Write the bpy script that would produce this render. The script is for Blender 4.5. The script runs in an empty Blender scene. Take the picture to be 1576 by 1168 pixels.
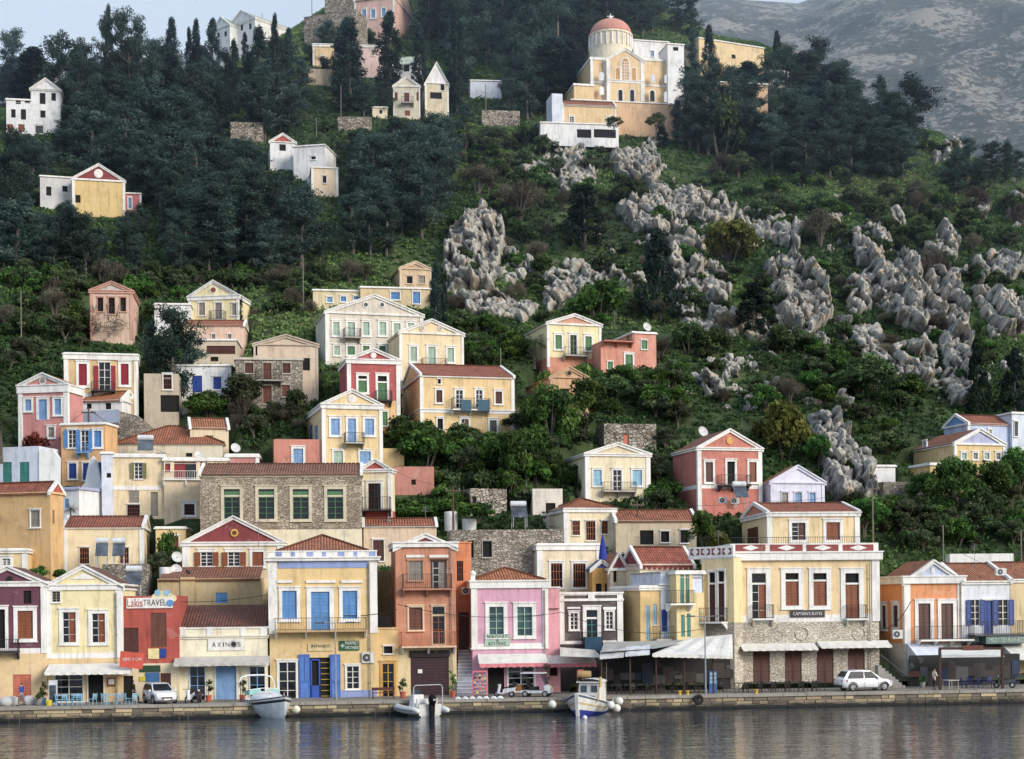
import bpy, bmesh, math, random
import numpy as np
from mathutils import Vector, Matrix, noise as mnoise
R = math.radians
rng = random.Random(7)
nrng = np.random.default_rng(11)
SC = bpy.context.scene
COL = SC.collection
# ---- camera model: level camera with lens shift and a slight roll (photo measured in 1576x1168 pixels) ----
F, HOR, CH, ROLL = 2415.0, 930.0, 8.3, R(0.6)
SR, CR = math.sin(ROLL), math.cos(ROLL)
def lev(px, py):
    dx, dy = px - 788.0, py - 584.0
    return 788 + dx*CR - dy*SR, 584 + dy*CR + dx*SR
def ray(px, py):
    lx, ly = lev(px, py)
    return (lx - 788)/F, (HOR - ly)/F          # x and z per metre of depth
# ---- the lie of the land ----
G = [(-500,-6),(119.5,-6),(119.9,1.05),(125.5,1.05),(131,2.2),(141,9.5),(150,15),(160,22),(178,33.5),(197,44.5),(217,57),(240,72),(268,91),(300,113),(335,138),(380,165),(460,205),(700,260)]
GS = np.array([a for a,b in G]); GZ = np.array([b for a,b in G])
CREST = [(-400,170),(0,165),(100,150),(200,140),(350,105),(450,48),(550,-15),(700,-70),(900,-60),(1000,-15),(1060,40),(1110,62),(1170,72),(1230,98),(1300,150),(1400,205),(1450,215),(1500,255),(1576,275),(1800,340),(2200,430)]
CX = np.array([a for a,b in CREST]); CY = np.array([b for a,b in CREST])
def terr0(X, Y):
    s = Y - 0.125*X
    z = float(np.interp(s, GS, GZ))
    if s > 135:
        a = min(1.0, (s-135)/60.0)
        z += a*1.6*mnoise.noise((X*0.045, Y*0.045, 3.1)) + a*0.7*mnoise.noise((X*0.13, Y*0.13, 9.7))
    lx = X/max(Y,1)*F + 788
    c = float(np.interp(lx, CX, CY))
    zr = CH + (HOR - c)/F*Y
    if Y > 170 and z > zr - 3:
        d = z - (zr - 3)
        z = zr - 3 + 3*(1-math.exp(-d/3))
    return z
def hit(px, py):
    kx, kz = ray(px, py)
    Y = 110.0
    while Y < 460:
        if CH + kz*Y <= terr0(kx*Y, Y):
            a, b = Y-0.8, Y
            for _ in range(12):
                m = (a+b)/2
                if CH + kz*m <= terr0(kx*m, m): b = m
                else: a = m
            return b
        Y += 0.8
    return 330.0
def at(px, py, Y=None):
    if Y is None: Y = hit(px, py)
    kx, kz = ray(px, py)
    return Vector((kx*Y, Y, CH + kz*Y))
TERR = []                      # house terraces: (ox,oy,tx,ty,nx,ny,W,D,z)
def terr(X, Y):
    z = terr0(X, Y)
    for ox,oy,tx,ty,nx,ny,W,D,zb in TERR:
        dx, dy = X-ox, Y-oy
        if abs(dx) > 32 or abs(dy) > 32: continue
        u = dx*tx + dy*ty; d = -(dx*nx + dy*ny)
        if -0.8 < u < W+0.8 and -1.6 < d < D+0.5:
            z = min(z, zb - 0.1)
    return z
# ---- colour and materials ----
def lin(c):
    return tuple((v/255/12.92 if v <= 10 else ((v/255+0.055)/1.055)**2.4) for v in c)
PAL = dict(cream=(238,214,160), paleyellow=(240,222,160), yellow=(234,196,120), ochre=(218,168,98), orange=(236,146,72), salmon=(206,116,92), pink=(222,158,184), rose=(214,134,122),
  red=(186,66,42), darkred=(142,44,46), crimson=(184,72,72), maroon=(112,52,76), brownhouse=(88,74,72), white=(232,232,230), bluewhite=(214,222,236), trim=(238,235,228), greycream=(216,204,184),
  peach=(232,190,150), lav=(222,222,240), lavd=(176,180,216), blue=(98,150,206), skyblue=(134,172,216), navy=(34,66,140), royal=(40,74,160), teal=(70,140,130), green=(84,130,84), mint=(176,200,180), olive=(124,122,76),
  wood=(140,78,44), woodd=(86,44,32), brown=(112,66,48), winered=(150,32,48), greywood=(150,142,130), grey=(150,150,148), dgrey=(80,80,82), iron=(38,36,36), black=(16,16,17), terracotta=(192,96,72),
  banner=(196,72,58), awn=(226,222,212), awngrey=(190,184,174), pinkv=(226,120,130), bluedado=(140,160,214), concrete=(176,170,160), orangehot=(232,120,70), yellowdoor=(206,156,50), lblue=(150,196,220), whitegloss=(235,237,240))
MATS = {}
def newmat(key):
    m = bpy.data.materials.new(key); m.use_nodes = True
    nt = m.node_tree; nt.nodes.clear()
    out = nt.nodes.new('ShaderNodeOutputMaterial'); bs = nt.nodes.new('ShaderNodeBsdfPrincipled')
    nt.links.new(bs.outputs[0], out.inputs[0])
    return m, nt, bs
def N(nt, typ, **kw):
    n = nt.nodes.new(typ)
    for k, v in kw.items():
        if k.startswith('i_'):
            key = k[2:]; key = int(key) if key.isdigit() else key
            n.inputs[key].default_value = v
        else: setattr(n, k, v)
    return n
def L(nt, a, ao, b, bi): nt.links.new(a.outputs[ao], b.inputs[bi])
def ramp(nt, stops, interp='LINEAR'):
    r = nt.nodes.new('ShaderNodeValToRGB'); cr = r.color_ramp; cr.interpolation = interp
    while len(cr.elements) < len(stops): cr.elements.new(0.5)
    for e, (p, c) in zip(cr.elements, stops):
        e.position = p; e.color = (*c, 1) if len(c) == 3 else c
    return r
def mul(c, k): return tuple(v*k for v in c)
def pos(nt, scale=(1,1,1)):
    g = nt.nodes.new('ShaderNodeNewGeometry'); mp = nt.nodes.new('ShaderNodeMapping'); mp.inputs['Scale'].default_value = scale
    L(nt, g, 'Position', mp, 'Vector'); return mp
def mix(nt, fac, a, b, typ='MIX'):
    m = nt.nodes.new('ShaderNodeMix'); m.data_type = 'RGBA'; m.blend_type = typ
    for idx, v in ((0, fac), (6, a), (7, b)):
        if isinstance(v, tuple) and hasattr(v[0], 'outputs'): nt.links.new(v[0].outputs[v[1]], m.inputs[idx])
        elif isinstance(v, (int, float)): m.inputs[idx].default_value = v
        else: m.inputs[idx].default_value = (*v, 1)
    return m
def bump(nt, bs, src, out, strength=0.3, dist=0.05):
    b = N(nt, 'ShaderNodeBump'); b.inputs['Strength'].default_value = strength; b.inputs['Distance'].default_value = dist
    L(nt, src, out, b, 'Height'); L(nt, b, 0, bs, 'Normal'); return b
def wash(c, k=0.20, g=0.92):
    l = 0.3*c[0]+0.59*c[1]+0.11*c[2]
    return tuple(min(0.86, (v*(1-k)+l*k)*g + 0.012) for v in c)
def plaster(c, wear=0.85):
    key = 'plaster_%s_%.1f' % (c, wear)
    if key in MATS: return MATS[key]
    col = wash(lin(PAL[c] if isinstance(c, str) else c))
    m, nt, bs = newmat(key)
    n1 = N(nt, 'ShaderNodeTexNoise', i_Scale=0.55, i_Detail=6.0, i_Roughness=0.65); L(nt, pos(nt), 0, n1, 'Vector')
    n2 = N(nt, 'ShaderNodeTexNoise', i_Scale=1.0, i_Detail=5.0, i_Roughness=0.7); L(nt, pos(nt, (2.6,2.6,0.35)), 0, n2, 'Vector')
    n3 = N(nt, 'ShaderNodeTexNoise', i_Scale=9.0, i_Detail=4.0, i_Roughness=0.7); L(nt, pos(nt), 0, n3, 'Vector')
    r1 = ramp(nt, [(0.25, (1-0.34*wear,)*3), (0.5, (0.97,0.97,0.97)), (0.72, (1.05,1.04,1.02))]); L(nt, n1, 'Fac', r1, 0)
    r2 = ramp(nt, [(0.30, (1-0.42*wear, 1-0.42*wear, 1-0.44*wear)), (0.50, (1,1,1))]); L(nt, n2, 'Fac', r2, 0)
    r3 = ramp(nt, [(0.3, (0.88,0.88,0.87)), (0.65, (1.04,1.04,1.04))]); L(nt, n3, 'Fac', r3, 0)
    a = mix(nt, 1.0, col, (r1, 0), 'MULTIPLY'); b = mix(nt, 0.92, (a, 2), (r2, 0), 'MULTIPLY'); d = mix(nt, 1.0, (b, 2), (r3, 0), 'MULTIPLY')
    n4 = N(nt, 'ShaderNodeTexNoise', i_Scale=0.9, i_Detail=4.0, i_Roughness=0.5, i_Distortion=0.6); L(nt, pos(nt, (1,1,1.3)), 0, n4, 'Vector')
    r4 = ramp(nt, [(0.60, (0,0,0)), (0.66, (1,1,1))]); L(nt, n4, 'Fac', r4, 0)
    ml_ = N(nt, 'ShaderNodeMath', operation='MULTIPLY'); ml_.inputs[1].default_value = 0.42*wear; L(nt, r4, 0, ml_, 0)
    d = mix(nt, (ml_, 0), (d, 2), tuple(min(.86, v*.75+.16) for v in col))
    L(nt, d, 2, bs, 'Base Color'); bs.inputs['Roughness'].default_value = 0.85
    bump(nt, bs, n3, 'Fac', 0.35, 0.03)
    MATS[key] = m; return m
def paint(c, rough=0.5, louvre=False, metal=0.0):
    key = 'paint_%s_%.2f_%d' % (c, rough, louvre)
    if key in MATS: return MATS[key]
    col = mul(lin(PAL[c] if isinstance(c, str) else c), 0.84)
    m, nt, bs = newmat(key)
    n1 = N(nt, 'ShaderNodeTexNoise', i_Scale=3.0, i_Detail=5.0); L(nt, pos(nt, (1,1,0.4)), 0, n1, 'Vector')
    r1 = ramp(nt, [(0.3, (0.78,0.77,0.76)), (0.65, (1.06,1.06,1.05))]); L(nt, n1, 'Fac', r1, 0)
    a = mix(nt, 1.0, col, (r1, 0), 'MULTIPLY')
    if louvre:
        w = N(nt, 'ShaderNodeTexWave', wave_type='BANDS', bands_direction='Z', i_Scale=2.6, i_Distortion=0.0); L(nt, pos(nt), 0, w, 'Vector')
        rr = ramp(nt, [(0.0, (0.62,0.62,0.62)), (0.6, (1.04,1.04,1.04))]); L(nt, w, 'Fac', rr, 0)
        a = mix(nt, 0.7, (a, 2), (rr, 0), 'MULTIPLY')
        bump(nt, bs, w, 'Fac', 0.5, 0.02)
    L(nt, a, 2, bs, 'Base Color'); bs.inputs['Roughness'].default_value = rough; bs.inputs['Metallic'].default_value = metal
    MATS[key] = m; return m
def stone(kind='rubble'):
    key = 'stone_' + kind
    if key in MATS: return MATS[key]
    m, nt, bs = newmat(key)
    pal = {'rubble': ((150,138,120),(182,170,150),(206,196,178),(122,108,90)), 'pale': ((190,180,164),(212,204,188),(228,222,208),(170,160,144)), 'grey': ((128,122,112),(162,154,142),(190,182,170),(92,84,74)), 'dry': ((120,112,100),(164,156,142),(196,188,176),(40,36,30))}[kind]
    sc = {'rubble': (4.2,4.2,8.6), 'pale': (3.6,3.6,7.0), 'grey': (3.4,3.4,6.4), 'dry': (2.4,2.4,4.4)}[kind]
    mp = pos(nt, sc)
    nz = N(nt, 'ShaderNodeTexNoise', i_Scale=0.9, i_Detail=3.0); L(nt, mp, 0, nz, 'Vector')
    mx = N(nt, 'ShaderNodeMix', data_type='VECTOR'); mx.inputs[0].default_value = 0.10
    L(nt, mp, 0, mx, 4); L(nt, nz, 'Color', mx, 5)
    v = N(nt, 'ShaderNodeTexVoronoi', feature='F1', i_Scale=1.0); L(nt, mx, 1, v, 'Vector')
    ve = N(nt, 'ShaderNodeTexVoronoi', feature='DISTANCE_TO_EDGE', i_Scale=1.0); L(nt, mx, 1, ve, 'Vector')
    sep = N(nt, 'ShaderNodeSeparateColor'); L(nt, v, 'Color', sep, 0)
    r = ramp(nt, [(0.0, mul(lin(pal[0]),.9)), (0.5, mul(lin(pal[1]),.9)), (1.0, mul(lin(pal[2]),.9))]); L(nt, sep, 0, r, 0)
    e = ramp(nt, [(0.02, (0,0,0)), (0.10, (1,1,1))]); L(nt, ve, 'Distance', e, 0)
    a = mix(nt, (e, 0), mul(lin(pal[3]),.9), (r, 0))
    n1 = N(nt, 'ShaderNodeTexNoise', i_Scale=0.5, i_Detail=5.0); L(nt, pos(nt), 0, n1, 'Vector')
    r1 = ramp(nt, [(0.3, (0.7,0.68,0.66)), (0.65, (1.1,1.08,1.05))]); L(nt, n1, 'Fac', r1, 0)
    b = mix(nt, 1.0, (a, 2), (r1, 0), 'MULTIPLY')
    L(nt, b, 2, bs, 'Base Color'); bs.inputs['Roughness'].default_value = 0.9
    bump(nt, bs, e, 0, 0.8, 0.05)
    MATS[key] = m; return m
def tiles(c=(186,92,66), dark=False):
    c = (int(c[0]*.80+28), int(c[1]*.86+34), int(c[2]*.86+22))
    key = 'tiles_%s' % (c,)
    if key in MATS: return MATS[key]
    m, nt, bs = newmat(key)
    col = lin(c)
    uv = N(nt, 'ShaderNodeUVMap'); sep = N(nt, 'ShaderNodeSeparateXYZ'); L(nt, uv, 0, sep, 0)
    mp = N(nt, 'ShaderNodeMapping'); mp.inputs['Scale'].default_value = (1,1,1); L(nt, uv, 0, mp, 0)
    br = N(nt, 'ShaderNodeTexBrick', i_Scale=1.0); br.offset = 0.0
    br.inputs['Brick Width'].default_value = 0.24; br.inputs['Row Height'].default_value = 0.36; br.inputs['Mortar Size'].default_value = 0.02
    br.inputs['Color1'].default_value = (*mul(col,0.72),1); br.inputs['Color2'].default_value = (*mul(col,1.12),1); br.inputs['Mortar'].default_value = (*mul(col,0.34),1)
    L(nt, mp, 0, br, 'Vector')
    n1 = N(nt, 'ShaderNodeTexNoise', i_Scale=0.9, i_Detail=6.0, i_Roughness=0.7); L(nt, pos(nt), 0, n1, 'Vector')
    r1 = ramp(nt, [(0.3, (0.55,0.56,0.56)), (0.5, (0.95,0.95,0.95)), (0.72, (1.15,1.12,1.05))]); L(nt, n1, 'Fac', r1, 0)
    a = mix(nt, 1.0, (br, 'Color'), (r1, 0), 'MULTIPLY')
    L(nt, a, 2, bs, 'Base Color'); bs.inputs['Roughness'].default_value = 0.8
    mu = N(nt, 'ShaderNodeMath', operation='MULTIPLY'); mu.inputs[1].default_value = 2*math.pi/0.24; L(nt, sep, 0, mu, 0)
    sn = N(nt, 'ShaderNodeMath', operation='SINE'); L(nt, mu, 0, sn, 0)
    mv = N(nt, 'ShaderNodeMath', operation='MULTIPLY'); mv.inputs[1].default_value = 1/0.36; L(nt, sep, 1, mv, 0)
    fr = N(nt, 'ShaderNodeMath', operation='FRACT'); L(nt, mv, 0, fr, 0)
    ad = N(nt, 'ShaderNodeMath', operation='SUBTRACT'); L(nt, sn, 0, ad, 0); L(nt, fr, 0, ad, 1)
    bump(nt, bs, ad, 0, 0.9, 0.05)
    MATS[key] = m; return m
def glass(c=(14,18,22)):
    key = 'glass_%s' % (c,)
    if key in MATS: return MATS[key]
    m, nt, bs = newmat(key)
    n1 = N(nt, 'ShaderNodeTexNoise', i_Scale=0.8, i_Detail=2.0); L(nt, pos(nt), 0, n1, 'Vector')
    r1 = ramp(nt, [(0.35, mul(lin(c),0.6)), (0.7, mul(lin(c),2.0))]); L(nt, n1, 'Fac', r1, 0)
    L(nt, r1, 0, bs, 'Base Color'); bs.inputs['Roughness'].default_value = 0.08
    bump(nt, bs, n1, 'Fac', 0.03, 0.1)
    MATS[key] = m; return m
def dark(): return paint((20,18,17), 0.9)
# ---- mesh builder ----
class Fr:                                   # a vertical face frame: origin, direction t along it, outward normal n
    def __init__(s, o, t, n): s.o, s.t, s.n = o, t, n
    def p(s, u, z, k=0.0): return (s.o[0]+s.t[0]*u+s.n[0]*k, s.o[1]+s.t[1]*u+s.n[1]*k, z)
    def u(s, px, py):
        kx, kz = ray(px, py)
        return (kx*s.o[1]-s.o[0])/(s.t[0]-kx*s.t[1])
    def z(s, px, py):
        u = s.u(px, py); Y = s.o[1]+u*s.t[1]
        return CH + ray(px, py)[1]*Y
    def rect(s, x0, x1, y0, y1):
        xm, ym = (x0+x1)/2, (y0+y1)/2
        return s.u(x0, ym), s.u(x1, ym), s.z(xm, y1), s.z(xm, y0)     # u0,u1,z0(bottom),z1(top)
class MB:
    def __init__(s): s.v = []; s.f = []; s.uv = {}; s.mi = []; s.m = 0
    def face(s, pts, uv=None):
        i = len(s.v); s.v += [tuple(p) for p in pts]
        if uv: s.uv[len(s.f)] = uv
        s.f.append(tuple(range(i, i+len(pts)))); s.mi.append(s.m)
    def hexa(s, b, t):                      # bottom ring (4, counter-clockwise seen from above) and top ring
        i = len(s.v); s.v += [tuple(p) for p in b]+[tuple(p) for p in t]
        for q in ((3,2,1,0),(4,5,6,7),(0,1,5,4),(1,2,6,5),(2,3,7,6),(3,0,4,7)):
            s.f.append(tuple(i+k for k in q)); s.mi.append(s.m)
    def box(s, x0, x1, y0, y1, z0, z1):
        s.hexa([(x0,y0,z0),(x1,y0,z0),(x1,y1,z0),(x0,y1,z0)], [(x0,y0,z1),(x1,y0,z1),(x1,y1,z1),(x0,y1,z1)])
    def fbox(s, fr, u0, u1, z0, z1, k0, k1):  # box on a face frame
        a = [fr.p(u0,z0,k1), fr.p(u1,z0,k1), fr.p(u1,z0,k0), fr.p(u0,z0,k0)]
        b = [fr.p(u0,z1,k1), fr.p(u1,z1,k1), fr.p(u1,z1,k0), fr.p(u0,z1,k0)]
        s.hexa(a, b)
    def bar(s, p, q, r, n=6, r2=None):
        p, q = Vector(p), Vector(q); d = q-p
        if d.length < 1e-6: return
        d.normalize(); a = d.orthogonal().normalized(); b = d.cross(a); r2 = r if r2 is None else r2
        i = len(s.v)
        for c, rr in ((p, r), (q, r2)):
            for k in range(n):
                an = 2*math.pi*k/n; s.v.append(tuple(c+a*math.cos(an)*rr+b*math.sin(an)*rr))
        for k in range(n): s.f.append((i+k, i+(k+1)%n, i+n+(k+1)%n, i+n+k)); s.mi.append(s.m)
        s.f.append(tuple(i+k for k in reversed(range(n)))); s.f.append(tuple(i+n+k for k in range(n))); s.mi += [s.m, s.m]
    def tube(s, pts, r, n=6):
        pts = [Vector(p) for p in pts]; i = len(s.v)
        for j, p in enumerate(pts):
            d = (pts[min(j+1,len(pts)-1)]-pts[max(j-1,0)]).normalized()
            a = d.cross(Vector((0,0,1)))
            a = Vector((1,0,0)) if a.length < 1e-3 else a.normalized(); b = d.cross(a).normalized()
            rr = r[j] if isinstance(r, (list,tuple)) else r
            for k in range(n):
                an = 2*math.pi*k/n; s.v.append(tuple(p+a*math.cos(an)*rr+b*math.sin(an)*rr))
        for j in range(len(pts)-1):
            for k in range(n):
                s.f.append((i+j*n+k, i+j*n+(k+1)%n, i+(j+1)*n+(k+1)%n, i+(j+1)*n+k)); s.mi.append(s.m)
        s.f.append(tuple(i+k for k in reversed(range(n)))); s.f.append(tuple(i+(len(pts)-1)*n+k for k in range(n))); s.mi += [s.m,s.m]
    def lathe(s, c, prof, n=20, axis='z'):
        i = len(s.v)
        for r, h in prof:
            for k in range(n):
                a = 2*math.pi*k/n
                o = {'z': (r*math.cos(a), r*math.sin(a), h), 'y': (r*math.cos(a), h, r*math.sin(a)), 'x': (h, r*math.cos(a), r*math.sin(a))}[axis]
                s.v.append((c[0]+o[0], c[1]+o[1], c[2]+o[2]))
        for j in range(len(prof)-1):
            for k in range(n): s.f.append((i+j*n+k, i+j*n+(k+1)%n, i+(j+1)*n+(k+1)%n, i+(j+1)*n+k)); s.mi.append(s.m)
        s.f.append(tuple(i+k for k in reversed(range(n)))); s.f.append(tuple(i+(len(prof)-1)*n+k for k in range(n))); s.mi += [s.m,s.m]
    def grid(s, rows):                      # rows of equal length points
        i = len(s.v); n = len(rows[0])
        for r in rows: s.v += [tuple(p) for p in r]
        for j in range(len(rows)-1):
            for k in range(n-1): s.f.append((i+j*n+k, i+j*n+k+1, i+(j+1)*n+k+1, i+(j+1)*n+k)); s.mi.append(s.m)
    def build(s, name, mat, parent=None, loc=None, smooth=False, fix=True):
        me = bpy.data.meshes.new(name)
        o0 = Vector(loc) if loc is not None else (Vector(parent['_org']) if parent is not None and '_org' in parent else Vector((0,0,0)))
        me.from_pydata([(a-o0.x, b-o0.y, c-o0.z) for a,b,c in s.v], [], s.f)
        for m in (mat if isinstance(mat, (list,tuple)) else [mat]): me.materials.append(m)
        if isinstance(mat, (list,tuple)): me.polygons.foreach_set('material_index', s.mi)
        if s.uv:
            ul = me.uv_layers.new(name='UVMap')
            for fi, uvs in s.uv.items():
                pl = me.polygons[fi]
                for li, w in zip(pl.loop_indices, uvs): ul.data[li].uv = w
        if smooth: me.polygons.foreach_set('use_smooth', [True]*len(s.f))
        if fix:
            bm = bmesh.new(); bm.from_mesh(me)
            bmesh.ops.remove_doubles(bm, verts=bm.verts, dist=0.0004)
            bmesh.ops.recalc_face_normals(bm, faces=bm.faces); bm.to_mesh(me); bm.free()
        me.update()
        o = bpy.data.objects.new(name, me); COL.objects.link(o)
        if parent is not None:
            o.parent = parent; o['_org'] = tuple(o0)
        else:
            o.location = o0; o['_org'] = tuple(o0)
        return o
def thing(name, label, cat, loc, group=None):
    o = bpy.data.objects.new(name, None); COL.objects.link(o); o.location = loc; o['_org'] = tuple(loc); o.empty_display_size = 0.3
    o['label'] = label; o['category'] = cat
    if group: o['group'] = group
    return o
def tag(o, label, cat, group=None):
    o['label'] = label; o['category'] = cat
    if group: o['group'] = group
    return o
def struct(o): o['kind'] = 'structure'; return o
def text(parent, s, fr, u0, u1, z0, z1, k, mat, name='lettering'):
    cu = bpy.data.curves.new(name, 'FONT'); cu.body = s; cu.align_x = 'CENTER'; cu.align_y = 'CENTER'; cu.extrude = 0.004; cu.size = 1.0
    o = bpy.data.objects.new(name, cu); COL.objects.link(o)
    bpy.context.view_layer.update()
    w, h = max(o.dimensions.x, 0.01), max(o.dimensions.y, 0.01)
    c = Vector(fr.p((u0+u1)/2, (z0+z1)/2, k)) - Vector(parent['_org'])
    Mx = Matrix(((fr.t[0],0,fr.n[0],0),(fr.t[1],0,fr.n[1],0),(0,1,0,0),(0,0,0,1)))
    ml = Matrix.Translation(c) @ Mx @ Matrix.Diagonal((abs(u1-u0)/w, (z1-z0)/h, 1, 1))
    cu.materials.append(mat)
    bpy.context.view_layer.update(); dg = bpy.context.evaluated_depsgraph_get()
    me = bpy.data.meshes.new_from_object(o.evaluated_get(dg)); q = bpy.data.objects.new(name, me); COL.objects.link(q); q.parent = parent; q.matrix_basis = ml
    bpy.data.objects.remove(o); return q
# ---- houses ----
HOUSES = []; RECTS = []
IRON = lambda: paint('iron', 0.5)
class House:
    def __init__(s, label, a, b, top, base, col='cream', th=15, sx=None, dep=7.5, Y=None, name='town_house', cat='house', trim='trim', quay=False, down=3.5, group=None, keep=True):
        s.col, s.trimc = col, trim
        if quay is not False: 
            kx, kz = ray(a, base); Y = (126.0+quay)/(1-0.125*kx); z0 = 1.05
        else: Y = hit(a, base) if Y is None else min(Y, hit(a, base))
        kx, kz = ray(a, base); s.Y = Y
        if quay is False: z0 = CH + kz*Y
        s.A = (kx*Y, Y); c, sn = math.cos(R(th)), math.sin(R(th)); s.t = (c, sn); s.n = (sn, -c)
        s.f = Fr(s.A, s.t, s.n)
        s.W = s.f.u(b, (top+base)/2)
        s.z0 = z0; s.zb = z0-down if quay is False else z0-0.3
        s.z1 = s.f.z((a+b)/2, top)
        s.lf = Fr(s.A, (-s.n[0], -s.n[1]), (-s.t[0], -s.t[1]))
        s.B = (s.A[0]+s.t[0]*s.W, s.A[1]+s.t[1]*s.W)
        s.rf = Fr(s.B, (-s.n[0], -s.n[1]), s.t)
        s.D = dep
        if sx is not None:
            d = (s.lf if sx < a else s.rf).u(sx, (top+base)/2)
            if 2.0 < d < 16: s.D = d
        s.root = thing(name, label, cat, (s.A[0], s.A[1], z0), group)
        s.op = {'f': [], 'l': [], 'r': []}
        s.bands = []; s.faces = {'f': s.f, 'l': s.lf, 'r': s.rf}
        if keep: HOUSES.append(s)
        RECTS.append((min(a, sx if sx else a), max(b, sx if sx else b), top-6, base, s.Y, label))
        TERR.append((s.A[0], s.A[1], s.t[0], s.t[1], s.n[0], s.n[1], s.W, s.D, z0))
    def m(s, c): return stone(c[6:]) if isinstance(c, str) and c.startswith('stone_') else plaster(c)
    def trim(s, x0, x1, y0, y1, col=None, k=0.09, face='f', name='cornice', mat=None):
        fr = s.faces[face]; u0,u1,z0,z1 = fr.rect(x0,x1,y0,y1); mb = MB(); mb.fbox(fr,u0,u1,z0,z1,-0.05,k)
        return mb.build(name, mat or s.m(col or s.trimc), s.root)
    def pil(s, w=7, y0=None, y1=None, xs=None, a=None, b=None, col=None):
        pass
    def win(s, x0, x1, y0, y1, st='c:brown', fw=None, face='f', fcol=None, top=0, arch=False, sill=True, name='window', kk=0.0):
        fr = s.faces[face]; u0,u1,z0,z1 = fr.rect(x0,x1,y0,y1)
        if u1 < u0: u0, u1 = u1, u0
        w = u1-u0; f = (0.17*w if fw is None else fw*w)
        kind, _, c = st.partition(':'); c = c or 'brown'
        a, b, lo, hi = u0+f, u1-f, z0+(f*0.7 if sill and f > 0 else 0), z1-f
        s.op[face].append((a, b, lo, hi))
        mb = MB()
        if f > 0:
            for q in ((u0,a,z0,z1),(b,u1,z0,z1),(a,b,hi,z1)) + (((a,b,z0,lo),) if lo > z0 else ()): mb.fbox(fr,*q,-0.02,0.07)
            mb.fbox(fr, u0-0.06, u1+0.06, z1, z1+0.10, -0.02, 0.13)
            if sill: mb.fbox(fr, u0-0.05, u1+0.05, z0-0.08, z0, -0.02, 0.14)
        dpt = 0.14                                            # reveals
        for q in (((a,lo),(a,hi)),((a,hi),(b,hi)),((b,hi),(b,lo)),((b,lo),(a,lo))):
            (ua,za),(ub,zb) = q; mb.face([fr.p(ua,za,0.0),fr.p(ub,zb,0.0),fr.p(ub,zb,-dpt-0.05),fr.p(ua,za,-dpt-0.05)])
        wo = mb.build(name, s.m(fcol or s.trimc) if f > 0 else s.m(s.col), s.root)
        H = hi-lo; ow = b-a
        th_ = hi-(H*0.22) if top else hi
        gl = MB(); gl.face([fr.p(a,lo,-dpt),fr.p(b,lo,-dpt),fr.p(b,hi,-dpt),fr.p(a,hi,-dpt)])
        pm = glass() if kind in 'goht' else dark()  # unglazed openings get a near-black sheet painted as the unlit inside
        if kind == 'm': pm = paint(c, 0.6)
        if kind == 't': pm = glass((46,70,72))
        gl.build('pane', pm, wo)
        if top:
            tb = MB(); tb.fbox(fr, a, b, th_-0.10, th_+0.06, -0.12, 0.02); tb.build('transom', s.m(fcol or s.trimc), wo)
        if kind in 'goht':
            mu = MB(); e = 0.05
            for q in ((a,a+e,lo,th_),(b-e,b,lo,th_),((a+b)/2-0.035,(a+b)/2+0.035,lo,th_)): mu.fbox(fr,*q,-0.12,-0.05)
            for k in range(1,4): 
                zz = lo+(th_-lo)*k/4; mu.fbox(fr,a,b,zz-0.022,zz+0.022,-0.115,-0.06)
            mc = 'trim' if kind in 'oh' else c
            mu.build('sash', paint(mc,0.5), wo)
        if kind == 'b':
            mu = MB(); nb = max(4, int(ow/0.22))
            for k in range(nb+1):
                uu = a+ow*k/nb; mu.fbox(fr,uu-0.035,uu+0.035,lo,th_,-0.08,-0.03)
            for k in (0.02,0.33,0.66,0.97): mu.fbox(fr,a,b,lo+H*k-0.04,lo+H*k+0.04,-0.085,-0.035)
            mu.build('grille', paint(c,0.6), wo)
        def leaf(ua, ub, k0, k1, nm='shutter'):
            q = MB(); e = 0.07*min(1,(ub-ua)/0.4)
            for r in ((ua,ua+e,lo,th_),(ub-e,ub,lo,th_),(ua+e,ub-e,lo,lo+e),(ua+e,ub-e,th_-e,th_),(ua+e,ub-e,(lo+th_)/2-e/2,(lo+th_)/2+e/2)): q.fbox(fr,*r,k0,k1)
            for (za,zb) in ((lo+e,(lo+th_)/2-e/2),((lo+th_)/2+e/2,th_-e)):
                ns = max(3,int((zb-za)/0.11))
                for i in range(ns):
                    z_a = za+(zb-za)*i/ns; z_b = za+(zb-za)*(i+0.86)/ns
                    q.face([fr.p(ua+e,z_a,k1-0.004),fr.p(ub-e,z_a,k1-0.004),fr.p(ub-e,z_b,k0+0.006),fr.p(ua+e,z_b,k0+0.006)])
            q.face([fr.p(ua+e,lo+e,k0),fr.p(ub-e,lo+e,k0),fr.p(ub-e,th_-e,k0),fr.p(ua+e,th_-e,k0)])
            return q.build(nm, paint(c,0.55), wo)
        mid = (a+b)/2
        if kind == 'c': leaf(a,mid-0.008,-0.09,-0.04); leaf(mid+0.008,b,-0.09,-0.04)
        if kind == 'o': leaf(a-ow*0.5,a-0.01,0.075,0.12); leaf(b+0.01,b+ow*0.5,0.075,0.12)
        if kind == 'h': leaf(mid,b,-0.09,-0.04)
        return wo
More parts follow.
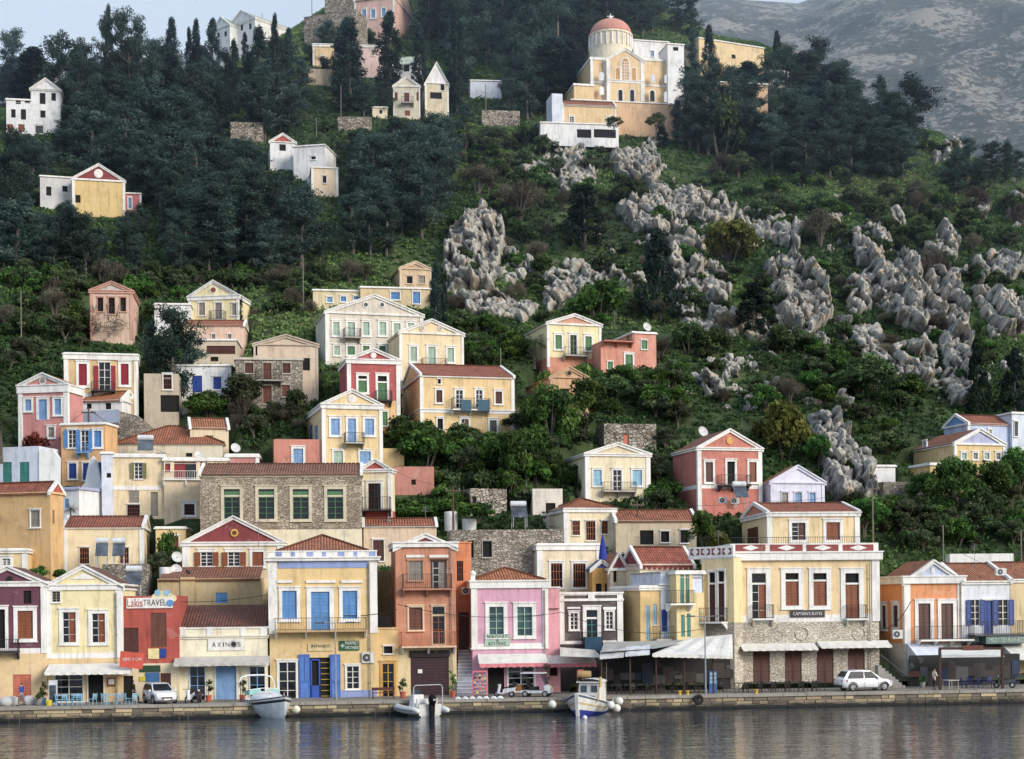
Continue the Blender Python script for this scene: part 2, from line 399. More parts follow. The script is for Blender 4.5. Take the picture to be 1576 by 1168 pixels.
    def balc(s, x0, x1, yr, ys, col='concrete', rail='iron', proj=1.0, face='f', corb=None, pitch=0.16, corcol=None):
        fr = s.faces[face]; u0,u1,z0,z1 = fr.rect(x0,x1,yr,ys); th = 0.14
        mb = MB(); mb.fbox(fr,u0,u1,z0-th/2,z0+th/2,0.0,proj); o = mb.build('balcony', s.m(col), s.root)
        n = corb or max(2,int((u1-u0)/1.6)+1)
        for i in range(n):
            cb = MB(); uu = u0+0.12+(u1-u0-0.24)*i/(n-1)
            cb.hexa([fr.p(uu-0.08,z0-th/2-0.5,0.14),fr.p(uu+0.08,z0-th/2-0.5,0.14),fr.p(uu+0.08,z0-th/2-0.5,0.0),fr.p(uu-0.08,z0-th/2-0.5,0.0)],
                    [fr.p(uu-0.08,z0-th/2,proj*0.75),fr.p(uu+0.08,z0-th/2,proj*0.75),fr.p(uu+0.08,z0-th/2,0.0),fr.p(uu-0.08,z0-th/2,0.0)])
            cb.build('bracket', s.m(corcol or col), o)
        h = max(0.75, min(1.15, z1-z0)); r = MB(); zt = z0+th/2
        k = proj-0.06; g = 0.014
        for (pa,pb) in (((u0+.05,0.02),(u0+.05,k)),((u0+.05,k),(u1-.05,k)),((u1-.05,k),(u1-.05,0.02))):
            for zz in (zt+0.08, zt+h): r.bar(fr.p(pa[0],zz,pa[1]),fr.p(pb[0],zz,pb[1]),0.028,4)
            ln = math.hypot(pb[0]-pa[0],pb[1]-pa[1]); nn = max(2,int(ln/pitch))
            for i in range(nn+1):
                q = i/nn; uu, kk = pa[0]+(pb[0]-pa[0])*q, pa[1]+(pb[1]-pa[1])*q
                r.bar(fr.p(uu,zt,kk),fr.p(uu,zt+h,kk),g if i%6 else 0.024,4)
        r.build('railing', paint(rail,0.5), o)
        return o
    def awning(s, x0, x1, y0, y1, proj=1.6, col='awn', val=None, face='f', vh=0.22, drop=None):
        fr = s.faces[face]; u0,u1,z0,z1 = fr.rect(x0,x1,y0,y1)
        zt, zl = z1, z0+vh
        n = max(8,int((u1-u0)/0.16)); mb = MB(); rows = []
        for j in range(5):
            q = j/4; rows.append([fr.p(u0+(u1-u0)*i/n, zt+(zl-zt)*q-0.05*math.sin(q*math.pi)*(0.6+0.4*math.sin(i*0.9)), 0.05+proj*q) for i in range(n+1)])
        mb.grid(rows); 
        for uu in (u0,u1): mb.face([fr.p(uu,zt,0.05),fr.p(uu,zl,0.05+proj),fr.p(uu,zl-0.02,0.05)])
        o = mb.build('awning', plaster(col,0.5), s.root, fix=False)
        v = MB(); v.grid([[fr.p(u0+(u1-u0)*i/n, zl, 0.05+proj) for i in range(n+1)], [fr.p(u0+(u1-u0)*i/n, zl-vh*(0.75+0.25*abs(math.sin(i*1.0))), 0.06+proj+0.03*math.sin(i*1.3)) for i in range(n+1)]])
        v.build('valance', plaster(val or col,0.5), o, fix=False)
        return o
    def sign(s, x0, x1, y0, y1, bg, txt=None, fg='iron', k=0.08, face='f', frac=(0.06,0.22), lines=None):
        fr = s.faces[face]; u0,u1,z0,z1 = fr.rect(x0,x1,y0,y1); mb = MB(); mb.fbox(fr,u0,u1,z0,z1,0.02,k)
        o = mb.build('sign_board', paint(bg,0.5), s.root); w, h = u1-u0, z1-z0
        for t in (lines or ([(txt,0,1,0,1)] if txt else [])):
            tx, a, b, lo, hi = t
            text(o, tx, fr, u0+w*(a+(b-a)*frac[0]), u0+w*(b-(b-a)*frac[0]), z0+h*(lo+(hi-lo)*frac[1]), z0+h*(hi-(hi-lo)*frac[1]), k+0.012, paint(fg,0.5))
        return o
    def disc(s, cx, cy, r, col, k=0.06, ring=None, face='f', name='vent'):
        fr = s.faces[face]; u, z = fr.u(cx,cy), fr.z(cx,cy); rr = r*s.Y/F
        o = None
        if ring:
            mb = MB(); ring_pts(mb, fr, u, z, rr*1.5, k+0.02); o = mb.build('vent_surround', s.m(ring), s.root)
        mb = MB(); ring_pts(mb, fr, u, z, rr, k+0.04); return mb.build(name, paint(col,0.7), o or s.root)
    # ---- wall with real openings, roof ----
    def wallface(s, mb, fr, W, ops, z0, z1):
        us = sorted({0.0, W} | {min(max(v,0),W) for o in ops for v in o[:2]}); zs = sorted({z0,z1} | {min(max(v,z0),z1) for o in ops for v in o[2:]})
        for i in range(len(us)-1):
            for j in range(len(zs)-1):
                uc, zc = (us[i]+us[i+1])/2, (zs[j]+zs[j+1])/2
                if us[i+1]-us[i] < 1e-5 or zs[j+1]-zs[j] < 1e-5 or any(o[0] < uc < o[1] and o[2] < zc < o[3] for o in ops): continue
                mb.face([fr.p(us[i],zs[j]),fr.p(us[i+1],zs[j]),fr.p(us[i+1],zs[j+1]),fr.p(us[i],zs[j+1])])
    def walls(s, bands=None, lcol=None, rcol=None):
        """bands: [(py, colour)] lower edges from the top"""
        f = s.f; zt = s.z1; bl = []; xm = (0)
        for py, c in (bands or []):
            zz = f.z(s._cx(), py); bl.append((zz, zt, c)); zt = zz
        bl.append((s.zb, zt, s.lowcol if hasattr(s,'lowcol') else s.col))
        for lo, hi, c in bl:
            mb = MB()
            s.wallface(mb, s.f, s.W, s.op['f'], lo, hi); s.wallface(mb, s.lf, s.D, s.op['l'], lo, hi); s.wallface(mb, s.rf, s.D, s.op['r'], lo, hi)
            bk = Fr((s.A[0]-s.n[0]*s.D, s.A[1]-s.n[1]*s.D), s.t, (-s.n[0],-s.n[1])); s.wallface(mb, bk, s.W, [], lo, hi)
            mb.build('wall', s.m(c), s.root)
    def _cx(s): 
        return 788 + (s.A[0]+s.t[0]*s.W/2)/(s.A[1]+s.t[1]*s.W/2)*F
    def corners(s, w=0.4, z0=None, z1=None, col=None, sides=True, y0=None, y1=None):
        z0 = s.z0 if z0 is None else z0; z1 = s.z1 if z1 is None else z1
        if y1 is not None: z0 = s.f.z(s._cx(), y1)
        for ua in (0, s.W-w):
            mb = MB(); mb.fbox(s.f, ua-(0.07 if ua==0 else 0), ua+w+(0.07 if ua else 0), z0, z1, 0.0, 0.07)
            fr = s.lf if ua == 0 else s.rf
            mb.fbox(fr, 0.002, w*0.8, z0, z1, -0.02, 0.07)
            mb.build('pilaster', s.m(col or s.trimc), s.root)
    def band(s, zc, h, k=0.16, col=None, name='cornice', sides=True):
        mb = MB(); mb.fbox(s.f, -k, s.W+k, zc-h, zc, -0.1, k)
        if sides:
            mb.fbox(s.lf, 0.1, s.D, zc-h, zc, -0.1, k); mb.fbox(s.rf, 0.1, s.D, zc-h, zc, -0.1, k)
        if h > 0.25:
            mb.fbox(s.f, -k-0.08, s.W+k+0.08, zc-0.10, zc+0.02, -0.1, k+0.09)
            if sides:
                mb.fbox(s.lf, 0.2, s.D, zc-0.10, zc+0.02, -0.1, k+0.09); mb.fbox(s.rf, 0.2, s.D, zc-0.10, zc+0.02, -0.1, k+0.09)
        return mb.build(name, s.m(col or s.trimc), s.root)
    def bandpx(s, y0, y1, **kw):
        cx = s._cx(); return s.band(s.f.z(cx,y0), s.f.z(cx,y0)-s.f.z(cx,y1), **kw)
    def P(s, u, d, z): return s.f.p(u, z, -d)
    def slope(s, mb, a, b, c, d):           # roof sheet a,b eave then c,d ridge with tile UVs
        a,b,c,d = map(Vector,(a,b,c,d)); e = (b-a).normalized(); nn = (b-a).cross(d-a).normalized(); up = nn.cross(e)
        if up.z < 0: up = -up
        uv = [((p-a).dot(e), (p-a).dot(up)) for p in (a,b,c,d)]
        mb.face([a,b,c,d], uv)
        th = Vector((0,0,-0.10)); mb.face([d+th,c+th,b+th,a+th], [(0,0)]*4)
        for p,q in ((a,b),(b,c),(d,a)): mb.face([p,q,q+th,p+th],[(0,0),(0.1,0),(0.1,.05),(0,.05)])
    def gable_f(s, apex, tymp=None, tile=(186,92,66), rake=0.28, ov=0.18, vent=None, pitchflat=False):
        cx = s._cx(); za = s.f.z(cx, apex); h = max(0.4, za-s.z1); W, D = s.W, s.D
        mb = MB(); mb.face([s.P(0,0.01,s.z1),s.P(W,0.01,s.z1),s.P(W/2,0.01,s.z1+h)])
        mb.build('pediment', s.m(tymp or s.col), s.root)
        mb = MB(); mb.face([s.P(0,D,s.z1),s.P(W/2,D,s.z1+h),s.P(W,D,s.z1)]); mb.build('gable', s.m(s.col), s.root)
        r = MB(); sl = h/(W/2)
        for sg in (0,1):
            e = -ov if sg == 0 else W+ov; ez = s.z1-ov*sl
            s.slope(r, s.P(e,D+0.1,ez+0.06) if sg==0 else s.P(e,-0.02,ez+0.06), s.P(e,-0.02,ez+0.06) if sg==0 else s.P(e,D+0.1,ez+0.06), s.P(W/2,-0.02,s.z1+h+0.06) if sg==0 else s.P(W/2,D+0.1,s.z1+h+0.06), s.P(W/2,D+0.1,s.z1+h+0.06) if sg==0 else s.P(W/2,-0.02,s.z1+h+0.06))
        r.build('roof', tiles(tile), s.root)
        c = MB()
        for sg in (0,1):
            e = -0.22 if sg == 0 else W+0.22; ez = s.z1-0.22*sl
            mid = W/2
            for k1,lo,hi in ((0.14,-rake,0.05),(0.26,-0.02,0.12)):
                c.hexa([s.P(e,-k1,ez+lo),s.P(mid,-k1,s.z1+h+lo),s.P(mid,0.2,s.z1+h+lo),s.P(e,0.2,ez+lo)] , [s.P(e,-k1,ez+hi),s.P(mid,-k1,s.z1+h+hi),s.P(mid,0.2,s.z1+h+hi),s.P(e,0.2,ez+hi)])
        c.build('raking_cornice', s.m(s.trimc), s.root)
        if vent: s.vent_mid(h, vent)
        return h
    def vent_mid(s, h, vent):
        col, ring, q = vent; W = s.W; mb = MB(); z = s.z1+h*0.38; rr = h*q
        if ring:
            ring_pts(mb, s.f, W/2, z, rr*1.45, 0.07); mb.build('vent_surround', s.m(ring), s.root)
        mb = MB(); ring_pts(mb, s.f, W/2, z, rr, 0.10); mb.build('vent', paint(col,0.7), s.root)
    def gable_s(s, ridge, tymp=None, tile=(186,92,66), ov=0.2, rake=True):
        D, W = s.D, s.W; cx = s._cx(); kx,kz = ray(cx,ridge); Yr = s.A[1]+s.t[1]*W/2-s.n[1]*D/2
        zr = max(s.z1+0.5, CH+kz*Yr); h = zr-s.z1; sl = h/(D/2)
        r = MB(); x0, x1 = -0.05, W+0.05
        s.slope(r, s.P(x0,-ov,s.z1-ov*sl+.05), s.P(x1,-ov,s.z1-ov*sl+.05), s.P(x1,D/2,zr+.05), s.P(x0,D/2,zr+.05))
        s.slope(r, s.P(x1,D+ov,s.z1-ov*sl+.05), s.P(x0,D+ov,s.z1-ov*sl+.05), s.P(x0,D/2,zr+.05), s.P(x1,D/2,zr+.05))
        for i in range(int(W/0.4)+1):                          # ridge tiles
            u = x0+i*0.4; 
            if u+0.36 < x1: r.bar(s.P(u,D/2,zr+.06), s.P(u+0.36,D/2,zr+.08), 0.10, 6)
        ro = r.build('roof', tiles(tile), s.root, fix=False)
        for u in (0,W):
            mb = MB(); mb.face([s.P(u,0,s.z1),s.P(u,D,s.z1),s.P(u,D/2,zr)]); mb.build('gable', s.m(tymp or s.col), s.root)
        if rake:
            for u in (0,W):
                c = MB()
                for (da,db) in ((-0.25,D/2),(D+0.25,D/2)):
                    za = s.z1-0.25*sl; a0,a1 = u-0.14,u+0.14
                    c.hexa([s.P(a0,da,za-.12),s.P(a1,da,za-.12),s.P(a1,db,zr-.12),s.P(a0,db,zr-.12)],[s.P(a0,da,za+.2),s.P(a1,da,za+.2),s.P(a1,db,zr+.2),s.P(a0,db,zr+.2)])
                c.build('raking_cornice', s.m(s.trimc), s.root)
    def hip(s, apex, tile=(186,92,66), ov=0.25, x0=0, x1=None, z=None, run=None):
        W, D = s.W, s.D; cx = s._cx(); kx,kz = ray(cx,apex); Yr = s.A[1]+s.t[1]*W/2-s.n[1]*D/2; zr = CH+kz*Yr; z1 = s.z1 if z is None else z
        zr = max(zr, z1+0.5); r = MB(); m = min(W,D)/2 if run is None else run
        a,b,c,d = s.P(-ov,-ov,z1),s.P(W+ov,-ov,z1),s.P(W+ov,D+ov,z1),s.P(-ov,D+ov,z1)
        e,f = s.P(min(m,W/2-.01),D/2,zr), s.P(max(W-m,W/2+.01),D/2,zr)
        s.slope(r,a,b,f,e); s.slope(r,c,d,e,f)
        for q,(p0,p1,p2) in enumerate(((b,c,f),(d,a,e))): s.slope(r,p0,p1,p2,p2)
        for p,q in ((a,e),(b,f),(c,f),(d,e),(e,f)):
            p,q = Vector(p),Vector(q); n = max(2,int((q-p).length/0.4))
            for i in range(n): r.bar(p.lerp(q,i/n)+Vector((0,0,.02)), p.lerp(q,(i+.9)/n)+Vector((0,0,.05)), 0.10, 6)
        r.build('roof', tiles(tile), s.root, fix=False)
    def flat(s, h=0.5, col=None, coping=True, rc='concrete'):
        mb = MB(); mb.hexa([s.P(0.02,0.02,s.z1-h),s.P(s.W-.02,0.02,s.z1-h),s.P(s.W-.02,s.D-.02,s.z1-h),s.P(.02,s.D-.02,s.z1-h)],[s.P(0.02,0.02,s.z1-h+.08),s.P(s.W-.02,0.02,s.z1-h+.08),s.P(s.W-.02,s.D-.02,s.z1-h+.08),s.P(.02,s.D-.02,s.z1-h+.08)])
        mb.build('roof', plaster(rc), s.root)
        c = MB(); k=0.07
        for fr,W in ((s.f,s.W),(s.lf,s.D),(s.rf,s.D)): c.fbox(fr,(-k if fr is s.f else k),W+k,s.z1,s.z1+0.12,-0.25,k)
        if coping: c.build('coping', s.m(col or s.trimc), s.root)
    def shed(s, yback, tile=(120,52,44), d0=0.3, d1=None):
        cx = s._cx(); d1 = d1 or s.D; kx,kz = ray(cx,yback); Yb = s.A[1]+s.t[1]*s.W/2-s.n[1]*d1; zb = CH+kz*Yb
        r = MB(); s.slope(r,s.P(0.1,d0,s.z1-0.1),s.P(s.W-.1,d0,s.z1-0.1),s.P(s.W-.1,d1,zb),s.P(.1,d1,zb)); r.build('roof',tiles(tile),s.root)
        return zb
def ring_pts(mb, fr, u, z, r, k, n=18):
    pts = [fr.p(u+r*math.cos(2*math.pi*i/n), z+r*math.sin(2*math.pi*i/n), k) for i in range(n)]
    mb.face(pts)
    for i in range(n):
        a = 2*math.pi*i/n; b = 2*math.pi*(i+1)/n
        mb.face([fr.p(u+r*math.cos(a),z+r*math.sin(a),0.0),fr.p(u+r*math.cos(b),z+r*math.sin(b),0.0),fr.p(u+r*math.cos(b),z+r*math.sin(b),k),fr.p(u+r*math.cos(a),z+r*math.sin(a),k)])
def simple(label, a, b, top, base, col, roof=('flat',), wins=(), th=15, sx=None, dep=7.5, Y=None, cor=0.3, cw=0.35, bands=None, low=None, balcs=(), group=None, trim='trim', name='town_house', cat='house', quay=False, down=3.5, tile=(186,92,66)):
    h = House(label, a, b, top, base, col, th, sx, dep, Y, name, cat, trim, quay, down, group)
    if low: h.lowcol = low
    for w in wins:
        x0,x1,y0,y1,st = w[:5]; kw = w[5] if len(w) > 5 else {}
        h.win(x0,x1,y0,y1,st,**kw)
    h.walls(bands)
    if cor: h.band(h.z1, cor)
    if cw: h.corners(cw)
    k = roof[0]
    if k == 'gf': h.gable_f(roof[1], roof[2] if len(roof) > 2 else None, vent=roof[3] if len(roof) > 3 else None, tile=tile)
    elif k == 'gs': h.gable_s(roof[1], roof[2] if len(roof) > 2 else None, tile=tile)
    elif k == 'hip': h.hip(roof[1], tile=tile)
    elif k == 'shed': h.shed(roof[1], tile=tile); 
    elif k == 'flat': h.flat(coping=cor > 0)
    for bq in balcs: h.balc(*bq)
    return h
# ---- the quay row, left to right ----
HB = {}
# purple house
h = House('plum and white house with pediment and black balcony at the left end of the quay', -46, 72, 898, 1087, 'maroon', 8, dep=8, quay=-0.2); HB['purple']=h
h.lowcol = (232,196,136)
h.win(-16,13,933,1001,'d',fcol='trim'); h.win(21,57,934,987,'c:wood'); h.win(36,48,909,929,'d',fw=0); h.win(20,48,1038,1080,'c:salmon',fw=0.0)
h.walls([(998,'maroon'),(1006,'trim')]); h.bandpx(895,903,k=.12); h.corners(.42,y1=1006); h.gable_f(872,'maroon',tile=(120,62,58)); h.disc(15,891,4.5,'black')
h.balc(-18,31,985,1003,col='iron')
# cream house with brown shutters
h = House('cream house with white niche in its pediment above a white awning', 70, 188, 902, 1087, 'paleyellow', 6, dep=8, quay=0); HB['creamq']=h
h.lowcol = (232,194,128)
h.win(91,122,937,992,'h:wood'); h.win(136,167,939,992,'h:wood'); h.win(79,94,909,927,'g:greywood',fw=.08)
h.win(83,129,1034,1080,'g:trim',fw=.03); h.win(134,161,1032,1086,'d',fw=.06,sill=False)
h.walls([(1005,'paleyellow'),(1013,'trim')]); h.bandpx(899,908,k=.14); h.corners(.5,y1=1013); h.gable_f(871,'paleyellow',tile=(120,62,58))
mb = MB(); u0,u1,z0,z1 = h.f.rect(108,149,882,891)
mb.face([h.f.p(u0,z0,.05),h.f.p(u1,z0,.05),h.f.p((u0+u1)/2,z1,.05)]); mb.face([h.f.p(u1,z0,.0),h.f.p(u0,z0,.0),h.f.p((u0+u1)/2,z1,.0)]); mb.build('pediment_niche', plaster('trim'), h.root, fix=False)
h.awning(76,206,1021,1037,proj=2.0)
h.sign(165,178,1043,1056,'wood'); h.sign(167,176,1045,1053,'trim',k=.1)
# red travel agency
h = House('narrow red travel agency with a long white sign on its parapet', 188, 276, 917, 1086, 'red', 6, dep=7, quay=0.3); HB['travel']=h
h.lowcol = (226,206,164)
h.win(190,213,966,1005,'c:woodd',fw=0); h.win(232,256,943,996,'c:brown',fw=0); h.win(247,263,1036,1056,'c:woodd',fw=0); h.win(188,205,1040,1086,'d',fw=0)
h.walls([(1021,'red')]); h.flat(coping=False)
o = h.sign(195,266,920,936,'trim',k=.12,lines=[('Lakis',0.0,0.36,0,1)],fg='red',frac=(0.04,0.10))
u0,u1,z0,z1 = h.f.rect(195,266,920,936)
text(o,'TRAVEL',h.f,u0+(u1-u0)*.36,u0+(u1-u0)*.86,z0+.22*(z1-z0),z1-.2*(z1-z0),.135,paint('dgrey'))
mb = MB(); ring_pts(mb,h.f,*[q for q in (h.f.u(262,928),h.f.z(262,928))],.27,.16); mb.build('logo_disc',paint('blue'),o,fix=False)
mb = MB(); uu,zz = h.f.u(250,921),h.f.z(250,919)
for du,dz,r in ((-.5,-.05,.34),(0,.08,.42),(.5,-.02,.36),(.85,-.1,.25)): ring_pts(mb,h.f,uu+du,zz+dz,r,.10+.004*abs(du))
lo=mb.build('logo_shell',plaster('paleyellow'),o,fix=False)
for cx in (243,257):
    mb = MB(); ring_pts(mb,h.f,h.f.u(cx,912),h.f.z(cx,912),.24,.14); l2=mb.build('logo_eye',paint('lblue'),o,fix=False)
h.sign(228,245,998,1014,'paleyellow'); h.sign(245.5,256,998,1012,'navy')
h.sign(215,247,1024,1034,(40,70,50)); h.sign(224,246,1035,1049,(60,110,160)); h.sign(215,224,1041,1048,(220,200,60))
# taverna with white sign
h = House('low cream taverna with grey awning, blue doors and white name sign', 276, 412, 965, 1084, (240,228,192), 6, dep=9, quay=0.5); HB['axinos']=h
h.win(291,317,1025,1084,'g:skyblue',fw=.05,sill=False); h.win(330,366,1022,1082,'c:skyblue',fw=.06,sill=False,fcol=(238,226,196)); h.win(383,409,1025,1082,'g:skyblue',fw=.05,sill=False)
h.walls(); h.bandpx(978,983,k=.1,col=(236,226,200)); h.band(h.z1,.12,k=.08)
for x in (277,318,370,401): h.trim(x,x+9,965,978,k=.06,name='pilaster')
for x in (318,371): h.trim(x,x+8,1020,1084,k=.10,name='pilaster',col=(240,228,192))
zb = h.shed(931,tile=(112,46,42),d0=.4,d1=6.5)
h.sign(320,376,983,1001,'trim')
o=[c for c in h.root.children if c.name.startswith('sign_board')][-1]; u0,u1,z0,z1=h.f.rect(320,376,983,1001); w=u1-u0; hh=z1-z0
for i,(ch,q) in enumerate(zip('AXIN',(.17,.31,.43,.54))): text(o,ch,h.f,u0+w*(q-.05 if ch!='I' else q-.012),u0+w*(q+.05 if ch!='I' else q+.012),z0+hh*.3,z0+hh*.68,.092,paint('iron'))
text(o,'S',h.f,u0+w*.81,u0+w*.90,z0+hh*.3,z0+hh*.68,.092,paint('iron'))
mb=MB(); cu,cz=u0+w*.71,z0+hh*.52
for i in range(22):
    a=2*math.pi*i/22; r=hh*(.34+.16*((i*7)%5)/5); b=.05
    mb.face([h.f.p(cu+math.cos(a-b*3)*hh*.16,cz+math.sin(a-b*3)*hh*.16,.093),h.f.p(cu+math.cos(a+b*3)*hh*.16,cz+math.sin(a+b*3)*hh*.16,.093),h.f.p(cu+math.cos(a)*r,cz+math.sin(a)*r,.093)])
ring_pts(mb,h.f,cu,cz,hh*.2,.094); mb.build('urchin_emblem',paint('iron'),o,fix=False)
h.awning(270,416,1010,1024,proj=1.5,col='awngrey')
mb=MB(); uu,zz=h.f.u(322,959),h.f.z(322,962); 
# house behind the taverna: dull ochre with tile roof
h = House('dull ochre back house with blue shutter and maroon tiled roof behind the taverna', 243, 402, 890, 962, (206,176,118), 6, dep=6, Y=133.5); HB['ochreback']=h
h.win(332,350,912,928,'c:blue',fw=0); h.walls(); h.shed(870,tile=(150,72,58),d0=-.2,d1=6); h.trim(278,301,888,962,k=.12,name='chimney_breast',col=(206,176,118))
# pharmacy
h = House('yellow and blue pharmacy house with iron balcony and red hipped roof', 416, 580, 862, 1078, 'yellow', 7, sx=None, dep=9, quay=0.6); HB['pharm']=h
h.lowcol=(226,190,116)
for x0,x1,y0,y1 in ((429,462,904,956),(472,514,904,972),(522,555,904,956)): h.win(x0,x1,y0,y1,'c:blue',fw=.16,sill=y1<960)
for x0,x1 in ((426,450),(471,517),(525,558)): h.trim(x0,x1,893,897,k=.12,name='lintel')
h.win(426,459,1016,1077,'g:trim',fw=.1,sill=False); h.win(476,509,1012,1077,'d',fw=0,sill=False); h.win(531,555,1023,1061,'g:trim',fw=.1)
h.walls([(973,'yellow')]); h.corners(.62,y1=975)
# parapet with blue frieze
mb=MB(); z847=h.f.z(500,847); mb.fbox(h.f,-.05,h.W+.05,h.z1-.1,z847,-.35,.05); mb.fbox(h.lf,.05,h.D,h.z1-.1,z847,-.35,.05); mb.fbox(h.rf,.05,h.D,h.z1-.1,z847,-.35,.05); mb.build('parapet',plaster('trim'),h.root)
h.bandpx(857,863,k=.3); h.band(z847,.1,k=.1)
h.trim(428,568,864,874,col='bluedado',k=.05,name='frieze'); 
for i in range(7):
    x=424+i*24; h.trim(x,x+(6 if i%2 else 10),849,856,col='bluedado',k=.08,name='frieze_ornament')
h.hip(824,tile=(176,84,62),z=z847-.05,ov=-.5)
h.balc(423,564,952,971,col=(196,160,100),rail=(70,58,44),proj=1.1,corb=4,corcol='trim',pitch=.2)
h.trim(524,580,1062,1078,col='bluedado',k=.05,name='dado')
fr=h.f
for (x0,x1) in ((460,477),(508,524)):
    u0,u1,z0,z1=fr.rect(x0,x1,1007,1077); mb=MB(); mb.fbox(fr,u0,u1,z0,z1,.06,.14); d=mb.build('door_leaf',paint((70,110,186),.5),h.root)
    mb=MB(); w=u1-u0
    for a,b in ((.05,.36),(.42,.95)):
        for q0,q1 in (((.12,.46),(.54,.88)) if a>.4 else ((.15,.85),)): mb.fbox(fr,u0+w*q0,u0+w*q1,z0+(z1-z0)*a,z0+(z1-z0)*b,.14,.17)
    mb.build('door_panel',paint((88,128,200),.5),d)
u0,u1,z0,z1=fr.rect(478,493,1014,1077); mb=MB(); mb.fbox(fr,u0,u1,z0,z0+(z1-z0)*.35,-.1,0); mb.fbox(fr,u0,u0+.12,z0,z1,-.1,0); mb.fbox(fr,u1-.12,u1,z0,z1,-.1,0); mb.fbox(fr,u0,u1,z1-.12,z1,-.1,0); d=mb.build('glazed_door',paint((52,88,180),.5),h.root)
u0,u1,z0,z1=fr.rect(494,507,1016,1076); mb=MB()
for k in range(7): mb.fbox(fr,u0,u1,z0+(z1-z0)*(k+.5)/7,z0+(z1-z0)*(k+.5)/7+.05,-.13,-.05)
mb.build('shop_shelf',paint((190,160,70)),h.root)
h.sign(474,513,990,1002,(222,200,150),lines=[('ΦΑΡΜΑΚΕΙΟ',.06,.94,.25,1)]); o=h.sign(522,553,986,1001,(30,90,60),lines=[('PHARMACY',.25,1,.5,1),('APOTHEKE',.25,1,.06,.5)],fg='trim',frac=(.05,.14))
u0,u1,z0,z1=fr.rect(522,553,986,1001); mb=MB(); cu,cz=u0+.17*(u1-u0),(z0+z1)/2
mb.fbox(fr,cu-.16,cu+.16,cz-.055,cz+.055,.08,.10); mb.fbox(fr,cu-.055,cu+.055,cz-.16,cz+.16,.08,.102); mb.build('cross_emblem',paint('mint'),o)
# low yellow link house
h = House('low yellow link house with mustard door between pharmacy and salmon tower house', 580, 613, 968, 1078, (228,186,108), 7, dep=6, quay=.9); HB['link']=h
h.win(590,605,994,1006,'d',fw=.05); h.win(585,610,1018,1076,'g:yellowdoor',fw=.14,sill=False,fcol=(206,150,46)); h.walls(); h.flat(col=(228,186,108))
h = House('shaded olive back house with blue shutter squeezed behind the yellow link house', 576, 616, 878, 968, (150,122,66), 7, dep=6, Y=136); h.win(601,611,920,946,'c:blue',fw=0); h.walls(); h.flat(coping=False); h.trim(577,612,948,968,col='concrete',k=.3,name='parapet')
# salmon tower house
h = House('tall salmon house with red pediment, two railings and dark garage door', 611, 702, 842, 1076, (208,132,90), 7, dep=8, quay=1.0); HB['salmon']=h
h.lowcol=(226,200,142)
h.win(627,652,862,894,'c:greywood',fw=.06,fcol=(208,150,110)); h.win(664,688,862,907,'h:greywood',fw=.08,fcol='woodd'); h.win(627,653,932,971,'c:brown',fw=.1,fcol=(232,200,160)); h.win(664,686,932,992,'g:wood',fw=.08,fcol=(222,190,150),top=1)
h.win(632,691,1002,1075,'m:woodd',fw=0)
h.walls([(996,(208,132,90))]); h.bandpx(834,842,k=.22); h.gable_f(822,'darkred',tile=(150,72,56))
for x0,x1 in ((625,653),(660,690)): h.trim(x0,x1,854,858,k=.1,name='lintel')
h.balc(619,695,884,907,col=(190,120,84),proj=.9,corb=3,rail=(60,44,40)); h.balc(617,701,972,995,col='peach',proj=1.0,corb=3,rail=(196,116,84),corcol='trim')
h.trim(630,692,1001,1011,col=(40,26,28),k=.12,name='shutter_box'); h.sign(643,650,1030,1036,'trim',k=.03)
u0,u1,z0,z1=h.f.rect(632,691,1011,1075); mb=MB()
for i in range(14): mb.fbox(h.f,u0+.02,u1-.02,z0+(z1-z0)*i/14,z0+(z1-z0)*(i+.88)/14,-.12,-.07)
mb.build('roller_door',paint((62,34,40),.5),h.root)
h = House('bright orange side wing set back beside the tall salmon house', 700, 726, 836, 1010, (224,128,66), 7, dep=6, quay=5); h.win(703,713,863,894,'b:woodd',fw=0); h.win(706,722,942,1000,'c:woodd',fw=0); h.walls(); h.flat(col=(224,128,66))
# pink shop
h = House('pink waterfront shop with striped awning, two green-glazed windows and hipped roof', 728, 843, 903, 1070, 'pink', 6, dep=8, quay=1.6); HB['pink']=h
for x0,x1 in ((747,781),(790,825)): h.win(x0,x1,928,982,'t:mint',fw=.17)
h.win(751,776,1022,1068,'d',fw=0); h.win(780,824,1022,1064,'g:trim',fw=.05)
h.walls([(990,'pink'),(997,'trim')]); h.bandpx(893,905,k=.18); h.corners(.42,y1=997); h.hip(874,tile=(190,92,60),z=h.z1+.55,ov=-.1); h.band(h.f.z(785,997),.1,k=.12)
h.sign(746,785,976,994,'mint',lines=[('ΝΙΚΟΛΑΣ',0.02,.98,.52,1),('&',.44,.56,.34,.56),('ΚΟΥΖΙΝΑΣ',.08,.9,0,.36)],fg='dgrey',frac=(.08,.12)); h.awning(735,840,1006,1026,proj=1.7,val='pinkv',vh=.34)
mb=MB(); mb.fbox(h.f,-.1,.28,h.z1-.2,h.z1+1.0,-.3,.08); mb.lathe(h.f.p(.09,h.z1+1.0,-.1),[(.26,0),(.28,.1),(.2,.28),(.05,.36)],10); mb.build('gatepost',plaster('trim'),h.root)
h = House('pink annex with long white and pink awning beside the pink shop', 843, 862, 905, 1068, (228,150,160), 6, dep=7, quay=2.2); h.win(846,858,1010,1040,'d',fw=0); h.walls(); h.flat(col='trim'); h.awning(840,913,1008,1026,proj=1.7,val='pinkv',vh=.34); h.trim(844,860,936,937,k=.2,col='woodd',name='cable_bracket')
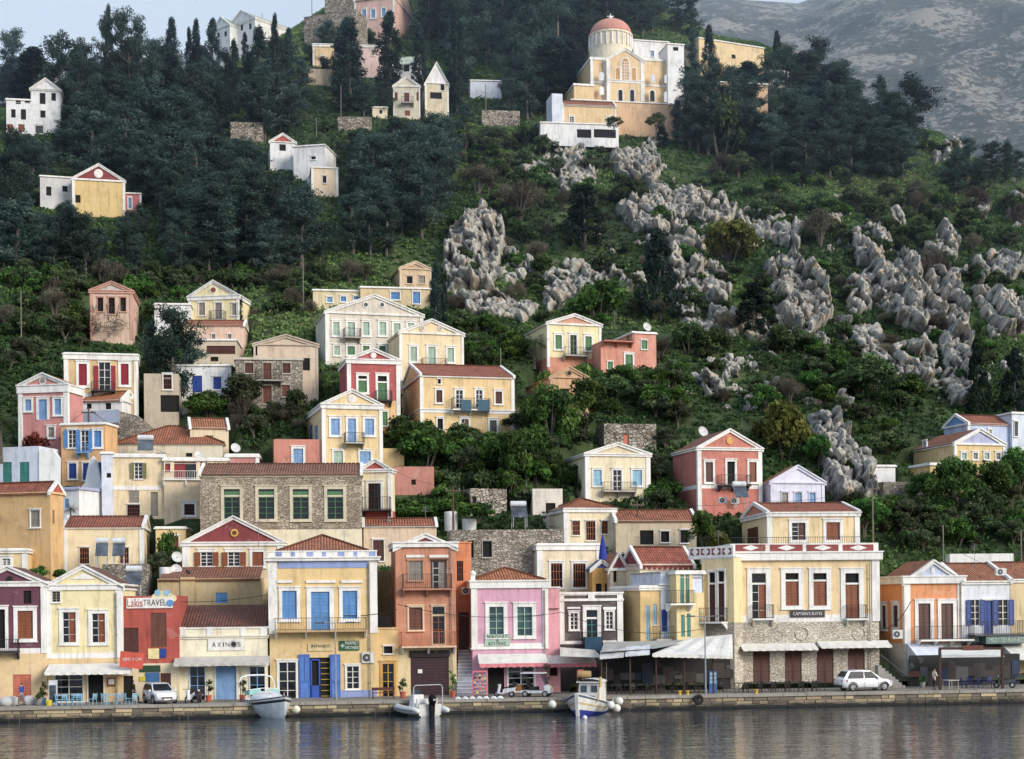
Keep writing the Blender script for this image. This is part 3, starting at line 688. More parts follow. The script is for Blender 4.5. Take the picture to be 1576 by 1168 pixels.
# dark brown house
h = House('dark brown house with white trim and teal glazed door above the restaurant terrace', 862, 958, 916, 1066, 'brownhouse', 5, dep=8, quay=4.5); HB['brown']=h
h.lowcol=(60,54,52)
h.win(875,892,941,970,'g:trim',fw=.16); h.win(930,946,939,969,'g:trim',fw=.16); h.win(897,925,933,994,'g:teal',fw=.2,top=1,sill=False)
h.walls([(986,'brownhouse'),(991,'trim')]); h.bandpx(921,925,k=.14); h.bandpx(911,914,k=.14); h.corners(.42,y1=991); h.flat(col='trim')
for x0,x1 in ((873,893),(928,948)): h.trim(x0,x1,934,937,k=.08,name='lintel')
h.trim(905,915,911,925,k=.16,name='parapet_pier')
h.balc(895,927,974,990,col='iron',proj=.7)
h.sign(898,924,980,1002,(30,70,96),k=.85)
# ---- middle lane and the corner hotel ----
h = House('cream corner house with red tiled roof and red frieze seen past the blue parasol', 986, 1068, 869, 990, (236,222,178), 24, sx=958, dep=6, Y=136); HB['frieze']=h
h.win(963,968,905,932,'c:greywood',fw=0,face='l'); h.win(975,981,900,932,'c:bluewhite',fw=0,face='l')
h.walls(); h.bandpx(868,877,col=(224,196,176),k=.12); h.gable_s(843,'darkred',tile=(164,66,58))
for i in range(10): h.trim(988+i*8,993+i*8,870,876,col='darkred',k=.2,name='frieze_block')
h = House('small grey-cream house with steep red gable behind the brown house', 940, 966, 874, 960, (206,184,150), 10, dep=6, Y=138); h.win(944,949,876,896,'d',fw=0); h.walls(); h.band(h.z1,.25); h.gable_f(851,'darkred')
h = House('mustard hut with bright blue pediment under the closed parasol', 912, 941, 874, 925, (214,152,44), 6, dep=5, Y=139); h.win(917,926,898,912,'d',fw=0,arch=True); h.win(931,938,898,912,'d',fw=0); h.walls(); h.gable_f(862,'royal',tile=(60,80,150))
h = House('narrow yellow house with pale blue doors in the lane by the terrace', 986, 1018, 903, 1000, (226,188,110), 20, dep=6, Y=131); h.win(994,1000,932,985,'c:lblue',fw=0); h.win(1005,1011,930,962,'c:lblue',fw=0); h.walls(); h.band(h.z1,.3)
h.flat(col='trim')
h = House('narrow blue-white house with cobalt shutters in the lane beside the hotel', 1018, 1046, 882, 1000, 'bluewhite', 20, dep=6, Y=131.5); h.win(1018,1027,938,972,'c:royal',fw=0); h.win(1028,1044,936,978,'c:royal',fw=.1); h.walls(); h.band(h.f.z(1030,898),.14); h.flat(col='concrete'); h.balc(1004,1048,965,984,proj=.9)
h = House('pale yellow lane wing with green shutters and a blue-white niche', 1042, 1084, 880, 1000, (232,206,138), 22, dep=7, Y=130.5); h.win(1047,1053,884,930,'c:teal',fw=0); h.win(1055,1061,882,930,'c:teal',fw=0); h.win(1048,1054,946,980,'c:teal',fw=0); h.win(1057,1063,944,980,'c:teal',fw=0); h.win(1066,1083,873+9,912,'m:bluewhite',fw=0)
h.walls(); h.band(h.z1,.2); h.flat(); h.balc(1024,1062,910,930,proj=1.0,col='trim')
# corner hotel
wing = House('angled lane wing of the corner hotel with tall twin brown doors', 1082, 1130, 858, 1062, (236,208,146), -32, dep=4, quay=4.4, name='hotel_wing'); h = wing
h.win(1090,1103,879,957,'c:woodd',fw=.14,top=1,sill=False); h.win(1104,1117,877,957,'c:woodd',fw=.14,top=1,sill=False); h.lowcol='stone_pale'
h.walls([(958,(236,208,146))]); h.balc(1074,1120,936,958,col='trim',proj=1.2); h.flat()
mb=MB(); zt=h.f.z(1105,841); mb.fbox(h.f,-1.2,h.W,h.z1-.1,zt,-.25,.02); mb.build('parapet',plaster('trim'),h.root)
for i in range(4):
    u0=-1.0+i*(h.W+1.0)/4; w=(h.W+1)/4-.18; z0=h.z1+.25; mb=MB(); mb.fbox(h.f,u0,u0+w,z0,zt-.15,0,.05); p=mb.build('parapet_panel',plaster('darkred'),h.root)
    mb=MB(); c=u0+w/2; zc=(z0+zt-.15)/2; mb.face([h.f.p(c-w*.4,zc,.06),h.f.p(c,zc-.34,.06),h.f.p(c+w*.4,zc,.06),h.f.p(c,zc+.34,.06)]); mb.build('diamond',plaster('trim'),p,fix=False)
h = House('large cream corner hotel over a pale stone ground floor with arched brown doors', 1126, 1353, 858, 1062, (240,206,146), 5, dep=11, quay=4.0, name='corner_hotel', cat='hotel'); HB['hotel']=h
h.lowcol='stone_pale'
for x0,x1 in ((1150,1186),(1294,1329)): h.win(x0,x1,875,953,'c:wood' if x0>1200 else 'h:wood',fw=.2,top=1,sill=False)
for x0,x1 in ((1202,1236),(1245,1279)): h.win(x0,x1,875,937,'c:wood',fw=.2,top=1)
AR=[(1159,1185),(1208,1234),(1257,1283),(1305,1331)]
for x0,x1 in AR: h.win(x0,x1,1003,1062,'c:woodd',fw=0,sill=False)
for x0,x1 in AR:                       # arch tops
    u0,u1,z0,z1=h.f.rect(x0,x1,997,1004); mb=MB(); n=10; c=(u0+u1)/2; r=(u1-u0)/2
    mb.face([h.f.p(c+r*math.cos(math.pi*i/n),z0+ r*.62*math.sin(math.pi*i/n),.012) for i in range(n+1)]); mb.build('arch_fanlight',paint('woodd',.8),h.root,fix=False)
    a=MB()
    for i in range(n):
        p=[(math.cos(math.pi*(i+e)/n),math.sin(math.pi*(i+e)/n)) for e in (0.04,.96)]
        q=[[h.f.p(c+r*k*x,z0+r*k*.7*y,kk) for x,y in p] for k in (1.0,1.3) for kk in (.0,.07)]
        a.hexa([q[1][0],q[1][1],q[0][1],q[0][0]],[q[3][0],q[3][1],q[2][1],q[2][0]])
    a.build('arch_stones',stone('pale'),h.root)
h.walls([(946,(240,206,146)),(957,'trim')]); h.bandpx(849,862,k=.3); h.corners(.6,y1=957); h.flat()
zt=h.f.z(1240,836); mb=MB(); mb.fbox(h.f,0,h.W,h.z1-.05,zt,-.25,.03); mb.fbox(h.lf,.1,h.D,h.z1-.05,zt,-.25,.03); mb.fbox(h.rf,.1,h.D,h.z1-.05,zt,-.25,.03); mb.build('parapet',plaster('trim'),h.root)
for x0,x1 in ((1132,1178),(1185,1235),(1241,1290),(1297,1344)):
    u0,u1,z0,z1=h.f.rect(x0,x1,838,848); mb=MB(); mb.fbox(h.f,u0,u1,z0,z1,0,.07); p=mb.build('parapet_panel',plaster((150,56,44)),h.root)
    c=(u0+u1)/2; zc=(z0+z1)/2; w=(u1-u0)*.28; q=(z1-z0)*.42; mb=MB(); mb.face([h.f.p(c-w,zc,.085),h.f.p(c,zc-q,.085),h.f.p(c+w,zc,.085),h.f.p(c,zc+q,.085)]); mb.build('diamond',plaster('trim'),p,fix=False)
h.balc(1157,1190,932,953,col='trim',proj=.5,corcol=(190,180,160)); h.balc(1301,1333,931,953,col='trim',proj=.5,corcol=(190,180,160))
h.sign(1216,1269,939,950,(58,58,62),"CAPTAIN'S SUITES",'trim',frac=(.08,.28)); h.awning(1138,1253,990,1001,proj=1.2,vh=.16); h.awning(1257,1366,986,997,proj=1.2,vh=.16)
for cx in (1322,1234):
    mb=MB(); fr=h.f; u=fr.u(cx,975); z=fr.z(cx,975)
    for i in range(20):
        a0,a1=2*math.pi*i/20,2*math.pi*(i+1)/20; mb.bar(fr.p(u+.55*math.cos(a0),z+.55*math.sin(a0),.04),fr.p(u+.55*math.cos(a1),z+.55*math.sin(a1),.04),.05,4)
    mb.build('stone_ring',stone('pale'),h.root)
# terrace house on the hotel roof
pz=House('cream rooftop storey of the hotel with red pitched roof behind the diamond parapet', 1182, 1322, 788, 843, (240,210,150), 5, sx=1142, dep=6, Y=142.5, name='roof_house',down=.6); h=pz
h.win(1214,1244,800,834,'h:woodd',fw=.15); h.win(1267,1297,799,834,'c:wood',fw=.15); h.win(1150,1167,812,842,'c:woodd',fw=0,face='l'); h.walls(); h.band(h.z1,.4); h.corners(.4); h.gable_s(775,'salmon',tile=(170,72,56))
mb=MB(); fr=HB['hotel'].f; hw=HB['hotel'].W; z0=HB['hotel'].z1+.9
for zz in (z0,z0+.85): mb.bar(fr.p(0.2,zz,-.5),fr.p(hw-1,zz,-.5),.03,4)
for i in range(60): mb.bar(fr.p(.2+(hw-1.2)*i/59,z0-.5,-.5),fr.p(.2+(hw-1.2)*i/59,z0+.85,-.5),.018,4)
mb.build('terrace_railing',paint('iron'),HB['hotel'].root)
# orange house
h = House('bright orange house with pale blue pediment and balcony right of the hotel', 1394, 1482, 894, 1064, 'orange', 10, sx=1354, dep=9, quay=5.0); HB['orange']=h
for x0,x1 in ((1408,1437),(1443,1472)): h.win(x0,x1,923,986,'c:woodd',fw=.18,sill=False)
h.win(1356,1366,927,970,'c:woodd',fw=.2,face='l',fcol='bluewhite'); h.win(1373,1385,926,969,'c:woodd',fw=.2,face='l',fcol='bluewhite')
h.lowcol=(206,204,200)
h.walls([(990,'orange')]); h.bandpx(886,898,k=.25); h.corners(.48,y1=990); h.gable_f(863,(196,206,232),tile=(176,84,60)); h.balc(1408,1490,962,985,proj=1.2,col='trim'); h.trim(1433,1438,874,882,col='trim',k=.05,name='pediment_emblem')
h.awning(1396,1447,990,1018,proj=2.6,col='bluewhite')
# white taverna house
h = House('white house with navy shutters and laundry balcony above the taverna sign', 1482, 1556, 894, 1064, (224,228,234), 10, dep=8, quay=5.2); HB['whiteq']=h
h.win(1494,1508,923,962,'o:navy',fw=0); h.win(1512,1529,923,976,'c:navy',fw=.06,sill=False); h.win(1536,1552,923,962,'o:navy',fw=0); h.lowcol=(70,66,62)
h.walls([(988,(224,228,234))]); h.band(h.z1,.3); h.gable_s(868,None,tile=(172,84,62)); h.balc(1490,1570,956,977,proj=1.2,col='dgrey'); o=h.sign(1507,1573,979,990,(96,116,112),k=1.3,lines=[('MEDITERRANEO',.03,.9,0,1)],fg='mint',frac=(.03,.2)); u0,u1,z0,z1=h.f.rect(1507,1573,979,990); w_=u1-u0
mb=MB(); mb.face([h.f.p(u0+w_*.905,z0+.1,1.315),h.f.p(u0+w_*.97,z0+.1,1.315),h.f.p(u0+w_*.93,z1-.08,1.315)]); mb.build('sail_emblem',paint('mint'),o,fix=False)
h = House('sandy yellow house cut off by the right edge of the quay', 1556, 1640, 891, 1064, (222,196,138), 10, dep=8, quay=5.4); h.walls(); h.band(h.z1,.3); h.gable_s(866,None,tile=(172,84,62)); h.awning(1540,1640,990,1014,proj=2.6)
# ---- second tier and the hillside ----
S = simple
W_ = lambda x0,x1,y0,y1,st='c:brown',**k: (x0,x1,y0,y1,st,k)
h = House('ochre yellow house with air conditioner and red triangle on its right gable', -22, 78, 758, 893, (220,172,98), -14, sx=98, dep=6, Y=140); HB['ochre']=h
h.win(46,63,784,812,'c:greywood',fw=.08); h.win(81,84,785,806,'d',fw=0,face='r'); h.walls(); h.gable_s(744,'red',tile=(160,64,50)); h.band(h.z1,.18,col=(226,184,112))
S('low cream terrace wing with white parapet at the left edge', -30,40,846,895,(230,200,138),wins=[W_(0,20,856,872,'g:trim',fw=.2)],Y=134,th=5,dep=4)
S('long cream house with red roof and brown grilles behind solar heaters', 98,221,810,893,(238,214,164),('gs',796),[W_(122,138,842,868,'b:wood',fw=.05),W_(184,199,842,868,'b:wood',fw=.05)],sx=90,Y=142,th=9,tile=(166,66,52),cor=.2)
S('rubble stone terrace wall below the long cream house', 158,228,868,925,'stone_grey',Y=136,th=6,dep=3,cor=0,cw=0,name='stone_terrace',cat='wall')
h=S('cream house with dark red pediment and round yellow vent behind the taverna', 282,437,834,885,(238,216,166),('gf',795,'darkred'),[W_(304,332,845,874,'o:wood'),W_(346,374,845,874,'o:wood'),W_(384,410,845,874,'c:wood')],Y=139,th=6,dep=6,cor=.35,cw=.6)
h.disc(361,820,6,(230,180,90),k=.08); h.disc(361,820,3.4,(90,60,40),k=.13)
S('small buttery house with brown window behind the fig tree', 240,286,812,856,(234,202,130),wins=[W_(258,276,824,848,'c:wood',fw=.06)],Y=145,th=6,dep=5,cor=.12,cw=0)
h=S('cream two-storey house with olive shutters and arched stone niche', 172,253,700,797,(238,212,162),wins=[W_(206,220,712,737,'o:olive',fw=.05),W_(198,214,755,774,'c:greywood',fw=0),W_(195,216,776,795,'b:woodd',fw=.04),W_(232,243,757,794,'m:greywood',fw=0)],sx=158,Y=151,th=10,dep=7,cor=.25,cw=0)
h.trim(172,247,748,754,k=.06); 
h=S('cream house with dark red loggia and white posts', 253,352,706,797,(238,210,164),wins=[W_(254,262,712,727,'m:darkred',fw=0),W_(268,302,711,738,'m:darkred',fw=0),W_(308,318,711,727,'m:darkred',fw=0),W_(280,303,772,795,'b:woodd',fw=.16)],Y=151.5,th=10,dep=6,cor=.22,cw=0)
h.trim(287,301,715,737,name='loggia_door',mat=glass(),k=-.02); h.balc(250,322,728,738,col='trim',rail='trim',proj=.25)
S('squat cream house with wide hipped red roof and a solar heater in front', 180,342,682,712,(220,206,176),('hip',656),[W_(286,296,697,703,'d',fw=0),W_(240,254,697,707,'d',fw=0)],Y=158,th=6,dep=9,cor=.15,cw=0,tile=(178,82,60))
S('little cream house with green window and short red roof', 293,352,658,700,(222,200,160),('gs',645),[W_(314,328,670,683,'c:green',fw=0)],Y=166,th=14,dep=5,cor=.12,cw=0)
S('low rose pink box house with white coping', 348,398,700,725,(202,126,116),Y=159,th=6,dep=4,cor=.25,cw=.3)
h=S('long rubble stone house with four green windows and maroon tile edge', 309,557,729,872,'stone_rubble',('gs',715),[W_(x,x+34,748,802,'g:green',fw=.14,top=1,fcol=(214,200,168)) for x in (340,393,446,499)],sx=304,Y=148,th=5,dep=7,cor=0,cw=0,tile=(140,70,58),bands=[(815,'stone_rubble')],low=(236,222,182))
for x in (343.5,396.5,449.5,502.5): h.trim(x+2,x+25,756,766,name='green_transom',mat=paint('green'),k=-.03)
h.band(h.z1,.3,k=.06,col=(186,170,144))
S('slim cream house with red pediment and tall brown balcony door', 555,602,722,842,(238,220,172),('gf',707,'red'),[W_(563,590,740,786,'g:woodd',fw=.14,sill=False)],Y=150,th=-6,sx=608,dep=6,cor=.3,cw=.3,bands=[(786,(238,220,172)),(802,'red')],balcs=[(558,603,767,786,'iron')])
S('low peach house under a long red roof with dark window', 560,672,808,870,(226,196,160),('gs',799),[W_(573,592,830,864,'c:woodd',fw=.06)],Y=146,th=6,dep=3.5,cor=.2,cw=0,tile=(170,76,58))
S('ruined rubble wall with black openings and bare creeper', 694,868,815,905,'stone_grey',('none',),[W_(720,729,832,858,'d',fw=0),W_(742,758,832,858,'d',fw=.06,fcol='concrete'),W_(706,722,880,905,'d',fw=0)],Y=146,th=6,dep=5,cor=0,cw=0,name='ruined_house')
S('cream classical house with brown barred windows and stone quoins', 828,925,838,918,(236,216,176),wins=[W_(845,868,864,906,'b:wood',fw=.12),W_(879,904,864,906,'b:wood',fw=.12)],sx=796,Y=141,th=14,dep=7,cor=.5,cw=.45)
S('upper cream house with hipped red roof and three brown windows', 869,947,782,840,(238,216,172),('hip',767),[W_(880,893,801,824,'b:wood',fw=.05),W_(901,917,801,832,'b:wood',fw=.05),W_(925,936,801,822,'b:wood',fw=.05)],sx=843,Y=150,th=14,dep=6,cor=.4,cw=.4,tile=(176,82,60))
S('weathered beige house with sagging red roof and open doorways', 948,1072,801,850,(206,186,150),('gs',786),[W_(985,1006,816,838,'d',fw=0),W_(1016,1031,817,835,'d',fw=.06),W_(1046,1060,815,836,'d',fw=.06)],Y=150,th=5,dep=5,cor=.1,cw=0,tile=(168,78,58))
S('derelict cream house with stained pediment and faded blue shutters', 902,1000,698,770,(236,220,178),('gf',682,(222,200,156)),[W_(911,928,721,749,'c:lblue',fw=.12),W_(941,959,721,757,'g:trim',fw=.14,sill=False),W_(971,990,721,749,'c:lblue',fw=.12)],sx=868,th=14,cor=.3,cw=.4,balcs=[(925,976,744,757)],tile=(170,150,120))
S('big salmon house with white pediment and black balcony doorway', 1075,1172,689,792,(206,116,94),('gf',661,None,('ochre',None,.2)),[W_(1083,1100,708,744,'c:woodd'),W_(1116,1134,707,750,'d',sill=False),W_(1150,1167,708,744,'c:wood'),W_(1118,1130,770,784,'c:wood',fw=0)],sx=1036,th=16,dep=9,cor=.3,cw=.35,balcs=[(1104,1150,733,748,'iron')],bands=[(746,(206,116,94)),(752,'trim')],low=(204,112,92),tile=(150,74,60))
S('small lavender white house with red roof beside the big salmon house', 1187,1268,741,792,'lav',('gf',717),[W_(1202,1214,757,777,'c:greywood',fw=.1),W_(1222,1235,757,777,'c:skyblue',fw=.1),W_(1244,1256,757,777,'c:skyblue',fw=.1)],sx=1174,th=14,cor=.2,cw=.25,trim='lav')
S('yellow house with salmon pediment and green shutters at the foot of the crags', 843,925,498,565,'paleyellow',('gf',484,(226,156,122)),[W_(852,867,513,539,'c:green'),W_(875,890,513,549,'g:green',sill=False),W_(898,913,515,541,'c:green')],sx=806,th=18,cor=.22,cw=.25,bands=[(551,'paleyellow')],low=(218,138,104),balcs=[(866,902,537,549)],tile=(186,110,86))
S('low salmon terrace wing with green door and a railing', 925,974,526,572,(222,142,112),('flat',),[W_(960,976,543,568,'c:green',fw=.15),W_(934,944,556,568,'c:green',fw=.1)],Y=199,th=18,dep=5,cor=0,cw=0,balcs=[(925,972,514,527,'salmon')])
S('salmon cube house with satellite dish and one green shutter', 974,1010,512,566,(224,146,118),('flat',),[W_(986,997,523,538,'c:green',fw=.08),W_(964,969,517,545,'d',fw=0,face='l')],sx=946,Y=198,th=18,dep=5,cor=.15,cw=0)
S('ruined peach house with round hole in its pediment behind green trees', 848,905,580,640,(216,164,112),('gf',565,(210,160,110),('black',(200,150,104),.22)),[W_(862,876,598,626,'d',fw=0)],sx=800,th=16,dep=9,cor=.15,cw=.3,trim=(206,164,118),name='ruined_house')
S('large greyish cream mansion with six mint shutters in its top row', 502,651,482,560,'greycream',('gf',454),[W_(510,525,493,518,'c:mint'),W_(532,549,493,522,'c:mint',sill=False),W_(556,571,493,518,'c:mint'),W_(581,597,493,518,'c:mint'),W_(603,619,495,518,'c:mint'),W_(625,640,495,518,'c:mint'),W_(512,525,530,548,'c:mint'),W_(532,549,530,548,'c:green'),W_(556,571,530,548,'c:green'),W_(581,596,530,546,'c:green')],sx=486,th=16,dep=9,cor=.22,cw=.35,balcs=[(528,554,508,521)],tile=(190,160,130))
for cx in (563,588): HOUSES[-1].disc(cx,469,3.2,'dgrey',ring='trim')
S('cream house with two round vents and three pale shutters', 616,713,512,600,(242,214,162),('gf',492),[W_(629,644,531,558,'c:mint'),W_(656,673,531,563,'c:mint',sill=False),W_(686,701,533,559,'c:mint')],sx=598,th=16,dep=8,cor=.2,cw=.22,balcs=[(648,686,554,565)],tile=(190,140,100))
for cx in (650,678): HOUSES[-1].disc(cx,505,3.0,'concrete',ring='trim')
S('derelict narrow tower house with patchy orange walls under the tall cypress', 616,663,413,445,(220,186,140),('gf',403,(206,160,116)),[W_(625,636,424,437,'d',fw=.1),W_(644,655,424,437,'c:greywood',fw=.08)],th=14,dep=6,cor=.15,cw=.2,trim=(222,196,160),name='ruined_house')
S('peeling yellow row house with blue doors below the derelict tower', 555,662,443,475,(222,194,140),('flat',),[W_(600,617,448,462,'c:blue',fw=.1),W_(634,648,448,468,'c:blue',fw=.1)],th=10,dep=5,cor=.1,cw=0)
S('low pale row house with small blue windows behind the grey mansion', 482,556,447,475,(220,200,152),('flat',),[W_(502,513,456,466,'c:skyblue',fw=.12),W_(523,534,455,465,'c:blue',fw=.12),W_(543,553,455,462,'c:blue',fw=.1)],th=10,dep=5,cor=.1,cw=0)
S('crimson house with white pediment and dark green shutters', 536,615,553,668,'crimson',('gf',537,None,('trim','trim',.2)),[W_(548,568,575,606,'c:green',top=1),W_(578,599,575,620,'c:green',top=1,sill=False),W_(585,598,632,656,'c:green',fw=.12)],sx=523,th=14,dep=7,cor=.5,cw=.35,bands=[(616,'crimson')],low=(236,186,116),balcs=[(577,602,604,618,'iron')],tile=(180,150,130))
S('wide yellow house with red roof and blue balcony screens', 648,791,578,672,(238,200,130),('gs',563),[W_(669,683,598,621,'c:woodd'),W_(699,715,598,627,'g:trim',sill=False),W_(730,745,598,627,'g:trim',sill=False),W_(760,775,600,623,'c:woodd'),W_(671,684,642,662,'d'),W_(707,724,642,670,'h:brown',sill=False),W_(751,767,644,667,'c:dgrey'),W_(673,679,583,591,'d',fw=.1)],sx=618,th=14,dep=8,cor=.25,cw=.3,balcs=[(694,752,614,632,'trim')],tile=(168,72,58))
HOUSES[-1].bandpx(630,636,k=.05)
u=HOUSES[-1]
for (x0,x1) in ((706,722),(732,750)):
    fr=u.f; u0,u1,z0,z1=fr.rect(x0,x1,617,634); mb=MB(); mb.fbox(fr,u0,u1,z0,z1,1.0,1.05); mb.build('balcony_screen',paint((34,86,110)),u.root)
S('yellow house with pale blue shutters and white pediment above the stone house', 497,588,622,722,(236,204,138),('gf',600,None,('trim','trim',.2)),[W_(506,526,641,672,'c:skyblue'),W_(532,551,641,682,'c:skyblue',sill=False),W_(558,579,641,672,'c:skyblue'),W_(551,573,692,716,'c:skyblue',fw=.12),W_(511,530,692,716,'c:mint',fw=.12),W_(476,481,655,680,'c:skyblue',fw=0,face='l'),W_(484,489,655,680,'c:skyblue',fw=0,face='l')],sx=472,th=16,dep=8,cor=.5,cw=.3,balcs=[(529,559,668,683)])
S('plain salmon box house with one white-framed blue window', 422,498,676,722,(212,128,104),('flat',),[W_(448,470,687,716,'c:skyblue',fw=.16)],Y=163,th=10,dep=5,cor=0,cw=0)
h=S('ochre house with crimson shutters and white parapet on the left slope', 100,212,545,640,(218,180,118),('flat',),[W_(117,138,556,596,'c:winered',fw=.2),W_(151,171,557,604,'g:trim',fw=.05),W_(182,202,556,595,'c:winered',fw=.2)],sx=94,th=12,cor=.6,cw=.4,bands=[(606,(218,180,118)),(613,'trim')],low=(206,168,112),balcs=[(141,178,590,603,'iron')])
for x0,x1 in ((144.5,152),(171,178)): h.trim(x0,x1,563,604,name='shutter',mat=paint('winered'),k=.1)
S('pink and white house with pediment behind the rusty tree', 30,104,592,700,(212,132,124),('gf',575,None,('greywood','trim',.25)),[W_(36,51,612,634,'c:skyblue'),W_(56,76,611,646,'c:skyblue',sill=False),W_(81,97,611,640,'c:skyblue'),W_(72,86,655,675,'c:greywood')],th=-10,sx=128,dep=8,cor=.8,cw=.4)
S('low white house with red roof and two tiny black windows', 124,188,616,645,'white',('gs',604),[W_(133,141,621,629,'d',fw=0),W_(162,171,620,630,'d',fw=0)],th=-8,sx=210,Y=168,dep=6,cor=.15,cw=0)
S('ochre orange house with blue shutters behind the utility pole', 95,162,652,745,(224,168,98),('flat',),[W_(103,119,660,690,'o:blue',fw=.12),W_(123,138,661,697,'o:blue',fw=.1),W_(142,159,660,690,'c:blue',fw=.16),W_(104,120,711,738,'c:navy',fw=.12),W_(126,141,711,740,'c:navy',fw=.1),W_(147,158,711,736,'c:navy',fw=.1)],th=-8,sx=181,Y=159,dep=5,cor=.12,cw=0,balcs=[(119,138,686,697,'blue','blue',.6)])
S('bluish white house with two teal shutters at the left edge', -28,60,688,748,'bluewhite',('flat',),[W_(4,18,711,742,'c:teal',fw=0),W_(30,45,711,742,'c:teal',fw=0)],th=-14,sx=92,Y=151,dep=7,cor=0,cw=0)
S('white chapel wing with lilac cornice in the lane', 66,122,752,808,'white',('flat',),[W_(99,106,768,782,'c:skyblue',fw=0)],th=-20,sx=141,Y=148,dep=5,cor=.15,cw=0,name='chapel',cat='chapel',trim='lavd')
S('roofless pink tower house with black window holes on the left slope', 140,204,447,522,(216,180,152),('gf',434,(196,188,176)),[W_(149,160,457,480,'d',fw=.1),W_(166,178,457,484,'d',fw=.1),W_(184,195,457,480,'d',fw=.1)],th=8,cor=.35,cw=.3,trim=(210,150,126),name='ruined_house',tile=(150,144,134))
S('pale yellow house with white pediment next to a thin cypress', 291,367,455,500,'paleyellow',('gf',432,None,('wood','trim',.18)),[W_(305,317,465,486,'c:greywood',fw=.1),W_(330,343,465,494,'c:greywood',fw=.1),W_(356,366,466,486,'c:greywood',fw=.1)],th=-8,sx=384,dep=7,cor=.5,cw=.25,balcs=[(325,348,481,494)])
S('white wing with pale parapet left of the pale yellow house', 238,293,468,515,'white',('flat',),[],th=6,dep=6,Y=203,cor=.1,cw=0)
S('peach lower house with red roof edge below the pale yellow house', 280,376,500,530,(232,190,160),('gs',494),[W_(325,332,514,522,'c:greywood',fw=.1),W_(350,357,514,522,'c:greywood',fw=.1)],th=4,dep=4,Y=196,cor=.15,cw=0,tile=(180,84,66))
S('grey stone house with closed brown shutters and iron balcony', 363,466,552,628,'stone_grey',('flat',),[W_(376,391,558,575,'c:woodd',fw=.06),W_(404,419,558,585,'c:brown',fw=.06),W_(434,448,558,575,'c:woodd',fw=.06),W_(404,419,593,622,'c:brown',fw=.05),W_(433,447,592,611,'c:brown',fw=.05)],th=8,cor=.15,cw=0,balcs=[(393,434,572,587)],trim=(196,186,166))
S('derelict peach house with cracked pediment behind the grey stone house', 392,489,530,620,(216,190,160),('gf',516),[W_(383+4,392+4,533,547,'d',fw=0),W_(466,477,551,570,'d',fw=0)],th=8,dep=6,Y=190,cor=.12,cw=.15,name='ruined_house',trim=(200,180,156),tile=(170,150,126))
S('white house with cobalt blue doors behind the big dark pine', 262,356,562,606,'white',('flat',),[W_(273,288,578,596,'c:royal',fw=0),W_(296,311,578,604,'c:royal',fw=0),W_(327,342,579,600,'c:royal',fw=.08)],th=4,dep=6,cor=.12,cw=0)
S('faded plaster house with brown lean-to above the cobalt doors', 298,364,523,562,(212,190,160),('flat',),[W_(318,362,532,545,'c:woodd',fw=0),W_(324,336,549,556,'d',fw=0)],th=4,dep=6,Y=187,cor=.1,cw=0)
S('tan ruined gable with a dark arched cellar under the big pine', 222,275,575,640,(190,172,144),('flat',),[W_(250,266,575,600,'b:woodd',fw=.1),W_(247,276,608,634,'d',fw=0)],th=8,dep=5,Y=180,cor=0,cw=0,name='ruined_house')
S('yellow house with lavender pediment at the right edge of the slope', 1470,1546,682,748,(228,194,120),('gf',660,'lavd'),[W_(1478,1489,695,708,'c:mint'),W_(1496,1506,695,708,'c:greywood'),W_(1513,1524,695,708,'c:mint'),W_(1531,1541,695,708,'c:greywood'),W_(1420,1427,678,692,'g:trim',face='l')],sx=1406,th=18,dep=10,cor=.22,cw=.22,tile=(150,72,58))
S('low yellow wing with white band in front of the lavender pediment house', 1432,1478,714,752,(230,190,104),('flat',),[W_(1438,1447,733,746,'g:trim'),W_(1461,1472,730,746,'g:trim')],sx=1376,Y=168,th=18,dep=6,cor=.18,cw=0)
S('pale blue house with blue gable and red roof at the right edge', 1490,1556,652,700,(186,202,232),('gs',640,'blue'),[W_(1503,1510,660,672,'g:trim'),W_(1520,1527,660,674,'g:trim')],sx=1453,th=20,dep=6,cor=.2,cw=.2,tile=(164,72,58))
S('white cube house cut by the right edge above the trees', 1558,1600,636,700,'bluewhite',('flat',),[W_(1560,1567,648,672,'c:dgrey',fw=.1)],sx=1546,th=18,dep=6,cor=.1,cw=0)
S('low white yard house half hidden beside the yellow wing', 1344,1378,717,745,'white',('flat',),[],th=10,dep=4,Y=170,cor=.1,cw=0)
S('long white garden wall below the green slope at the right', 1462,1560,852,868,'white',('flat',),[],th=8,dep=1,Y=147,cor=0,cw=0,name='garden_wall',cat='wall')
# derelict bits
S('roofless stone hut with small window holes in the central thicket', 724,780,752,792,'stone_dry',('none',),[W_(727,733,764,774,'d',fw=0),W_(737,741,774,780,'d',fw=0)],th=20,dep=5,cor=0,cw=0,name='ruined_house')
S('whitewashed ruin with a black doorway right of the stone hut', 820,866,752,790,(226,216,198),('none',),[W_(840,855,774,790,'d',fw=0)],th=8,dep=4,cor=0,cw=0,name='ruined_house')
S('salmon pink garden wall below the dark bushes', 598,668,718,760,(200,124,104),('none',),[W_(633,640,738,746,'d',fw=0)],th=8,dep=1.0,cor=0,cw=0,name='garden_wall',cat='wall')
S('low yellow garden wall right of the blue-shuttered house', 588,622,690,716,(232,190,110),('none',),[],th=8,dep=1.0,cor=0,cw=0,name='garden_wall',cat='wall')
S('rubble ruin with red door on the terraced slope', 930,1010,652,690,'stone_dry',('none',),[W_(960,968,668,684,'m:salmon',fw=0)],th=10,dep=4,cor=0,cw=0,name='ruined_house')
S('grey retaining wall below the low yellow wing', 1360,1472,742,760,'stone_grey',('none',),[],th=16,dep=1.2,cor=0,cw=0,name='retaining_wall',cat='wall')
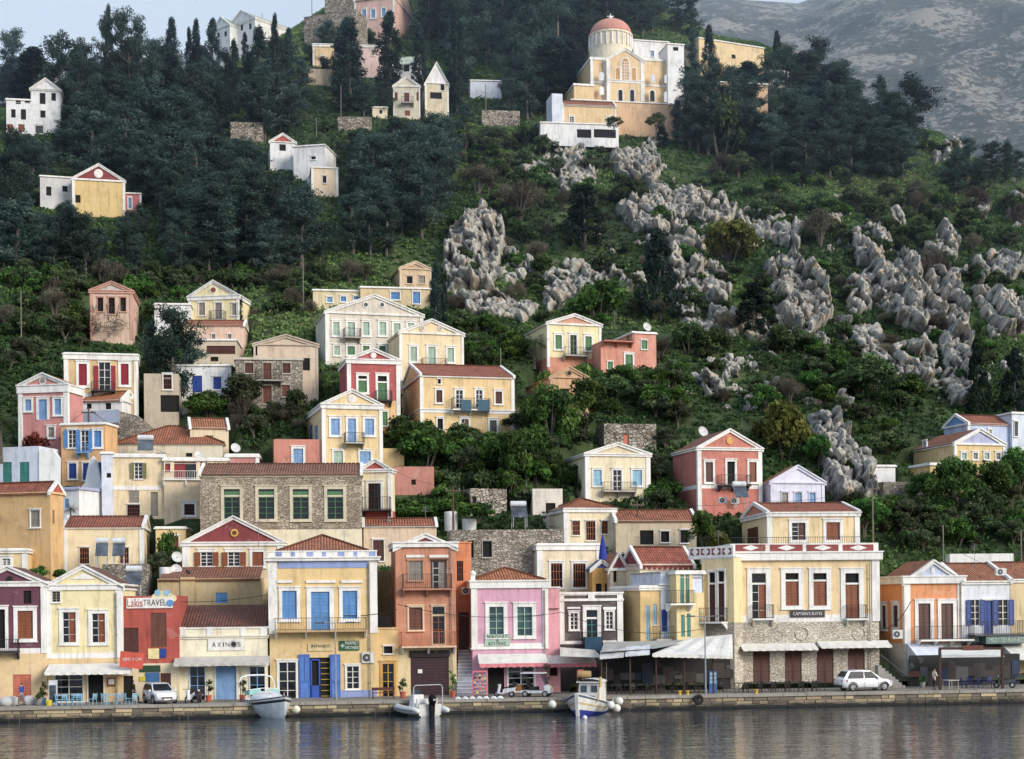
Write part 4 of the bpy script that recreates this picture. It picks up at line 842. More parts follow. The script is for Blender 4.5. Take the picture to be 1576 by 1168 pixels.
def wallplate(label,pts,Y,col,th=.5,name='wall',cat='wall'):
    P=[at(x,y,Y) for x,y in pts]; o=Vector(P[0]); mb=MB(); mb.face(P); B=[p+Vector((0,th,0)) for p in P]; mb.face(B[::-1])
    for i in range(len(P)): j=(i+1)%len(P); mb.face([P[i],P[j],B[j],B[i]])
    ob=mb.build(name,stone(col[6:]) if isinstance(col,str) and col.startswith('stone_') else plaster(col),None,loc=o); tag(ob,label,cat); return ob
wallplate('white chapel bell gable rising to a rounded spire in the lane',[(118,806),(118,756),(126,748),(131,742),(134,724),(138,708),(143,702),(148,709),(152,727),(156,745),(166,772),(178,800),(178,806)],149.5,'white',.6,'bell_gable','bell gable')
S('narrow bluish white house between the bell gable and the olive-shuttered house',157,174,697,800,'bluewhite',('flat',),[W_(164,171,728,735,'d',fw=0)],Y=153,th=10,dep=4,cor=.1,cw=0)
wallplate('blue grey terrace wall behind the utility pole',[(118,656),(118,634),(182,630),(182,650)],160,(150,166,196))
wallplate('tan rubble retaining wall sloping down behind the hipped roof',[(176,702),(182,632),(212,640),(240,662),(276,672),(280,702)],162,'stone_grey',.6,'retaining_wall')
wallplate('peach wall between the grey stone house and the crimson house',[(488,622),(488,590),(526,590),(526,622)],182,(226,178,130))
wallplate('thin standing stub of rubble wall beside the slim cream house',[(589,868),(592,812),(596,798),(602,800),(604,868)],144.5,'stone_grey',.7,'ruined_wall')
wallplate('low white wall beside the thin cypress',[(376,480),(376,463),(396,466),(398,480)],204,'white')
wallplate('white ruined wall among bushes left of the grey mansion',[(420,510),(421,494),(436,498),(448,486),(458,494),(459,512)],200,'white')
wallplate('stepped white parapet wall right of the teal-shuttered house',[(60,748),(60,694),(68,690),(74,694),(80,690),(90,704),(90,748)],149.4,'white',.8)
# ---- upper town ----
S('stark white house with pediment in the upper left pines', 48,93,137,207,'white',('gf',121),[W_(61,70,143,160,'d',fw=0),W_(79,86,143,155,'d',fw=0),W_(62,70,170,181,'d',fw=0),W_(53,68,192,206,'c:dgrey',fw=.1)],th=10,dep=8,cor=.3,cw=0)
S('stepped white wing left of the stark white house', 10,48,153,207,'white',('flat',),[W_(24,32,150+2,158+2,'d',fw=0),W_(38,46,152,159,'d',fw=0),W_(17,24,168,181,'d',fw=0),W_(32,40,168,184,'d',fw=0),W_(11,20,191,203,'c:wood',fw=0),W_(28,38,191,203,'c:wood',fw=0)],th=10,dep=7,cor=.15,cw=0)
S('whitewashed grey house with two black windows below the pines', 62,112,272,320,(206,206,204),('flat',),[W_(71,79,287,301,'d',fw=0),W_(96,104,286,295,'d',fw=0)],th=16,dep=7,cor=.1,cw=0)
S('yellow house with dark red pediment half hidden by pines', 112,192,276,330,(226,190,110),('gf',253,'darkred',('trim','trim',.2)),[W_(96+20,104+20,300,312,'d',fw=0)],th=14,dep=8,cor=.25,cw=.3)
S('pink house peeping out below the yellow pediment house', 160,217,297,325,(210,112,120),('flat',),[W_(176,187,300,313,'g:trim',fw=.2),W_(196,204,303,322,'c:skyblue',fw=.2)],th=10,dep=6,cor=.1,cw=.2,Y=240)
S('white house with small red pediment among the dark pines', 416,455,218,262,'white',('gf',206,'red'),[W_(430,440,222,232,'d',fw=0)],th=12,dep=6,cor=.15,cw=0)
S('bright white block house with water tank among the dark pines', 452,500,224,275,'white',('flat',),[W_(478,487,240,246,'d',fw=.1)],th=-10,sx=505,dep=6,cor=.1,cw=0)
S('cream house with white corner below the bright white block', 480,520,258,300,(234,206,170),('flat',),[W_(496,503,270,282,'d',fw=.1)],th=10,dep=6,cor=.1,cw=.3)
h=S('long white neoclassical school with twin pediments on the left skyline', 352,393,34,84,'white',('gf',14),[W_(356,361,40,48,'d',fw=0),W_(370,374,38,47,'d',fw=0),W_(383,387,36,45,'d',fw=0)],th=-40,sx=462,dep=14,cor=.4,cw=.2,tile=(206,200,190))
S('smaller white school wing with second pediment on the left skyline', 328,354,42,82,'white',('gf',24),[W_(334,338,50,58,'d',fw=0),W_(345,349,48,56,'d',fw=0)],th=-40,dep=9,cor=.3,cw=.2,tile=(206,200,190))
S('tall tan castle wall on the skyline beside the pink house', 468,548,20,66,'stone_dry',('none',),[],th=-20,dep=5,cor=0,cw=0,name='castle_wall',cat='wall')
S('upper bastion of the castle wall at the top edge', 500,552,-8,24,'stone_dry',('none',),[],th=-14,dep=5,cor=0,cw=0,name='castle_wall',cat='wall')
S('dusky pink house with blue windows at the top edge of the photo', 546,606,-2,52,(222,176,160),('gs',-14),[W_(556,565,13,29,'c:skyblue'),W_(570,579,13,29,'c:skyblue'),W_(586,595,11,26,'c:skyblue'),W_(557,566,38,48,'g:skyblue',fw=.1)],th=-14,sx=636,dep=9,cor=.15,cw=.2)
S('buff house with brown door left of the broad cypress', 482,518,68,103,(230,196,140),('flat',),[W_(492,500,86,100,'c:wood',fw=.1)],th=6,dep=6,cor=.5,cw=.2)
S('pale pink house between two broad cypresses', 552,590,70,118,(226,190,180),('flat',),[W_(571,577,76,86,'c:greywood',fw=.1)],th=6,dep=6,cor=.4,cw=0)
S('low tan ruin below the buff house', 462,520,106,128,(196,172,138),('flat',),[],th=6,dep=4,cor=0,cw=0,name='ruined_house')
S('white cottage behind the forked cypress', 606,640,98,128,'white',('gs',88),[W_(621,630,92+8,102+8,'d',fw=0)],th=-14,dep=5,cor=.1,cw=0,tile=(220,216,208))
S('little grey-cream house with pediment and balcony under the forked cypress', 606,646,132,180,(210,200,174),('gf',118),[W_(607,612,142,155,'c:brown',fw=0),W_(621,631,142,158,'c:brown',fw=.1),W_(641,646,142,155,'c:brown',fw=0),W_(623,631,170,178,'c:wood',fw=0)],th=4,dep=6,cor=.2,cw=.15,balcs=[(617,637,152,160)])
S('half ruined pale house with sloping white gable', 655,690,128,182,(216,200,164),('gf',96,'white'),[W_(662,680,142,152,'d',fw=0),W_(677,685,111+18,122+18,'d',fw=.1)],th=10,dep=6,cor=.1,cw=.2,name='ruined_house')
S('white garden house right of the columnar cypress', 724,772,124,150,'bluewhite',('flat',),[],th=6,dep=5,cor=.1,cw=0)
S('tiny cream pump house below the grey-cream pediment', 573,596,165,180,(232,214,176),('flat',),[W_(584,588,169,175,'d',fw=0)],th=4,dep=4,cor=.1,cw=0,name='hut',cat='hut')
S('long yellow monastery wall right of the domed church', 1076,1176,66,118,(228,198,142),('flat',),[W_(1126,1132,84,90,'d',fw=0)],th=24,dep=5,cor=.12,cw=0,name='monastery_wing',cat='building')
S('white monastery chapel among the right-hand pines', 1188,1214,108,134,'white',('flat',),[],th=10,dep=5,cor=0,cw=0,name='chapel',cat='chapel')
S('peach monastery house under the right-hand cypress', 1110,1182,128,215,(216,172,126),('flat',),[W_(1160,1166,150,160,'d',fw=0)],th=10,dep=5,cor=.1,cw=0,name='monastery_wing',cat='building')
# ---- domed church ----
h = House('cream domed church with triple arched window high on the hill', 935, 991, 92, 200, (234,198,142), 12, dep=12, name='domed_church', cat='church'); HB['church']=h
def church_wall(h):
    fr=h.f
    def archwin(cx,y0,y1,w,fill,frame=True,nm='window'):
        u=fr.u(cx,y1); z0=fr.z(cx,y1); z1=fr.z(cx,y0); hw=w*h.Y/F/2; zr=z1-hw; n=8
        pts=[(u-hw,z0),(u+hw,z0)]+[(u+hw*math.cos(math.pi*i/n),zr+hw*math.sin(math.pi*i/n)) for i in range(n+1)]
        mb=MB(); mb.face([fr.p(a,b,.06) for a,b in pts])
        k=1.45; p2=[(u+(a-u)*k,z0 if b==z0 else zr+(b-zr)*k if b>zr else b) for a,b in pts]
        f2=MB(); f2.face([fr.p(a,b,.03) for a,b in p2]); o=f2.build(nm,plaster('trim'),h.root,fix=False); mb.build('pane',fill,o,fix=False)
        if w>9:
            g=MB()
            for i in range(1,3): g.fbox(fr,u-hw+2*hw*i/3-.05,u-hw+2*hw*i/3+.05,z0,zr,.06,.09)
            for i in range(1,7): zz=z0+(zr-z0)*i/6; g.fbox(fr,u-hw,u+hw,zz-.05,zz+.05,.06,.09)
            g.build('tracery',plaster('trim'),o)
    yl=plaster((206,150,70))
    for cx,y0,y1,w in ((963,90,124,10.5),(951,104,124,6.5),(976,104,124,6.5)): archwin(cx,y0,y1,w,yl)
    for cx in (955,973): archwin(cx,138,157,6.5,glass())
    archwin(1004,139,156,7,glass()); archwin(926,112,124,5,plaster('bluewhite')); archwin(1005,116,127,5,plaster('bluewhite')); archwin(1026,116,128,5,plaster('bluewhite')); archwin(1026,142,157,6,plaster('bluewhite')); archwin(926,134,146,5,plaster('trim'))
h.walls(); h.gable_f(75,(234,198,142),tile=(200,160,120),ov=.05,rake=.35); h.corners(.55); h.bandpx(124,128,k=.08)
for x0,x1,y0,k in ((911,936,86,-.9),(990,1034,88,-.9)):
    fr=h.f; u0,u1,z0,z1=fr.rect(x0,x1,y0,200); mb=MB(); mb.fbox(fr,u0,u1,h.z0-2,z1,-10,k); mb.build('nave_wall',plaster((234,198,142)),h.root)
    mb=MB(); mb.fbox(fr,u0-.1,u1+.1,z1-.4,z1+.05,-10.1,k+.12); zc=fr.z(960,126); mb.fbox(fr,u0,u1,zc-.2,zc+.15,-1.2,k+.08)
    for q in (u0,u1-.5): mb.fbox(fr,q,q+.5,h.z0,z1,-1.2,k+.09)
    mb.build('cornice',plaster('trim'),h.root)
# offset windows sit on the side bays, so push them back with the bays
fr_old=h.f; church_wall(h)
fr=h.f; cu=fr.u(951,70); zc0=fr.z(951,86); 
c=Vector(fr.p(cu,0,-4.5)); sc=(h.Y+4.5)/F; Rd=32.5*sc; 
def zz(py): return CH+ray(951,py)[1]*(h.Y+4.5)
mb=MB(); mb.lathe((c.x,c.y,0),[(Rd*1.0,zz(100)),(Rd*1.0,zz(58)),(Rd*1.05,zz(57.5)),(Rd*1.05,zz(55)),(Rd*.9,zz(54.5))],28); mb.build('drum',plaster((238,222,190)),h.root,smooth=False)
mb=MB()
for i in range(24):
    a=2*math.pi*i/24; p=Vector((c.x+Rd*1.02*math.cos(a),c.y+Rd*1.02*math.sin(a),0)); mb.bar((p.x,p.y,zz(76)),(p.x,p.y,zz(58)),.13,6)
mb.build('drum_colonnette',plaster('trim'),h.root)
mb=MB(); zt=zz(30)-zz(56); mb.lathe((c.x,c.y,zz(55)),[(Rd*math.cos(math.pi/2*i/12),zt*math.sin(math.pi/2*i/12)) for i in range(13)],32); mb.build('dome',plaster((206,134,112),.6),h.root,smooth=True)
mb=MB(); mb.lathe((c.x,c.y,zz(30)-.1),[(.5,0),(.3,.3),(.35,.6),(.1,.9)],10); mb.bar((c.x,c.y,zz(29)),(c.x,c.y,zz(20)),.09,5); mb.bar((c.x-.6,c.y,zz(24)),(c.x+.6,c.y,zz(24)),.09,5); mb.build('cross_finial',plaster('trim'),h.root)
S('white bell tower block behind the domed church', 1028,1053,68,140,'white',('flat',),[W_(1036,1044,68+4,78,'d',fw=0)],th=12,dep=5,Y=HB['church'].Y+2,cor=.12,cw=0,name='bell_tower',cat='tower')
S('white monastery hall behind the church dome', 975,1030,63,110,'white',('flat',),[W_(1001,1007,78,88,'c:skyblue',fw=.1)],th=12,dep=5,Y=HB['church'].Y+13,cor=.12,cw=0,name='monastery_wing',cat='building')
S('low yellow apse wing left of the domed church', 884,914,130,200,(230,194,134),('flat',),[],th=12,dep=9,Y=HB['church'].Y+2,cor=.25,cw=0,name='church_wing',cat='building')
S('peach retaining terrace below the domed church', 880,1050,157,205,(222,178,130),('flat',),[],th=10,dep=4,Y=HB['church'].Y-3.5,cor=.1,cw=0,name='church_terrace',cat='terrace')
S('yellow priest house with two dark windows below the church terrace', 866,948,162,200,(232,196,136),('gs',157),[W_(875,885,178,191,'g:trim'),W_(932,943,179,191,'g:trim')],th=8,dep=4,Y=HB['church'].Y-7,cor=.25,down=1,cw=.25,tile=(160,80,64))
S('long white balcony terrace below the priest house', 832,952,190,214,'white',('flat',),[W_(888,910,199,212,'d',fw=0),W_(914,948,199,212,'d',fw=0)],th=8,dep=3,Y=HB['church'].Y-12,cor=.1,cw=0,down=1.0,name='white_terrace',cat='terrace')
S('white stair wall left of the church', 850,866,144,200,'bluewhite',('flat',),[],th=12,dep=4,Y=HB['church'].Y-8,cor=0,cw=0,name='stair_wall',cat='wall')
S('low dry stone terrace wall in the wood below the upper town', 355,405,188,215,'stone_dry',('none',),[],th=6,dep=1,cor=0,cw=0,name='terrace_wall',cat='wall')
S('dry stone terrace wall under the grey-cream pediment house', 520,572,180,200,'stone_dry',('none',),[],th=6,dep=1,cor=0,cw=0,name='terrace_wall',cat='wall')
S('dry stone wall left of the church by the mast', 742,800,170,192,'stone_dry',('none',),[],th=6,dep=1,cor=0,cw=0,name='terrace_wall',cat='wall')
# ---- trees, shrubs, rocks ----
LMK = []
def short_lm(l):
    for w in (' with ',' behind ',' beside ',' at the ',' below ',' above ',' in the ',' right of',' left of',' over ',' between ',' among ',' high ',' under ',' half ',' on the ',' seen ',' cut ',' peeping ',' off ',' from ',' next ',' squeezed ',' by the ',' near '):
        i = l.find(w)
        if i > 0: l = l[:i]
    return l
def near_phrase(px, py):
    best = None
    for x0,x1,t,b,Y,l in RECTS:
        cx, cy = (x0+x1)/2, (t+b)/2
        d = math.hypot((px-cx)/max(1,(x1-x0)/2+25), (py-cy)/max(1,(b-t)/2+25))
        if best is None or d < best[0]: best = (d, cx, cy, l, (x1-x0)/2, (b-t)/2)
    d,cx,cy,l,hw,hh = best
    dx,dy = (px-cx)/hw, (py-cy)/hh
    far = '' if d < 2.2 else 'far '
    rel = ('right of' if dx > 0 else 'left of') if abs(dx) > abs(dy) else ('downhill from' if dy > 0 else 'uphill from')
    return far+rel+' the '+short_lm(l)
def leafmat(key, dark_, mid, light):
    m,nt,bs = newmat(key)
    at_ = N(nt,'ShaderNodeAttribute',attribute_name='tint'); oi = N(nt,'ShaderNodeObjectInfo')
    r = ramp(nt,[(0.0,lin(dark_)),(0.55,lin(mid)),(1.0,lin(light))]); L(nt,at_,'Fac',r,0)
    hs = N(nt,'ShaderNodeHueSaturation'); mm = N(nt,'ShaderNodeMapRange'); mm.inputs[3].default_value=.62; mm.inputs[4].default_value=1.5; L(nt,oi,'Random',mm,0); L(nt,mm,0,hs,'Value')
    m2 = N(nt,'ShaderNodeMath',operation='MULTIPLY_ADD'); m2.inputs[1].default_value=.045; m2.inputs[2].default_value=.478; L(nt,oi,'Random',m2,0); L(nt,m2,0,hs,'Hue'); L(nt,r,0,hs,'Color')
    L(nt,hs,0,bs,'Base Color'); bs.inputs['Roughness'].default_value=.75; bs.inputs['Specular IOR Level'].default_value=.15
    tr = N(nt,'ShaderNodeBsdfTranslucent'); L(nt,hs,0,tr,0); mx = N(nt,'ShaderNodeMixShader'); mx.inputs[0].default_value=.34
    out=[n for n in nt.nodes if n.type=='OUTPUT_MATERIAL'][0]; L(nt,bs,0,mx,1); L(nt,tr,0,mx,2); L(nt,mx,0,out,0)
    return m
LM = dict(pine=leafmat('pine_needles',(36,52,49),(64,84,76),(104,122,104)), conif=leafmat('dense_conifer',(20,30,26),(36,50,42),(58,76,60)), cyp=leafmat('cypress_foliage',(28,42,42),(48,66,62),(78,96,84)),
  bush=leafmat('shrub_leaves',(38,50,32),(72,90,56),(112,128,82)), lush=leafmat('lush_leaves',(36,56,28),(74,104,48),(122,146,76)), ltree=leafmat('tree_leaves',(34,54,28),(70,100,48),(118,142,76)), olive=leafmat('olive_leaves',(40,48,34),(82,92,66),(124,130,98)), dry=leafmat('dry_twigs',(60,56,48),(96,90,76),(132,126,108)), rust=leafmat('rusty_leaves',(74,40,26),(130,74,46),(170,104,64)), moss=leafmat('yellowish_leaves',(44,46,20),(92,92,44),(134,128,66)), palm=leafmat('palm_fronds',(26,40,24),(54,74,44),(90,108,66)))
def leaves(cs, rad, per, size, asp, g, up=0.0, flat=1.0, tintc=None, out_bias=0.6):
    """quads scattered in clumps: centres cs, radii rad"""
    V=[];T=[]
    for ci,(c,r) in enumerate(zip(cs,rad)):
        n=per
        p=g.normal(size=(n,3)); p/=np.linalg.norm(p,axis=1)[:,None]; rr=r*(g.random(n)**(1-out_bias))[:,None]; off=p*rr; off[:,2]*=flat
        ce=np.array(c)+off
        nn=p*.7+g.normal(size=(n,3))*.6; nn[:,2]+=up; nn/=np.linalg.norm(nn,axis=1)[:,None]
        a=np.cross(nn,g.normal(size=(n,3))); a/=np.linalg.norm(a,axis=1)[:,None]; b=np.cross(nn,a)
        s=size*(.6+.8*g.random(n))[:,None]; a=a*s; b=b*s*asp
        q=np.stack([ce-a-b*.3,ce+b*-1.0,ce+a-b*.3,ce+b],1); V.append(q)
        base=(g.random()*.55+.15) if tintc is None else tintc[ci]
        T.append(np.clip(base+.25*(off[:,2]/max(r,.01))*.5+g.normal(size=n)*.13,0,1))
    return np.concatenate(V),np.concatenate(T)
def leafmesh(name,V,T,mat):
    n=len(V); me=bpy.data.meshes.new(name); me.vertices.add(n*4); me.vertices.foreach_set('co',V.reshape(-1).astype(np.float32))
    me.loops.add(n*4); me.loops.foreach_set('vertex_index',np.arange(n*4,dtype=np.int32)); me.polygons.add(n)
    me.polygons.foreach_set('loop_start',np.arange(0,n*4,4,dtype=np.int32)); me.polygons.foreach_set('loop_total',np.full(n,4,dtype=np.int32))
    at_=me.attributes.new('tint','FLOAT','FACE'); at_.data.foreach_set('value',T.astype(np.float32)); me.materials.append(mat); me.update(); me.validate(); return me
BARK=plaster((92,80,70)); 
def meshof(mb,name,mat):
    o=mb.build(name,mat); me=o.data; bpy.data.objects.remove(o); return me
PROTO={}
def proto(kind, i):
    key=(kind,i)
    if key in PROTO: return PROTO[key]
    g=np.random.default_rng(hash(kind)%1000*0+sum(map(ord,kind))*17+i*7); r=random.Random(sum(map(ord,kind))+i)
    tr=MB(); cs=[];rd=[]; H=10.0
    if kind=='pine':
        H=10; lean=r.uniform(-.6,.6); tr.tube([(0,0,-1.2),(lean*.3,0,3),(lean*.7,.1,6),(lean,0,9.2)],[.26,.2,.14,.05],7)
        for k in range(26):
            z=1.7+7.7*(k/25)**.9; a=r.uniform(0,6.283); w=(3.1*(1-((z-4.2)/6.5)**2 if z>4.2 else .75))*r.uniform(.45,1.1)
            w=max(w,.4); e=Vector((lean*z/10+math.cos(a)*w,math.sin(a)*w*.9,z+r.uniform(-.1,.5)))
            s=Vector((lean*z/10,0,z-.6)); tr.bar(s,e,.06,4,.025)
            for q in (1.0,.62,.3): 
                cs.append(s.lerp(e,q)+Vector((r.uniform(-.3,.3),r.uniform(-.3,.3),r.uniform(-.1,.35)))); rd.append(r.uniform(.6,1.05)*(.8+.3*q))
        V,T=leaves(cs,rd,88,.17,.36,g,up=.3,flat=.62); mat=LM['pine']
    elif kind=='conif':
        H=8; tr.tube([(0,0,-1),(0,0,7)],[.25,.06],7)
        for k in range(70):
            z=.4+7.2*(k/69); w=3.3*(1-z/8.2)**.75*r.uniform(.55,1.05); a=r.uniform(0,6.283); cs.append((math.cos(a)*w,math.sin(a)*w,z+r.uniform(-.3,.3))); rd.append(r.uniform(.55,.95))
        V,T=leaves(cs,rd,75,.2,.5,g,up=.2,flat=.7); mat=LM['conif']
    elif kind=='cyp':
        H=10; tr.tube([(0,0,-1),(0,0,9)],[.22,.04],6)
        for k in range(90):
            q=k/89; z=.5+9.3*q; w=1.15*(math.sin(math.pi*(.12+.88*q)**.8)**.7 if q<.97 else .1)*r.uniform(.4,.95); a=r.uniform(0,6.283); cs.append((math.cos(a)*w,math.sin(a)*w,z)); rd.append(r.uniform(.3,.5))
        V,T=leaves(cs,rd,80,.13,.4,g,up=-.1,flat=1.5); mat=LM['cyp']
    elif kind in('bush','lush','moss','olive','rust','ltree'):
        tall = kind in('olive','rust','ltree'); H=5 if tall else 3.0
        if tall:
            for k in range(5):
                a=r.uniform(0,6.28); tr.tube([(0,0,-.8),(.1*math.cos(a),.1*math.sin(a),1.0),(1.1*math.cos(a),1.1*math.sin(a),3.3)],[.13,.09,.03],6)
        else:
            for k in range(5): a=r.uniform(0,6.28); tr.bar((0,0,-.6),(.9*math.cos(a),.9*math.sin(a),1.5),.07,4,.03)
        n=26 if tall else 20
        for k in range(n):
            a=r.uniform(0,6.283); el=r.uniform(-.1,1.45); R0=(2.1 if tall else 1.55)*r.uniform(.55,1.05)
            cs.append((math.cos(a)*math.cos(el)*R0,math.sin(a)*math.cos(el)*R0,(1.9 if kind=='ltree' else 2.2 if tall else .9)+math.sin(el)*R0*(1.0 if tall else .95))); rd.append(r.uniform(.5,.95) if tall else r.uniform(.4,.75))
        V,T=leaves(cs,rd,120 if tall else 95,.17,.5,g,up=.25,flat=.8); mat=LM[kind]
    elif kind=='dry':
        H=4; V=[];T=[]
        for k in range(7): a=r.uniform(0,6.28); tr.tube([(0,0,-.6),(.5*math.cos(a),.5*math.sin(a),1.4),(1.5*math.cos(a),1.5*math.sin(a),3.2)],[.09,.06,.02],5)
        for k in range(30):
            a=r.uniform(0,6.283); el=r.uniform(.05,1.5); R0=2.0*r.uniform(.5,1.0); cs.append((math.cos(a)*math.cos(el)*R0,math.sin(a)*math.cos(el)*R0,1.5+math.sin(el)*R0)); rd.append(r.uniform(.5,.9))
        V,T=leaves(cs,rd,70,.32,.07,g,up=0,flat=1.0); mat=LM['dry']
    elif kind=='palm':
        H=6; tr.tube([(0,0,-1),(.1,0,2),(0,0,4.2)],[.28,.22,.24],8); Q=[];T=[]
        for k in range(34):
            a=r.uniform(0,6.283); el=r.uniform(-.5,1.3); d=Vector((math.cos(a)*math.cos(el),math.sin(a)*math.cos(el),math.sin(el))); p=Vector((0,0,4.2)); side=d.cross(Vector((0,0,1))).normalized()
            for j in range(9):
                q=p+d*.33; d=(d+Vector((0,0,-.13))).normalized()
                for sg in (-1,1):
                    l=.75*math.sin(math.pi*(j+1.2)/10.5); t=side*sg*l+d*.35*l+Vector((0,0,-.25*l)); w=d*.11; Q.append([p,p+w,p+t+w*.3,p+t]); T.append(r.uniform(.2,.9))
                p=q
        V=np.array([[list(v) for v in q] for q in Q]); T=np.array(T); mat=LM['palm']
    cm=leafmesh(kind+'_crown',V,T,mat); tm=meshof(tr,kind+'_trunk',BARK)
    PROTO[key]=(cm,tm,H,float(np.ptp(V[:,:,0]))); return PROTO[key]
NV=dict(pine=6,conif=2,cyp=4,bush=5,lush=4,moss=2,olive=4,ltree=4,rust=1,dry=4,palm=2)
NAME=dict(pine='pine_tree',conif='conifer',cyp='cypress',bush='shrub',lush='green_shrub',moss='carob_tree',olive='olive_tree',ltree='broadleaf_tree',rust='rusty_tree',dry='bare_shrub',palm='palm_tree')
CATN=dict(pine='pine tree',conif='conifer',cyp='cypress',bush='shrub',lush='shrub',moss='tree',olive='olive tree',ltree='tree',rust='tree',dry='bare shrub',palm='palm')
LOOK=dict(pine='dark green pine',conif='dense dark conifer',cyp='dark pointed cypress',bush='dull green shrub',lush='fresh green bush',moss='yellowish green rounded tree',olive='grey green leafy tree',ltree='fresh green leafy tree',rust='rusty brown leafed tree',dry='bare brownish twiggy shrub',palm='shaggy green palm')
PLANTED=[]
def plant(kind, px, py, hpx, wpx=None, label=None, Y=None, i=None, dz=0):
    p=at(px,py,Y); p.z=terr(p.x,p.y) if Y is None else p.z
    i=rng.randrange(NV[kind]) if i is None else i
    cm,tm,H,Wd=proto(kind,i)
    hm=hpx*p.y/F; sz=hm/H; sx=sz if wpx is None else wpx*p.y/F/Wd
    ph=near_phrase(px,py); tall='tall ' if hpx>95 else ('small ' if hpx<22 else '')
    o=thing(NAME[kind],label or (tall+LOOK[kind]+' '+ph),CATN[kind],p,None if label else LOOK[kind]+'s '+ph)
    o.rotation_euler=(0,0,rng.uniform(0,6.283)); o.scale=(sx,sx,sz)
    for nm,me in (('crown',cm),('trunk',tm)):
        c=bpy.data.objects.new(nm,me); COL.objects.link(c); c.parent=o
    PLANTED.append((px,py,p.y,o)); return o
def inpoly(x,y,P):
    c=False; n=len(P)
    for i in range(n):
        x1,y1=P[i]; x2,y2=P[(i+1)%n]
        if (y1>y)!=(y2>y) and x<(x2-x1)*(y-y1)/(y2-y1)+x1: c=not c
    return c
def blocked(px,py,h,w,keep=.10):
    Y=hit(px,py); a0,a1,b0,b1=px-w/2,px+w/2,py-h,py
    for x0,x1,t,b,HY,l in RECTS:
        if x0-4<px<x1+4 and t<py<b and abs(Y-HY)<12 and Y>HY-2: return True
        if Y<HY+1:
            ox=min(a1,x1)-max(a0,x0); oy=min(b1,b)-max(b0,t)
            if ox>2 and oy>2 and (ox*oy)/((x1-x0)*(b-t))>keep: return True
            if ox>2 and oy>2 and b0<t+(b-t)*.55: return True
    return False
def fill(kinds,poly,n,h0,h1,wr=.75,sp=12,keep=.10,tries=40):
    xs=[p[0] for p in poly]; ys=[p[1] for p in poly]; done=[]; t=0
    while len(done)<n and t<n*tries:
        t+=1; x=rng.uniform(min(xs),max(xs)); y=rng.uniform(min(ys),max(ys))
        if not inpoly(x,y,poly) or any(abs(x-a)<sp and abs(y-b)<sp*.6 for a,b in done): continue
        h=rng.uniform(h0,h1)
        if blocked(x,y,h,h*wr,keep): continue
        done.append((x,y)); plant(rng.choice(kinds),x,y,h,h*wr*rng.uniform(.85,1.2))
# skyline and named trees
for x,y,t,w in ((22,168,42,74),(60,160,95,40),(92,190,20,88),(128,170,62,60),(165,180,20,44),(188,185,12,60),(214,180,24,52),(235,190,60,50),(118,205,70,70),(292,205,112,110),(200,200,60,60)): plant('pine',x,y,y-t,w)
for x,y,t,w in ((168,150,10,20),(265,165,29,34),(292,150,44,18),(303,155,32,24),(328,170,31,36),(361,175,62,26),(400,180,44,46),(424,150,24,22),(538,172,30,60),(600,150,20,50),(646,155,38,34),(703,178,12,40),(1146,215,112,36),(1196,108,48,20),(368,498,438,13),(671,503,404,24),(684,500,432,14),(377,100,90-40,14)): plant('cyp',x,y,y-t,w)
plant('conif',900,384,100,100,'broad dark conical conifer alone among pale crags below the church')
plant('conif',1016,492,140,78,'tall dark ragged pine growing out of the central crags')
plant('moss',1122,408,84,100,'rounded yellowish green carob tree on the rocky slope')
plant('bush',968,318,52,70,'dark green round shrub between pale rocks under the church')
plant('lush',922,492,72,92,'deep green bushy tree above the yellow house with salmon pediment')
plant('dry',800,345,72,88,'wide bare brownish shrub between two crags left of the broad conifer'); plant('dry',735,300,50,70); plant('dry',1262,380,60,70); plant('dry',1215,620,40,70); plant('dry',1500,330,46,60); plant('dry',1440,440,60,66)
plant('conif',1160,520,86,74,'dark conical tree at the left foot of the tall grey crag'); plant('bush',1205,545,50,66); plant('moss',1208,706,110,100,'dark ivy-like leafy tree above the big salmon house')
plant('conif',1505,640,112,46,'tall narrow dark conifer above the pale blue house at right'); plant('conif',1562,640,104,60,'dark conifer at the right edge above the white cube house')
plant('bush',1330,615,80,90,'dark spreading bush under the big grey crag'); plant('bush',1060,545,60,80); plant('bush',1100,545,50,60)
plant('pine',268,652,182,118,'big dark umbrella-shaped pine between two hillside houses on the left',i=2,Y=170); plant('pine',232,648,150,78,'slimmer dark pine at the left side of the big umbrella-shaped pine',i=4,Y=171); plant('pine',296,640,128,84,'lower dark pine at the right side of the big umbrella-shaped pine',i=0,Y=171.5)
plant('ltree',848,700,132,96,'leafy green tree in front of the ruined peach house'); plant('ltree',905,668,100,76); plant('ltree',815,722,84,80); plant('ltree',880,735,70,70); plant('ltree',770,735,80,76); plant('ltree',1010,640,56,70); plant('ltree',960,600,50,60); plant('ltree',1040,600,56,60); plant('lush',908,650,104,64,'fresh green tree covering the ruined peach house',Y=178); plant('lush',845,640,80,50,Y=177); plant('palm',822,560,50,60,'shaggy palm left of the yellow house with salmon pediment')
plant('rust',52,728,92,62,'rusty brown tree in front of the pink and white house'); plant('rust',95,700,50,50,'lower rusty shrub beside the pink and white house'); plant('palm',2,700,80,60,'palm crown cut by the left edge above the bluish white house',Y=150)
plant('lush',655,722,72,96,'big dark bush below the wide yellow house'); plant('bush',620,680,50,60); plant('bush',700,742,84,80,'leafy dark bush left of the utility pole'); plant('bush',745,745,90,90); plant('lush',790,750,100,60)
plant('olive',372,640,70,70,'grey green olive tree below the grey stone house'); plant('lush',320,640,44,70); plant('bush',430,700,60,70,Y=168); plant('bush',400,690,60,60,Y=168); plant('bush',455,640,50,50)
